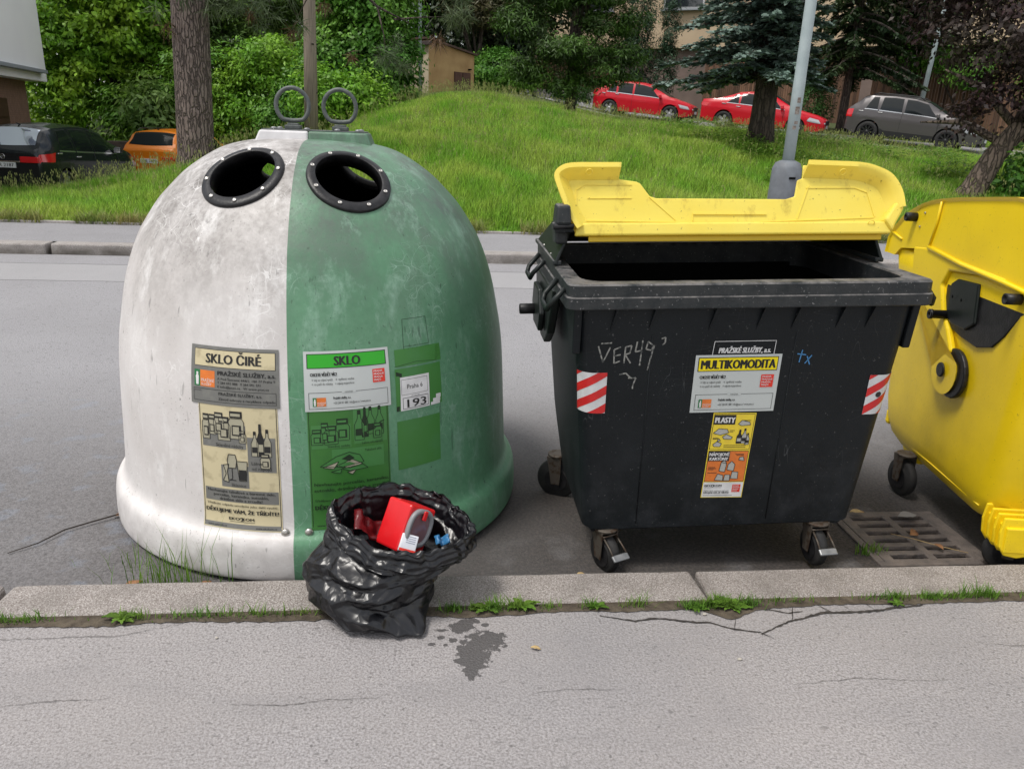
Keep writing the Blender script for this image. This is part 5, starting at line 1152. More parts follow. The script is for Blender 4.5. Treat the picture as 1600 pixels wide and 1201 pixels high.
# ------------------------------------------------------------------ buildings, shed, fence
M_PLASTER = mat('sand_plaster', (.52, .40, .27), .9, (.46, .35, .235), 1.2, bump=.15, bscale=40); M_BROWNW = mat('mauve_base_wall', (.20, .145, .125), .9, (.15, .11, .095), 1.5, bump=.2)
M_PANELW = mat('pale_panel', (.86, .86, .88), .7, (.82, .82, .85), .8); M_LEDGE = mat('grey_ledge', (.26, .28, .31), .6)
M_FRAME = mat('window_frame', (.5, .5, .5), .5); M_GLASSD = mat('dark_window_glass', (.02, .025, .03), .06, spec=.9)
def brickf(n, l, vec, cout, b, tcn):
    t = N(n, 'ShaderNodeTexBrick'); t.inputs['Color1'].default_value = (.21, .115, .08, 1); t.inputs['Color2'].default_value = (.27, .155, .11, 1); t.inputs['Mortar'].default_value = (.12, .09, .075, 1); t.inputs['Scale'].default_value = 4.0
    mm = N(n, 'ShaderNodeMapping'); mm.inputs['Rotation'].default_value = (R(90), 0, 0); l.new(tcn.outputs['Object'], mm.inputs[0])
    mm2 = N(n, 'ShaderNodeMapping'); mm2.inputs['Rotation'].default_value = (R(90), 0, R(90)); l.new(tcn.outputs['Object'], mm2.inputs[0])
    l.new(mm2.outputs[0], t.inputs['Vector']); return t.outputs[0]
M_BRICK = mat('brown_brick', (.12, .06, .04), .85, extra=brickf)
# house at the left: local x runs along the visible wall (away from the camera), y into the house (left)
HL = thing('panel_house', 'pale panelled house with a brown brick base at the left edge', 'house', (-12.18, 27.4, 0), (0, 0, R(99.2)))
# local +x = toward camera reversed: build so that the corner is the origin, wall extends to -x
mb = MB().box((-7, 4, 6.05), (14, 8, 7.1)); 
w_ = mb.build('upper_wall', M_PANELW, HL, bevel=.02)
MB().box((-7.3, -.10, 2.78), (13.4, .22, .10)).build('ledge', M_LEDGE, HL, bevel=.01)
MB().box((-7.45, 4.3, 1.25), (13.9, 7.6, 2.6)).build('brick_base', M_BRICK, HL)
dr = MB().box((-3.6, .46, .95), (1.9, .10, 2.0)).build('garage_door', mat('brown_door', (.075, .035, .022), .5, (.06, .028, .018), 9), HL, bevel=.01)
for i in range(4): MB().box((-3.6, .40, .35+.42*i), (1.7, .04, .34)).build('door_panel', MATS['brown_door'], dr, bevel=.01)
for k in range(3):
    wv = MB().box((-2.2-3.2*k, -.01, 5.6), (1.3, .10, 1.4)).build('window', M_FRAME, HL, bevel=.01); MB().box((-2.2-3.2*k, -.04, 5.6), (1.14, .08, 1.24)).build('pane', M_GLASSD, wv)
# long apartment house behind the upper road
BD = thing('apartment_house', 'long sand coloured apartment house with a dark base behind the trees on the right', 'apartment house', (13.3, 50.2, -.5), (0, 0, math.atan2(-6.44, 9.89))); BD.scale = (1.3,)*3
MB().box((6, 5.2, 9.9), (31, 10, 8.8)).build('upper_wall', M_PLASTER, BD)
MB().box((6, 5.5, 3.4), (30.6, 10, 4.4)).build('base_wall', M_BROWNW, BD)
MB().box((6, 5.0, 14.5), (32, 11.5, .5)).build('roof', mat('roof_grey', (.12, .1, .1), .8), BD)
for k in range(7):
    for zz in (7.9, 11.2):
        wv = MB().box((-7.5+4.4*k, .17, zz), (1.9, .14, 1.5)).build('window', M_FRAME, BD, bevel=.01); MB().box((-7.5+4.4*k, .12, zz), (1.72, .1, 1.32)).build('pane', M_GLASSD, wv); MB().box((-7.5+4.4*k, .06, zz-.8), (2.1, .24, .06)).build('sill', M_LEDGE, wv)
wv = MB().box((5.9, .4, 3.9), (2.2, .3, 2.4)).build('dark_doorway', M_INNER, BD)
# ochre shed with a sloping roof
SH = thing('garden_shed', 'small ochre shed with a sloping mono pitch roof at the top of the slope', 'shed', (-.22, 34.5, 3.0), (0, 0, math.atan2(1.5, 1.78)))
M_OCHRE = mat('ochre_plaster', (.45, .30, .14), .9, (.34, .21, .095), 1.6, bump=.2); M_OCHRE2 = mat('pale_ochre_plaster', (.50, .42, .31), .9, (.44, .36, .26), 2)
mb = MB(); L_, Dp = 2.55, 2.6; hA, hB = 1.98, 1.58
mb.prism([(0, -1), (L_, -1), (L_, hB), (0, hA)], Dp, lambda a, b, h: (a, h, b)); sw = mb.build('front_wall', [M_OCHRE], SH)
MB().box((-.006, Dp/2, .45), (.012, Dp-.02, 2.9)).build('side_wall', M_OCHRE2, SH)
mb = MB(); mb.prism([(-.14, hA+.02), (L_+.1, hB-.0), (L_+.1, hB+.07), (-.14, hA+.10)], Dp+.3, lambda a, b, h: (a, h-.12, b)); mb.build('roof', mat('brown_roof_felt', (.07, .04, .03), .7), SH)
MB().box((-.1, Dp*.45, 1.84), (.14, Dp+.25, .16)).build('gutter', mat('dark_gutter', (.06, .045, .045), .6), SH, bevel=.02)
dd = MB().box((1.85, -.02, .18), (.92, .06, 1.36)).build('door', mat('rust_brown_door', (.10, .045, .032), .7, (.07, .03, .022), 6), SH); MB().box((1.85, -.055, .18), (.02, .02, 1.34)).build('door_joint', M_INNER, dd)
MB().box((2.25, -.06, 1.0), (.12, .12, .05)).build('wall_lamp', M_INNER, SH)
# wood plank fence following the upper road
M_WOOD = mat('weathered_fence_wood', (.16, .085, .05), .85, (.10, .055, .035), 3, island=.5, stretch=(6, 6, .4), bump=.3)
def fence(name, A, B, h, label, gap=.015):
    A, B = Vector(A), Vector(B); d = (B-A); L = d.length; d.normalize()
    za, zb = tz1(A.x, A.y), tz1(B.x, B.y)
    t = thing(name, label, 'fence', (A.x, A.y, za), (0, 0, math.atan2(d.y, d.x)))
    mb = MB(); n = int(L/.125)
    for i in range(n):
        x = i*.125; q = A+d*x; zz = tz1(q.x, q.y)-za; hh = h+.04*((i*7) % 5-2)/2
        mb.box((x+.055, 0, zz+hh/2), (.11, .022, hh))
    mb.build('plank_panel', M_WOOD, t)
    for i in range(int(L/2.4)+1):
        x = min(i*2.4, L); q = A+d*x; zz = tz1(q.x, q.y)-za; MB().box((x, .07, zz+h*.53), (.10, .10, h*1.06)).build('post', M_WOOD, t)
fence('plank_fence', (4.85, 39.5), (9.4, 41.0), 1.75, 'weathered brown plank fence left behind the red hatchback')
fence('plank_fence', (14.5, 43.3), (19.3, 35.6), 3.0, 'tall weathered brown plank fence between the two red cars and the blue spruce')
fence('plank_fence', (19.5, 35.1), (25.7, 24.4), 2.9, 'orange brown plank fence behind the grey off roader')
# low wall below the first fence and beside the parking road
mb = MB().box((6.9, 39.85, tz1(6.9, 39.85)+.1), (4.6, .25, .75), rot=Matrix.Rotation(.32, 3, 'Z')); tag(mb.build('low_wall', M_KERB2, bevel=.02), 'low grey concrete wall under the left plank fence', 'wall')
for i, (x, y, w, rz) in enumerate(((-8.3, 27.6, 5.5, .55), (-3.9, 28.0, 2.6, .1))):
    mb = MB().box((x, y, tz1(x, y)+.5), (w, .3, 1.3), rot=Matrix.Rotation(rz, 3, 'Z')); tag(mb.build('garden_wall', mat('brown_garden_wall', (.075, .055, .042), .9, (.05, .038, .03), 5, bump=.4, bscale=12), bevel=.03), ('low dark brown wall behind the orange car', 'short low brown wall right of the thick tree trunk')[i], 'wall')

# ------------------------------------------------------------------ poles
M_PAINT = mat('pale_lamp_paint', (.36, .42, .43), .5, (.30, .36, .37), 6, bump=.05); M_SLEEVE = mat('grey_sleeve', (.155, .17, .19), .6, (.12, .13, .145), 9, bump=.1)
LP = thing('street_lamp', 'pale grey street lamp post with a wide dark grey base sleeve behind the black bin', 'street lamp', (5.02, 10.95, .03))
mb = MB().lathe([(.215, 0), (.215, .9), (.205, 1.22), (.17, 1.30), (.10, 1.335), (.085, 1.335)], 32); slv = mb.build('base_sleeve', M_SLEEVE, LP)
mb = MB(); mb.prism([(-.07, .35), (.07, .35), (.07, .80), (-.07, .80)], .012, lambda a, b, h: (.214*math.sin(a/.214-.2), -.205*math.cos(a/.214-.2)-.012-h*.6, b)); mb.build('hatch', M_SLEEVE, slv)
MB().box((-.0, -.208, 1.1), (.09, .02, .03)).build('slot', M_INNER, slv)
pole = MB().lathe([(.083, 1.3), (.081, 2.4), (.079, 2.42), (.070, 4.8), (.055, 8.2)], 20).build('pole', M_PAINT, LP)
D = Decal(lambda u, v, off: ((.0825+off)*math.sin(u/.0825-.1), -(.0825+off)*math.cos(u/.0825-.1), v), .0006, .0004)
for (u, v, w, h) in ((-.03, 1.95, .06, .10), (-.02, 2.1, .05, .07), (-.035, 1.75, .05, .05), (-.02, 1.82, .05, .04)): D.rect(u, v, u+w, v+h, mat('sticker_remains', (.25, .22, .2), .7, (.12, .09, .07), 40), 0)
D.build('sticker_remains', pole)
MB().tube([(0, 0, 8.2), (-.3, -.5, 8.5), (-.5, -1.2, 8.55)], .035, 10).build('arm', M_PAINT, LP); MB().box((-.56, -1.42, 8.52), (.24, .5, .1)).build('lamp_head', M_SLEEVE, LP, bevel=.03)
L2 = thing('street_lamp', 'slim white lamp post farther back behind the grey off roader', 'street lamp', (18.6, 29.9, 1.5), (0, R(3.5), 0)); MB().lathe([(.10, 0), (.08, 4.5), (.06, 7.5)], 14).build('pole', M_PAINT, L2); MB().box((0, 0, 7.55), (.2, .5, .1)).build('lamp_head', M_SLEEVE, L2, bevel=.03)
M_POLEW = mat('grey_weathered_wood', (.30, .25, .20), .85, (.19, .155, .125), 5, stretch=(8, 8, .5), bump=.5, bscale=20)
WP = thing('wooden_pole', 'grey weathered wooden pole rising behind the lifting rings of the glass bank', 'pole', (-2.79, 18.8, tz1(-2.79, 18.8)-.1), (0, R(1.6), 0)); MB().lathe([(.165, 0), (.14, 2.0), (.115, 5.0), (.10, 8)], 18).build('shaft', M_POLEW, WP)
mb = MB(); 
for z, a in ((1.2, .3), (.8, 2.0), (2.2, 1.0)): mb.box((.14*math.cos(-a), .14*math.sin(-a), z), (.05, .05, .02))
mb.build('step_iron', M_INNER, WP)
MP = thing('steel_mast', 'thin grey steel mast half hidden by leaves left of the shed', 'mast', (-.55, 33.0, 2.8)); MB().lathe([(.07, 0), (.05, 8)], 12).build('shaft', M_PAINT, MP)
# ------------------------------------------------------------------ parked cars
M_CARGLASS = mat('car_glass', (.010, .013, .014), .06, spec=.35); M_SCREEN = mat('windscreen_glass', (.014, .018, .018), .12, spec=.12); M_SCREEN.node_tree.nodes['Principled BSDF'].inputs['IOR'].default_value = 1.12; M_MIRGLASS = mat('reflecting_rear_glass', (.62, .68, .76), .04, metal=1.0); M_BLACKTRIM = mat('black_trim', (.012, .012, .013), .5); M_CHROME = mat('chrome', (.6, .6, .6), .2, metal=.9); M_RIMALU = mat('alloy_rim', (.42, .42, .43), .35, metal=.7); M_RIMDK = mat('dark_alloy_rim', (.03, .03, .032), .35, metal=.5)
M_TAIL = mat('tail_lamp_red', (.55, .01, .015), .15, coat=.8); M_HEADL = mat('headlamp_glass', (.42, .44, .47), .12, coat=.8); M_PLATE = mat('plate_white', (.62, .64, .66), .4); M_WHITEP = mat('white_car_paint', (.62, .65, .70), .2, coat=1)
def paint(name, c, r=.34, metal=0): return mat(name, c, r, coat=.25, spec=.3, metal=metal)
SM = lambda a, b, x: (lambda t: t*t*(3-2*t))(min(1, max(0, (x-a)/(b-a))))
def car(label, loc, heading, pitch, L, W, top, belt, wheels, wr, paintm, rimm, sidewin, ws, rw, tail, head, roofw=.74, sill=.24, plate=None, rails=False, dark_skirt=False, scale=1, chrome=False, group='cars parked on the upper road and in the lot', spokes=5, extra=None, rearglass=None):
    t = thing('parked_car', label, 'car', loc, (0, R(pitch), R(90-heading)), group); t.scale = (scale,)*3
    tx, ty = zip(*top); bx, by = zip(*belt); hw = W/2; ra = wr+.055
    def plan(x): return 1-.20*max(0, (x-(L-.85))/.85)**2.2-.12*max(0, (.55-x)/.55)**2.2
    def zt(x): return float(np.interp(x, tx, ty))
    def zb(x): return min(float(np.interp(x, bx, by)), zt(x)-.045)
    def z0(x):
        z = sill+.10*SM(L-.5, L, x)**2+.12*SM(.4, 0, x)
        for w in wheels:
            d = abs(x-w)
            if d < ra: z = max(z, wr+math.sqrt(ra*ra-d*d))
        return min(z, zb(x)-.06)
    def wroof(x): return hw*plan(x)*(roofw+(.90-roofw)*(1-SM(.06, .42, zt(x)-zb(x))))
    def low(x, s):      # side below the belt, s in 0..1
        a, b = z0(x), zb(x); z = a+(b-a)*s; p = hw*plan(x)
        zz = (z-sill)/(max(zb(x), sill+.1)-sill); w = p*(.955+.045*math.sin(min(1, max(0, zz*1.25))*math.pi*.5)-.05*max(0, zz-.72)/.28)
        if .56 < zz < .64: w -= .006
        return w, z
    def green(x, s):
        wb, z_ = low(x, 1); wr_, za = wroof(x), zt(x)-.05*SM(.05, .4, zt(x)-zb(x))-.012; b = zb(x)
        return wb+(wr_-wb)*s+.022*math.sin(math.pi*s)*SM(.1, .4, zt(x)-zb(x)), b+(za-b)*s
    def topp(x, f):     # f 0 edge .. 1 centre
        w = wroof(x)*(1-f); e = zt(x)-.05*SM(.05, .4, zt(x)-zb(x))-.012; return w, e+(zt(x)-e)*math.sin(min(1, f*1.35)*math.pi/2)+.012*f
    xs = sorted(set([round(L*i/110, 4) for i in range(111)]+[0.004, .012, .025, L-.004, L-.012, L-.025]))
    loops = []
    for x in xs:
        h = [low(x, s) for s in (0, .15, .3, .45, .6, .72, .8, .9, 1)]+[green(x, s) for s in (.2, .4, .6, .8, 1)]+[topp(x, f) for f in (.12, .3, .6, 1)]
        e = min(x, L-x); k = 1-.05*max(0, (.03-e)/.03)
        P = [Vector((x, w*k, z)) for w, z in h]; Q = [Vector((x, -w*k, z)) for w, z in h[:-1]][::-1]
        loops.append(P+Q)
    n = len(loops[0]); mb = MB(); vs = [p for q in loops for p in q]
    fs = [(i*n+k, i*n+k+1, (i+1)*n+k+1, (i+1)*n+k) for i in range(len(loops)-1) for k in range(n-1)]
    mb.add(vs, fs, 0, True); mb.add(loops[0], [tuple(range(n))]); mb.add(loops[-1], [tuple(range(n))[::-1]])
    body = mb.build('body', paintm, t); m = body.modifiers.new('edges', 'EDGE_SPLIT'); m.split_angle = R(48)
    MB().box((L/2, 0, .42), (L-.25, W*.80, .36)).build('underbody', M_BLACKTRIM, t)
    def sidepatch(f, quad, s0, s1, nm, m, off=.006, par=t, sides=(1, -1), nu=14, nv=6):
        r = []
        for sg in sides:
            xl0, xr0, xr1, xl1 = quad
            def g(u, v):
                x = (xl0+(xl1-xl0)*v)*(1-u)+(xr0+(xr1-xr0)*v)*u; w, z = f(x, s0+(s1-s0)*v); return Vector((x, sg*(w+off), z))
            mb = MB(); mb.grid(nu, nv, g); r.append(mb.build(nm, m, par))
        return r
    for q in sidewin: sidepatch(green, q, .07, .90, 'side_window', M_CARGLASS)
    for q in sidewin: sidepatch(green, (q[0]-.012, q[1]+.012, q[2]+.01, q[3]-.01), .03, .92, 'window_surround', M_BLACKTRIM, .003)
    if chrome:
        for q in sidewin: sidepatch(green, (q[0]-.03, q[1]+.03, q[1]+.03, q[0]-.03), .0, .06, 'window_trim', M_CHROME, .006, nv=1)
    def toppatch(x0, x1, fmax, nm, m, curve=.0):
        def g(u, v):
            fy = (u-.5)*2*fmax; x = x0+(x1-x0)*v+curve*abs(fy)**2; w, z = topp(x, 1-abs(fy)); d = zt(x+.02)-zt(x-.02); nrm = Vector((-d, 0, .04)).normalized()
            return Vector((x, math.copysign(w, fy), z))+nrm*.007
        mb = MB(); mb.grid(16, 8, g); return mb.build(nm, m, t)
    toppatch(ws[0], ws[1], .90, 'windscreen', M_SCREEN, -.10); toppatch(rw[0], rw[1], .88, 'rear_window', rearglass or M_SCREEN, .06)
    # wheels
    for x in wheels:
        for sg in (1, -1):
            A = Matrix.Translation((x, sg*(hw*plan(x)-.105), wr)) @ Matrix.Rotation(R(-90*sg), 4, 'X')
            w = MB().lathe([(wr*.62, -.10), (wr*.93, -.10), (wr, -.06), (wr, .06), (wr*.94, .098), (wr*.70, .10), (wr*.66, .085)], 36, A, cap=False).build('wheel', M_TYRE, t)
            mb = MB().lathe([(wr*.69, .094), (wr*.66, .10), (wr*.63, .088), (wr*.60, .03), (.001, .03)], 36, A, cap=False, mi=1)
            for k in range(spokes):
                a = 2*math.pi*k/spokes; d = Vector((math.cos(a), math.sin(a), 0)); s_ = Vector((-d.y, d.x, 0))
                w0, w1 = (.045, .055) if spokes < 8 else (.02, .026)
                q = [d*.03-s_*w0, d*wr*.65-s_*w1, d*wr*.65+s_*w1, d*.03+s_*w0]
                mb.add([A @ (p+Vector((0, 0, .078 if i in (0, 3) else .088))) for i, p in enumerate(q)]+[A @ (p+Vector((0, 0, .03))) for p in q], [(0, 1, 2, 3), (0, 4, 5, 1), (1, 5, 6, 2), (2, 6, 7, 3), (3, 7, 4, 0)])
            mb.lathe([(.06, .06), (.055, .085), (.02, .09), (.001, .09)], 14, A, cap=False)
            mb.build('rim', [rimm, M_BLACKTRIM], w)
    for q in head: sidepatch(low, q[:4], q[4], q[5], 'headlight', M_HEADL, .007)
    for q in tail: sidepatch(low, q[:4], q[4], q[5], 'tail_light', M_TAIL, .008)
    # wrap of the lamps over the rear face
    for sg in (1, -1):
        for q in tail:
            w0, za = low(.004, q[4]); w1, zc = low(.004, q[5]); MB().box((-.006, sg*(w0-.21), (za+zc)/2), (.03, .40, (zc-za)*.92)).build('tail_light', M_TAIL, t, bevel=.015)
        for q in head[:1]:
            w0, za = low(L-.004, q[4]); w1, zc = low(L-.004, q[5]); MB().box((L-.004, sg*(w0-.16), (za+zc)/2+.02), (.04, .30, (zc-za)*.7)).build('headlight', M_HEADL, t, bevel=.015)
    gr = MB().box((L-.004, 0, .60), (.05, W*.42, .17)).build('grille', M_BLACKTRIM, t, bevel=.02); MB().box((L-.002, 0, .69), (.056, W*.44, .02)).build('grille_bar', M_CHROME, gr, bevel=.004)
    MB().box((L-.02, 0, .34), (.05, W*.62, .14)).build('front_air_intake', M_BLACKTRIM, t, bevel=.02); MB().box((.01, 0, .36), (.06, W*.78, .20)).build('rear_bumper', M_BLACKTRIM if dark_skirt else paintm, t, bevel=.03)
    pb = MB().box((L+.022, 0, .47), (.012, .52, .11)).build('front_plate', M_PLATE, t)
    rp = MB().box((-.014, 0, plate[1] if plate else .72), (.02, .52, .115)).build('rear_plate', M_PLATE, t)
    if plate:
        D = Decal(lambda u, v, off: (-.024-off, -u, v), .001, .0006); D.text(plate[0], 0, plate[1]-.034, .10, P_INK, 0, .02, 'CENTER', fit=.44); D.build('plate_lettering', rp)
    for x in [ (sidewin[i][0]+sidewin[i][1])/2-.33 for i in range(min(2, len(sidewin)))]:
        for sg in (1, -1):
            w, z = low(x, .88); MB().box((x, sg*(w+.012), z), (.17, .03, .028)).build('door_handle', M_CHROME if chrome else paintm, t, bevel=.01)
    for sg in (1, -1):
        x = ws[0]-.42; w, z = green(x, .10); mr = MB().box((x, sg*(w+.10), z+.06), (.11, .20, .14), taper=(.8, .85)).build('wing_mirror', paintm, t, bevel=.03); MB().box((x-.057, sg*(w+.105), z+.055), (.006, .15, .10)).build('mirror_glass', M_CHROME, mr)
        for xd in (sidewin[-1][0]-.06, sidewin[-1][1]+.02):
            pts = [Vector((xd, sg*(low(xd, s)[0]+.001), low(xd, s)[1])) for s in np.linspace(.03, 1, 10)]; MB().tube(pts, .005, 5).build('door_gap', M_BLACKTRIM, t)
        if rails:
            x0, x1 = rw[1]+.25, ws[1]-.15; MB().tube([(x0, sg*(wroof(x0)-.02), zt(x0)-.02), (x0+.15, sg*(wroof(x0)-.04), zt(x0)+.045), (x1-.2, sg*(wroof(x1)-.04), zt(x1-.2)+.045), (x1, sg*(wroof(x1)-.02), zt(x1)-.02)], .016, 8).build('roof_rail', M_CHROME if not dark_skirt else M_BLACKTRIM, t)
        if dark_skirt: sidepatch(low, (wheels[0]+ra, wheels[1]-ra, wheels[1]-ra, wheels[0]+ra), 0, .22, 'side_skirt', M_BLACKTRIM, .006, sides=(sg,))
    MB().tube([(rw[1]+.25, 0, zt(rw[1]+.25)), (rw[1]+.12, 0, zt(rw[1]+.12)+.07)], [.02, .008], 8).build('roof_antenna', M_BLACKTRIM, t)
    if extra: extra(t)
    return t
RED = paint('red_car_paint', (.50, .006, .018)); 
hatch_top = [(0, .98), (.02, 1.02), (.10, 1.08), (.50, 1.40), (.72, 1.455), (1.5, 1.49), (2.1, 1.47), (2.55, 1.39), (3.35, .99), (3.55, .94), (4.0, .84), (4.25, .76), (4.36, .68)]
car('red hatchback parked nose downhill behind the left edge of the yellow lid', (7.23, 35.96, 2.39), 118, 4, 4.36, 1.79, hatch_top, [(0, .95), (.6, .97), (2.6, .91), (3.6, .86), (4.36, .70)], (.80, 3.45), .325, RED, M_RIMALU,
    [(.62, 1.0, .98, .88), (1.10, 1.72, 1.70, 1.12), (1.82, 2.95, 2.50, 1.80)], (3.38, 2.50), (.12, .55), [(.0, .30, .34, .0, .72, .95)], [(3.75, 4.25, 4.15, 3.85, .62, .86)], chrome=True)
sed_top = [(0, .98), (.03, 1.03), (.30, 1.07), (.62, 1.12), (1.3, 1.40), (1.7, 1.455), (2.3, 1.46), (2.7, 1.41), (3.5, 1.0), (3.8, .94), (4.3, .85), (4.55, .77), (4.67, .68)]
car('red saloon partly hidden by the spruce trunk, in front of the other red car', (10.83, 31.92, 2.02), 123, 4.5, 4.67, 1.81, sed_top, [(0, .93), (.9, .96), (2.8, .92), (3.8, .87), (4.67, .70)], (.95, 3.65), .325, RED, M_RIMALU,
    [(1.0, 1.42, 1.38, 1.28), (1.5, 2.06, 2.02, 1.5), (2.14, 3.15, 2.66, 2.12)], (3.5, 2.65), (.68, 1.28), [(.0, .24, .34, .0, .74, .96)], [(4.02, 4.54, 4.44, 4.12, .62, .88)], chrome=True)
GREY = paint('warm_grey_car_paint', (.095, .088, .09), .3, .35)
suv_top = [(0, 1.08), (.03, 1.14), (.12, 1.2), (.46, 1.58), (.7, 1.65), (1.5, 1.69), (2.2, 1.66), (2.65, 1.56), (3.45, 1.13), (3.65, 1.09), (4.15, 1.0), (4.42, .90), (4.55, .78)]
car('grey off roader parked nose downhill, its bonnet behind the purple plum leaves', (15.62, 29.34, 1.73), 132, 4.8, 4.57, 1.82, suv_top, [(0, 1.08), (.7, 1.12), (2.7, 1.05), (3.6, 1.0), (4.57, .80)], (.85, 3.47), .36, GREY, M_RIMDK,
    [(.62, 1.02, .98, .80), (1.12, 1.85, 1.80, 1.14), (1.95, 3.1, 2.62, 1.92)], (3.48, 2.62), (.14, .50), [(.0, .20, .22, .0, .62, 1.0)], [(3.95, 4.46, 4.36, 4.05, .62, .86)], rails=True, dark_skirt=True, chrome=True, spokes=10, sill=.28)
DARK = paint('dark_car_paint', (.010, .013, .015), .22)
mpv_top = [(0, 1.0), (.03, 1.06), (.10, 1.12), (.48, 1.50), (.75, 1.57), (1.5, 1.61), (2.2, 1.58), (2.7, 1.46), (3.4, 1.06), (3.6, 1.0), (4.0, .9), (4.2, .82), (4.28, .70)]
def badge(t):
    mb = MB(); mb.tube([(-.012, .045*math.cos(a), .93+.045*math.sin(a)) for a in np.linspace(0, 6.283, 20, endpoint=False)], .007, 6, closed=True); mb.tube([(-.012, .05, .922), (-.012, .0, .935), (-.012, -.0, .925), (-.012, -.05, .938)], .006, 6); mb.build('round_badge', M_CHROME, t)
    MB().box((-.012, 0, .83), (.03, .72, .03)).build('chrome_strip', M_CHROME, t, bevel=.006)
car('dark green black car with clouds mirrored in its rear window at the left edge', (-9.1, 17.95, -.23), 7, 0, 4.28, 1.77, mpv_top, [(0, 1.0), (.6, 1.04), (1.8, .97), (2.7, .93), (3.6, .90), (4.28, .72)], (.78, 3.4), .32, DARK, M_RIMALU,
    [(.70, 1.25, 1.2, .86), (1.35, 2.02, 1.96, 1.32), (2.1, 3.05, 2.62, 2.08)], (3.4, 2.62), (.12, .50), [(.0, .42, .50, .0, .74, .97)], [(3.7, 4.2, 4.1, 3.8, .6, .85)], plate=('6AR 2187', .76), extra=badge, chrome=True, rearglass=M_MIRGLASS)
ORANGE = paint('orange_car_paint', (.60, .17, .008), .28)
tig_top = [(0, 1.06), (.03, 1.12), (.10, 1.18), (.42, 1.55), (.62, 1.62), (1.5, 1.66), (2.3, 1.62), (2.75, 1.5), (3.45, 1.10), (3.65, 1.06), (4.1, .98), (4.4, .88), (4.5, .78)]
def bluecloth(t): 
    mb = MB(); mb.grid(8, 8, lambda u, v: Vector((.02+.32*v*.9, -.20-.28*u+.03*math.sin(v*9), 1.17+.33*v+.03*math.sin(u*7)+.010))); mb.build('blue_cloth', mat('blue_cloth', (.06, .12, .34), .8, (.25, .3, .45), 6), t)
car('orange off roader with roof rails parked left of the thick tree trunk', (-8.08, 23.7, -.40), 11, 0, 4.5, 1.84, tig_top, [(0, 1.06), (.7, 1.10), (2.7, 1.04), (3.6, 1.0), (4.5, .8)], (.88, 3.55), .35, ORANGE, M_RIMALU,
    [(.62, 1.05, 1.0, .78), (1.15, 1.9, 1.85, 1.14), (2.0, 3.05, 2.62, 1.98)], (3.46, 2.66), (.12, .46), [(.0, .26, .30, .0, .70, .84)], [(3.9, 4.4, 4.3, 4.0, .62, .84)], plate=('5AE 7878', .80), rails=True, dark_skirt=True)
car('small white and blue car end peeking over the grass crest beside the plank fence', (5.6, 43.5, 2.4), 215, 0, 4.1, 1.7, hatch_top[:-1]+[(4.36, .68)], [(0, .95), (.6, .97), (2.6, .91), (3.6, .86), (4.36, .70)], (.8, 3.3), .31, M_WHITEP, M_RIMALU,
    [(.62, 1.0, .98, .88), (1.10, 1.72, 1.70, 1.12), (1.82, 2.95, 2.50, 1.80)], (3.38, 2.50), (.12, .55), [(.0, .30, .34, .0, .72, .95)], [(3.6, 4.05, 3.95, 3.7, .62, .86)])

# ------------------------------------------------------------------ trees and shrubs
def leafmat(name, a, b, isl=.4, tr=.35, sc=.7): return mat(name, a, .5, b, sc, .4, .62, island=isl, trans=tr, spec=.35)
F_MAPLE = leafmat('maple_leaf', (.14, .31, .02), (.26, .42, .03)); F_JUNI = leafmat('juniper_needle', (.08, .21, .018), (.16, .29, .026), .4, .25); F_BRIGHT = leafmat('shrub_leaf', (.14, .33, .022), (.25, .44, .04))
F_LILAC = leafmat('lilac_leaf', (.08, .22, .026), (.15, .31, .038)); F_DARK = leafmat('dark_conifer_needle', (.016, .038, .012), (.035, .06, .018), .4, .2); F_YEW = leafmat('yew_needle', (.06, .135, .014), (.035, .07, .014), .45, .2, 1.2)
F_SPRUCE = leafmat('blue_spruce_needle', (.10, .155, .125), (.155, .215, .18), .4, .15, 1.5); F_CYP = leafmat('cypress_scale', (.022, .055, .028), (.035, .08, .035), .35, .15, 2); F_PLUM = leafmat('plum_leaf', (.036, .019, .020), (.05, .042, .026), .55, .3)
F_ARB = leafmat('arborvitae_scale', (.03, .10, .018), (.045, .13, .022), .35, .2, 2); F_PINE = leafmat('pine_needle', (.07, .105, .045), (.10, .135, .06), .4, .2, 2); F_BROWN = leafmat('brown_needle', (.14, .075, .04), (.10, .06, .03), .4, .2, 2); F_OLIVE = leafmat('olive_needle', (.085, .075, .03), (.05, .06, .02), .4, .2)
def barkmat(name, a, b, sc=7):
    def f(n, l, vec, cout, bb, tcn):
        v = N(n, 'ShaderNodeTexVoronoi'); v.feature = 'DISTANCE_TO_EDGE'; v.inputs['Scale'].default_value = sc; v.inputs['Randomness'].default_value = 1
        w = scaled(n, l, vec, (1.5, 1.5, .22)); nn = N(n, 'ShaderNodeTexNoise'); nn.inputs['Scale'].default_value = 5; l.new(vec, nn.inputs['Vector']); mxv = N(n, 'ShaderNodeMix', data_type='RGBA'); mxv.inputs[0].default_value = .12; l.new(w, mxv.inputs[6]); l.new(nn.outputs['Color'], mxv.inputs[7]); l.new(mxv.outputs[2], v.inputs['Vector'])
        r = N(n, 'ShaderNodeMapRange'); r.inputs[1].default_value = .0; r.inputs[2].default_value = .16; l.new(v.outputs['Distance'], r.inputs[0])
        c = mixc(n, l, r.outputs[0], tuple(x*.42 for x in a), cout); bp = N(n, 'ShaderNodeBump'); bp.inputs['Strength'].default_value = 1; bp.inputs['Distance'].default_value = .03; l.new(r.outputs[0], bp.inputs['Height']); l.new(bp.outputs[0], bb.inputs['Normal']); return c
    return mat(name, a, .9, b, 9, extra=f)
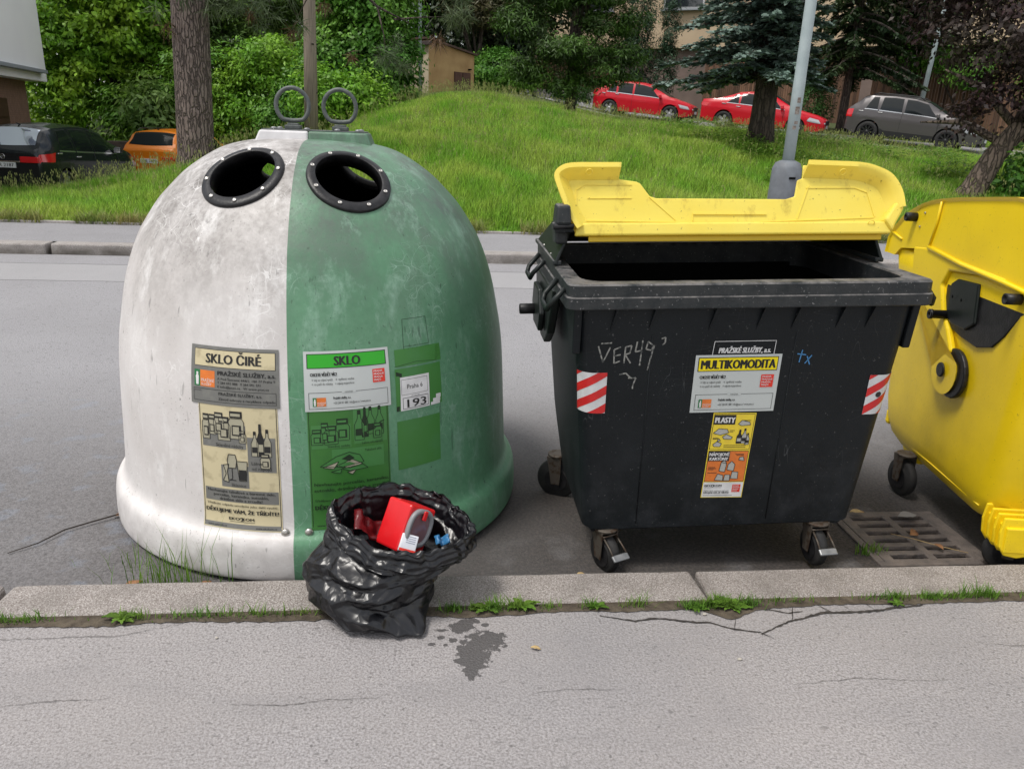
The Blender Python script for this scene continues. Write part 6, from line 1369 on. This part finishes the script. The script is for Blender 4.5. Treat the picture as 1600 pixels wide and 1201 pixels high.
B_PINE = barkmat('pine_bark', (.15, .112, .097), (.21, .165, .145), 15); B_DARK = barkmat('dark_bark', (.06, .045, .035), (.09, .07, .055), 9)
def unit(a): return a/np.maximum(np.linalg.norm(a, axis=1, keepdims=True), 1e-9)
def leaves(C, Nn, T, L, W): 
    B = unit(np.cross(Nn, T)); T2 = unit(np.cross(B, Nn)); L = L[:, None]; W = W[:, None]; dr = np.array([0, 0, -1.])*L*.12
    return np.stack([C-T2*L/2, C+B*W/2-T2*L*.05, C+T2*L/2+dr, C-B*W/2-T2*L*.05], 1)
def lump_leaves(lumps, n, clump, ls, flat=1.0, out=.55, upw=.5):
    """leaves gathered in clumps over overlapping ellipsoids"""
    vol = np.array([l[3]*l[5] for l in lumps], float); vol /= vol.sum(); Vs = []
    for l, fr in zip(lumps, vol):
        m = int(n*fr); nc = max(6, int(m/clump[1])); d = unit(rng.normal(size=(nc, 3))); c0 = np.array(l[:3]); rad = np.array(l[3:6])
        rr = rng.uniform(.62, 1.03, nc)**1; cc = c0+d*rad*rr[:, None]; keep = cc[:, 2] > c0[2]-rad[2]*.92
        cc, d = cc[keep], d[keep]; idx = rng.integers(0, len(cc), m); sz = clump[0]*rng.uniform(.6, 1.3, len(cc))
        off = rng.normal(size=(m, 3))*sz[idx][:, None]*np.array([1, 1, flat]); C = cc[idx]+off
        Nn = unit(d[idx]*out+np.array([0, 0, upw])+rng.normal(size=(m, 3))*.45+unit(off)*.3); T = unit(rng.normal(size=(m, 3))+d[idx]*.5+np.array([0, 0, -.35]))
        s = ls[0]*rng.uniform(.6, 1.25, m); Vs.append(leaves(C, Nn, T, s, s*ls[1]))
    return np.concatenate(Vs)
def trunk(t, pts, rads, m, name='trunk', n=16): 
    P = catmull2([Vector(p) for p in []], 1) if False else [Vector(p) for p in pts]
    mb = MB(); mb.tube(P, rads, n); return mb.build(name, m, t)
def bush(name, label, cat, base, lumps, n, clump, ls, m, flat=1.0, trunkh=None, bark=None, group=None, limbs=5, out=.55, upw=.5):
    z = tz1(*base)-.05; t = thing(name, label, cat, (base[0], base[1], z), group=group)
    V = lump_leaves(lumps, n, clump, ls, flat, out, upw); np_mesh('crown' if trunkh else 'foliage', V, [(0, 1, 2, 3)], m, t)
    h = trunkh or .8; r0 = .16 if trunkh else .05; rr = random.Random(int(abs(base[0]*100)))
    tr = trunk(t, [(0, 0, -.1), (.03, 0, h*.4), (.0, .05, h), (.05, .0, h*1.5)], [r0*1.2, r0, r0*.8, r0*.45], bark or B_DARK, 'trunk' if trunkh else 'stem', 12)
    for i in range(limbs):
        l = rr.choice(lumps); e = Vector((l[0]+l[3]*rr.uniform(-.5, .5), l[1]+l[4]*rr.uniform(-.5, .5), l[2]+l[5]*rr.uniform(-.2, .5))); s = Vector((0, 0, h*rr.uniform(.3, .9)))
        trunk(t, [s, s.lerp(e, .5)+Vector((0, 0, .15)), e], [r0*.5, r0*.3, r0*.1], bark or B_DARK, 'limb', 7)
    return t
GL = 'dense shrubs and trees on the left bank'
bush('leafy_tree', 'big bright green broadleaf tree rising beside the pale panelled house', 'tree', (-11.7, 31.2), [(0, 0, 5.2, 2.9, 2.2, 2.3), (-1.2, -.4, 3.6, 2.0, 1.6, 1.5), (1.5, -.3, 5.6, 2.0, 1.6, 1.7), (.4, 0, 7.4, 2.6, 2.2, 1.7), (-1.6, -.6, 2.2, 1.3, 1.2, 1.2)], 52000, (.27, 70), (.19, .55), F_MAPLE, .38, 2.4, group=GL)
bush('leafy_tree', 'paler yellow green crown added as the bright top of the big broadleaf tree', 'tree', (-10.9, 31.9), [(-.8, 0, 6.1, 1.9, 1.2, .9), (1.2, 0, 6.6, 1.8, 1.2, .9), (0, -.3, 7.6, 2.4, 1.4, 1.1)], 13000, (.24, 60), (.18, .55), leafmat('bright_top_leaf', (.22, .36, .025), (.32, .46, .04)), .4, 3.5, group=GL)  # treetop brightness put into a second, paler leaf colour
bush('juniper_bush', 'spreading dark green juniper with flat layered sprays above the orange car', 'bush', (-9.4, 30.0), [(0, 0, 1.9, 2.2, 1.5, 1.6), (1.3, -.2, 2.9, 1.4, 1.2, 1.5), (-1.1, -.3, 1.3, 1.3, 1.1, 1.0), (.4, -.6, 1.2, 1.6, 1.1, .9), (1.6, -.2, 1.3, 1.2, 1.0, 1.0)], 34000, (.30, 90), (.22, .28), F_JUNI, .28, group=GL, upw=.9)
bush('shrub', 'young pale leafed shrub poking out in front of the juniper', 'bush', (-9.5, 28.3), [(0, 0, 2.4, .75, .6, .7), (.3, 0, 1.6, .7, .6, .7)], 1500, (.22, 30), (.26, .45), leafmat('pale_shrub_leaf', (.14, .25, .06), (.2, .3, .08)), .5, group=GL)
bush('shrub', 'bright green bushy shrub just right of the thick tree trunk', 'bush', (-6.2, 29.2), [(0, 0, 2.0, 1.6, 1.2, 1.6), (.6, -.2, 3.2, 1.2, 1.0, 1.1), (-.8, 0, 1.4, 1.2, 1.0, 1.2), (1.3, -.1, 1.3, 1.1, .9, 1.1)], 24000, (.21, 50), (.15, .5), F_BRIGHT, .5, group=GL)
bush('yew_bush', 'olive green layered yew behind the bright shrub beside the trunk', 'bush', (-7.4, 33.0), [(0, 0, 3.4, 2.2, 1.6, 1.6), (.6, 0, 5.2, 2.0, 1.5, 1.6), (-1.0, 0, 6.2, 2.2, 1.6, 1.6)], 22000, (.32, 80), (.22, .3), leafmat('olive_yew_needle', (.055, .115, .016), (.09, .155, .022), .4, .2), .3, group=GL, upw=.9)
bush('lilac_tree', 'tall rounded green lilac standing between the wooden pole and the ochre shed', 'tree', (-2.35, 27.4), [(0, 0, 2.2, 1.75, 1.3, 1.9), (.35, 0, 3.6, 1.6, 1.2, 1.5), (-.4, 0, 4.4, 1.2, 1.1, 1.2), (.9, -.1, 1.7, 1.2, 1.0, 1.3), (-1.0, -.1, 1.5, 1.1, 1.0, 1.3), (.2, 0, 5.2, 1.2, 1.0, .9)], 38000, (.21, 50), (.15, .6), F_LILAC, .5, 1.2, group=GL)
bush('shrub', 'low fresh green shrub seen through the right lifting ring', 'bush', (-2.55, 24.4), [(0, 0, .9, 1.2, .8, .9), (.7, 0, .7, .8, .6, .7), (-.9, 0, 1.0, .8, .6, .8)], 6500, (.2, 40), (.15, .5), F_BRIGHT, .7, group=GL)
bush('shrub', 'dark green shrub seen through the left lifting ring', 'bush', (-4.3, 27.6), [(0, 0, 1.2, 1.2, .9, 1.3), (-.7, 0, .9, .9, .8, .9), (.7, 0, .9, .9, .7, 1.0)], 8000, (.2, 40), (.16, .5), F_LILAC, .7, group=GL)
bush('pale_tree', 'yellow green tree behind the wooden pole left of the lilac', 'tree', (-5.6, 36.0), [(0, 0, 4.0, 2.6, 1.6, 2.2), (1.4, 0, 6.0, 2.2, 1.6, 1.8), (-1.2, 0, 6.4, 2.0, 1.6, 1.5)], 15000, (.36, 50), (.26, .5), F_MAPLE, .6, 2.0, group=GL)
GB = 'background trees behind the shed and shrubs'
def backtree(base, r, z, n, m, label, name='background_tree'):
    bush(name, label, 'tree', base, [(0, 0, z, r, r*.7, z*.85), (r*.5, 0, z*1.5, r*.8, r*.6, z*.6), (-r*.5, .3, z*1.4, r*.8, r*.6, z*.6), (0, -.3, z*.5, r*.9, r*.6, z*.5)], n, (.5, 70), (.34, .4), m, .55, 2.5, group=GB, limbs=3)
backtree((-10.8, 39), 4.5, 4.2, 16000, F_DARK, 'dark tree between the big broadleaf tree and the far bank'); backtree((-15, 42), 6, 5, 22000, F_LILAC, 'dark green tree far behind the big broadleaf tree at the left'); backtree((-7.5, 44), 5, 5, 20000, F_DARK, 'dark tree far behind the thick trunk'); backtree((-1.5, 45), 4.5, 5.5, 20000, F_DARK, 'dark conifer mass behind the lilac'); 
backtree((2.5, 43), 3.4, 5, 22000, F_DARK, 'dark conifer towering over the ochre shed'); backtree((5.0, 44.5), 3.4, 4.2, 18000, F_DARK, 'dark conifer between the shed and the apartment house')
bush('pine_bush', 'brownish olive conifer right above the shed roof', 'tree', (2.1, 39.5), [(0, 0, 3.6, 1.5, 1.0, .9), (.8, 0, 4.7, 1.3, 1.0, .8), (-.9, 0, 4.6, 1.2, 1.0, .8)], 9000, (.26, 60), (.24, .22), F_OLIVE, .35, 1.5, group=GB)
bush('hedge_bush', 'low green hedge bush right of the shed above the crest', 'bush', (3.0, 38.5), [(0, 0, 1.0, 1.5, .9, .95), (1.0, 0, .8, 1.0, .8, .8)], 9000, (.22, 50), (.17, .4), F_LILAC, .5)
# old yew with open layers
bush('yew_tree', 'old dark yew with open layered branches left of the red hatchback', 'tree', (4.3, 25.7), [(-1.1, 0, 1.45, 1.15, .8, .36), (1.0, .1, 1.4, 1.05, .8, .36), (-.3, -.3, 1.0, .6, .5, .25), (1.4, 0, 2.0, .8, .7, .4), (-.2, -.4, 2.05, 1.2, .8, .40), (-1.5, 0, 2.75, .85, .7, .5), (1.2, 0, 2.9, 1.1, .8, .45), (-.9, 0, 3.7, 1.2, .9, .55), (.7, -.2, 3.9, 1.2, .9, .6), (0, 0, 4.9, 1.5, 1.0, .7), (-1.2, .2, 4.7, .9, .8, .5), (0, 0, 6.2, 1.2, 1, .8)], 60000, (.24, 90), (.15, .24), F_YEW, .40, 2.6, B_DARK, limbs=7, upw=.7)
bush('round_bush', 'small dark round bush at the rear of the red hatchback', 'bush', (6.05, 35.6), [(0.0, 0.0, 0.72, 0.9, 0.72, 0.72)], 3500, (.15, 50), (.12, .4), F_ARB, .6)
# columns
bush('columnar_cypress', 'tall dark columnar cypress behind the red hatchback', 'tree', (9.94, 41.0), [(0.0, 0.0, 1.952, 1.037, 0.854, 2.196), (0.061, 0.0, 4.392, 0.976, 0.854, 2.196), (-0.122, 0.0, 6.588, 0.793, 0.671, 2.074), (0.61, -0.122, 1.464, 0.61, 0.488, 1.342)], 20000, (.17, 60), (.16, .3), F_CYP, 1.3, .8, limbs=2, upw=.8)
bush('columnar_cypress', 'slimmer dark columnar cypress right of the taller one', 'tree', (11.5, 40.5), [(0.0, 0.0, 1.83, 0.549, 0.488, 1.952), (0.0, 0.0, 3.904, 0.464, 0.427, 1.586)], 8000, (.13, 60), (.14, .3), F_CYP, 1.3, .6, limbs=2, upw=.8)
bush('arborvitae', 'small bright green arborvitae between the red saloon and the dark conifer', 'bush', (15.9, 32.8), [(0.0, 0.0, 1.17, 0.806, 0.65, 1.3), (0.0, 0.0, 2.21, 0.624, 0.52, 1.04)], 9000, (.12, 60), (.12, .3), F_ARB, 1.3, limbs=1, upw=.8)
# conifers with real branches
def conifer(name, label, base, h, z0, rmax, nb, m, bark, r0, droop=.25, spray=.34, lean=0, side=None, tw=.055, top=None, dens=.11, hang=0, z0off=0, group=None):
    z = tz1(*base)-.1; t = thing(name, label, 'tree', (base[0], base[1], z), group=group)
    tp = [(lean*k*k*h, 0, h*k) for k in (0, .08, .25, .5, .75, 1)]; trunk(t, tp, [r0*1.35, r0, r0*.82, r0*.6, r0*.35, .02], bark, 'trunk', 18)
    Vs = []; bm_ = MB(); rr = random.Random(int(base[0]*57))
    for i in range(nb):
        k = (i+rr.random())/nb; zb = z0+(h*.97-z0)*k**1.25; a = i*2.39996+rr.uniform(-.35, .35); L = rmax*(1-(zb-z0)/(h*1.02-z0))**.8*rr.uniform(.7, 1.08)
        if side: L *= side(a)
        if hang > .6: L *= min(1, .38+.62*(zb-z0)/1.5)
        if L < .18: continue
        d = np.array([math.cos(a), math.sin(a), 0.]); perp = np.array([-d[1], d[0], 0.]); s = np.array([lean*(zb/h)**2*h, 0, zb]); ns = int(L/dens)+3; tt = np.linspace(.12, 1, ns)
        P = s+d*(L*tt)[:, None]; P[:, 2] += L*(.10*tt-droop*tt**1.6)+(.10*L*np.maximum(0, tt-.7)**1.5)
        bm_.tube([tuple(s)]+[tuple(p) for p in P[::max(1, ns//5)]], [max(.012, .035*L*(1-j/9)) for j in range(len(P[::max(1, ns//5)])+1)], 5)
        for sgn in (-1, 1, 0):
            for q in range(3):
                c = P+rng.normal(0, .02, P.shape); ang = sgn*R(52)+rng.normal(0, .25, ns); sl_ = spray*(1.08-.55*tt)*rng.uniform(.6, 1.2, ns)*(1 if sgn else .8)
                T = d*np.cos(ang)[:, None]+perp*np.sin(ang)[:, None]; T[:, 2] += rng.normal(-.12-hang, .22, ns); T = unit(T)
                Nn = unit(np.stack([rng.normal(0, .35, ns), rng.normal(0, .35, ns), np.ones(ns)*(1-.6*min(1, hang))], 1))
                # each spray = stem of short needle tufts
                for f in (.25, .55, .85):
                    cc = c+T*(sl_*f)[:, None]; Vs.append(leaves(cc, Nn, unit(T+rng.normal(0, .25, T.shape)), sl_*.5, np.full(ns, tw)*rng.uniform(.7, 1.4, ns)))
    bm_.build('limb', bark, t); np_mesh('crown', np.concatenate(Vs), [(0, 1, 2, 3)], m, t); return t
conifer('blue_spruce', 'blue green spruce with a stout dark trunk in front of the red saloon', (8.12, 19.5), 9, 1.7, 2.75, 150, F_SPRUCE, B_DARK, .30, .24, .40, side=lambda a: 1.0 if math.cos(a-2.9) > -.1 else .55, tw=.085, dens=.10)
conifer('drooping_conifer', 'dark drooping conifer rising left of the rear of the grey off roader', (16.3, 31.2), 13, 2.5, 2.7, 95, F_DARK, B_DARK, .17, .45, .50, tw=.085, hang=.55, dens=.14)
conifer('dark_spruce', 'tall dark spruce behind the roof of the grey off roader', (19.4, 32.6), 12, 3.4, 2.3, 70, leafmat('dark_spruce_needle', (.028, .04, .02), (.045, .06, .028), .45, .2), B_DARK, .2, .35, .5, tw=.09, hang=.35)
# purple plum leaning over the right edge
PZ = tz1(11.2, 15.4)
t = thing('purple_plum', 'purple leaved plum tree leaning at the right edge of the photo', 'tree', (11.2, 15.4, PZ-.1), (0, 0, R(-36)))
trunk(t, [(-.16, 0, 0), (-.05, 0, .3), (.2, .05, 1.0), (.55, .1, 1.6), (.7, .2, 2.4), (.5, .3, 4.2), (.6, .3, 6)], [.36, .25, .21, .19, .16, .12, .05], barkmat('plum_bark', (.14, .105, .08), (.2, .15, .12), 9), 'trunk', 16)
for e, s in (((-1.0, -.2, 2.6), (.5, .1, 1.5)), ((1.6, .1, 2.9), (.6, .1, 1.7)), ((-.9, .1, 4.2), (.65, .2, 2.5)), ((1.8, -.2, 4.3), (.6, .2, 2.9)), ((-.2, -.9, 3.1), (.65, .15, 2.1)), ((-1.3, .3, 1.6), (.35, .05, 1.2))):
    trunk(t, [s, tuple(np.array(s)*.45+np.array(e)*.55+np.array([0, 0, .2])), e], [.09, .06, .015], MATS['plum_bark'], 'limb', 8)
V = lump_leaves([(-.25, -.35, 1.75, .50, .5, .42), (.65, -.1, 2.3, .85, .7, .75), (-1.0, 0, 3.15, .75, .7, .55), (-.2, 0, 2.75, .7, .7, .5), (.6, -.2, 3.4, 1.3, 1.0, .8), (-.6, 0, 4.1, 1.2, 1, .7), (1.2, 0, 4.6, 1.5, 1.1, 1.0), (1.3, -.2, 1.6, .55, .5, .45), (0, 0, 5.6, 1.8, 1.2, .9), (-1.5, .3, 3.9, .8, .7, .5)], 17000, (.17, 40), (.12, .55), .6)
np_mesh('crown', V, [(0, 1, 2, 3)], F_PLUM, t)
bush('shrub', 'dark green shrub at the foot of the purple plum', 'bush', (12.4, 15.2), [(0, 0, .5, .9, .6, .6), (.7, -.2, .8, .7, .6, .7)], 5000, (.18, 40), (.14, .5), F_LILAC, .7)
bush('ivy_clump', 'green climber hanging over the plank fence behind the off roader', 'climber', (21.4, 31.0), [(0.0, 0.0, 2.73, 1.95, 0.65, 0.91), (1.56, -2.08, 2.47, 1.17, 0.65, 0.78), (-1.17, 1.56, 3.38, 1.3, 0.78, 0.78)], 9000, (.22, 45), (.15, .5), F_LILAC, .7)
bush('garden_tree', 'dark leafy tree behind the slim white lamp post', 'tree', (19.9, 33.4), [(0.0, 0.0, 4.68, 2.21, 1.56, 1.56), (1.3, -1.3, 6.24, 2.34, 1.56, 1.56), (-1.04, 1.04, 7.02, 2.08, 1.56, 1.3)], 14000, (.3, 50), (.2, .5), leafmat('dark_leaf', (.03, .06, .018), (.05, .085, .022)), .7, 2.4)
# old pine: bare thick trunk, crown high up with a few hanging boughs
PZ = tz1(-4.67, 16.35)
t = thing('old_pine', 'old pine with a thick bare furrowed trunk and hanging needle boughs', 'tree', (-4.67, 16.35, PZ-.1))
trunk(t, [(-.03, 0, 0), (-.01, 0, .12), (0, 0, .4), (.05, .01, 1.5), (.12, .03, 3.2), (.2, .05, 6), (.3, .1, 9)], [.46, .39, .345, .335, .335, .30, .2], B_PINE, 'trunk', 40)
Vg, Vb, bm_ = [], [], MB(); rr = random.Random(4)
def tuftn(c, L, n, out, brown=False, wd=.012):
    c = np.array(c); d = rng.normal(size=(n, 3)); d[:, 2] -= (.9 if brown else .15); d = unit(d+np.array(out)*.6); l = L*rng.uniform(.7, 1.1, n)
    Nn = unit(rng.normal(size=(n, 3))); (Vb if brown else Vg).append(leaves(c+d*(l*.5)[:, None], Nn, d, l, np.full(n, wd)))
def bough(pts, r, tufts):
    bm_.tube(pts, [r*(1-.8*i/(len(pts)-1)) for i in range(len(pts))], 6)
    for c, L, n, b in tufts: tuftn(c, L, n, (0, 0, -.2), b)
zz = PZ-.1
bough([(.2, 0, 5.6), (1.6, -.1, 4.9), (2.8, -.2, 3.9), (3.6, -.25, 3.2), (4.2, -.2, 2.95)], .06, [((3.75, -.25, 2.35), .42, 170, False), ((3.95, -.2, 2.6), .30, 60, False), ((4.05, -.2, 2.2), .3, 90, False), ((2.0, -.1, 2.75), .34, 60, True), ((3.1, -.2, 2.35), .26, 40, True), ((2.6, -.2, 3.2), .3, 50, True), ((4.75, -.2, 2.72), .34, 80, True), ((5.0, -.2, 3.1), .36, 120, False)])
bough([(3.6, -.25, 3.2), (3.72, -.25, 2.7), (3.75, -.25, 2.4)], .02, []); bough([(3.9, -.2, 3.0), (4.3, -.2, 3.05), (4.9, -.2, 3.1)], .022, [((5.25, -.2, 3.15), .36, 80, False)]); bough([(2.8, -.2, 3.9), (2.3, -.1, 3.3), (2.0, -.1, 2.8)], .02, [])
bough([(.3, 0, 6.2), (2.5, .2, 5.3), (4.2, .3, 4.2), (5.2, .3, 3.6)], .05, [((5.2, .3, 3.5), .4, 120, False), ((4.4, .3, 3.7), .36, 80, True), ((3.4, .3, 3.7), .36, 90, False), ((2.6, .2, 3.9), .36, 90, False)])
for i in range(46):
    a = rr.uniform(-.9, 2.3); L = rr.uniform(.5, 2.6); e = (L*math.cos(a)*.9+.2, -abs(math.sin(a))*L*.35-.1, rr.uniform(2.75, 4.6)); tuftn(e, rr.uniform(.28, .42), 46, (0, 0, -.7), rr.random() < .12)
    if i % 3 == 0: bough([(.15, 0, 4.9), ((e[0]+.2)/2, e[1]/2, 4.7), e], .025, [])
for i in range(60):
    a = rr.uniform(0, 6.28); L = rr.uniform(.6, 3.4); e = (L*math.cos(a), L*math.sin(a), rr.uniform(5.0, 9)); tuftn(e, .4, 60, (0, 0, .3))
bm_.build('limb', B_DARK, t); np_mesh('crown', np.concatenate(Vg), [(0, 1, 2, 3)], F_PINE, t); np_mesh('dead_needles', np.concatenate(Vb), [(0, 1, 2, 3)], F_BROWN, t)
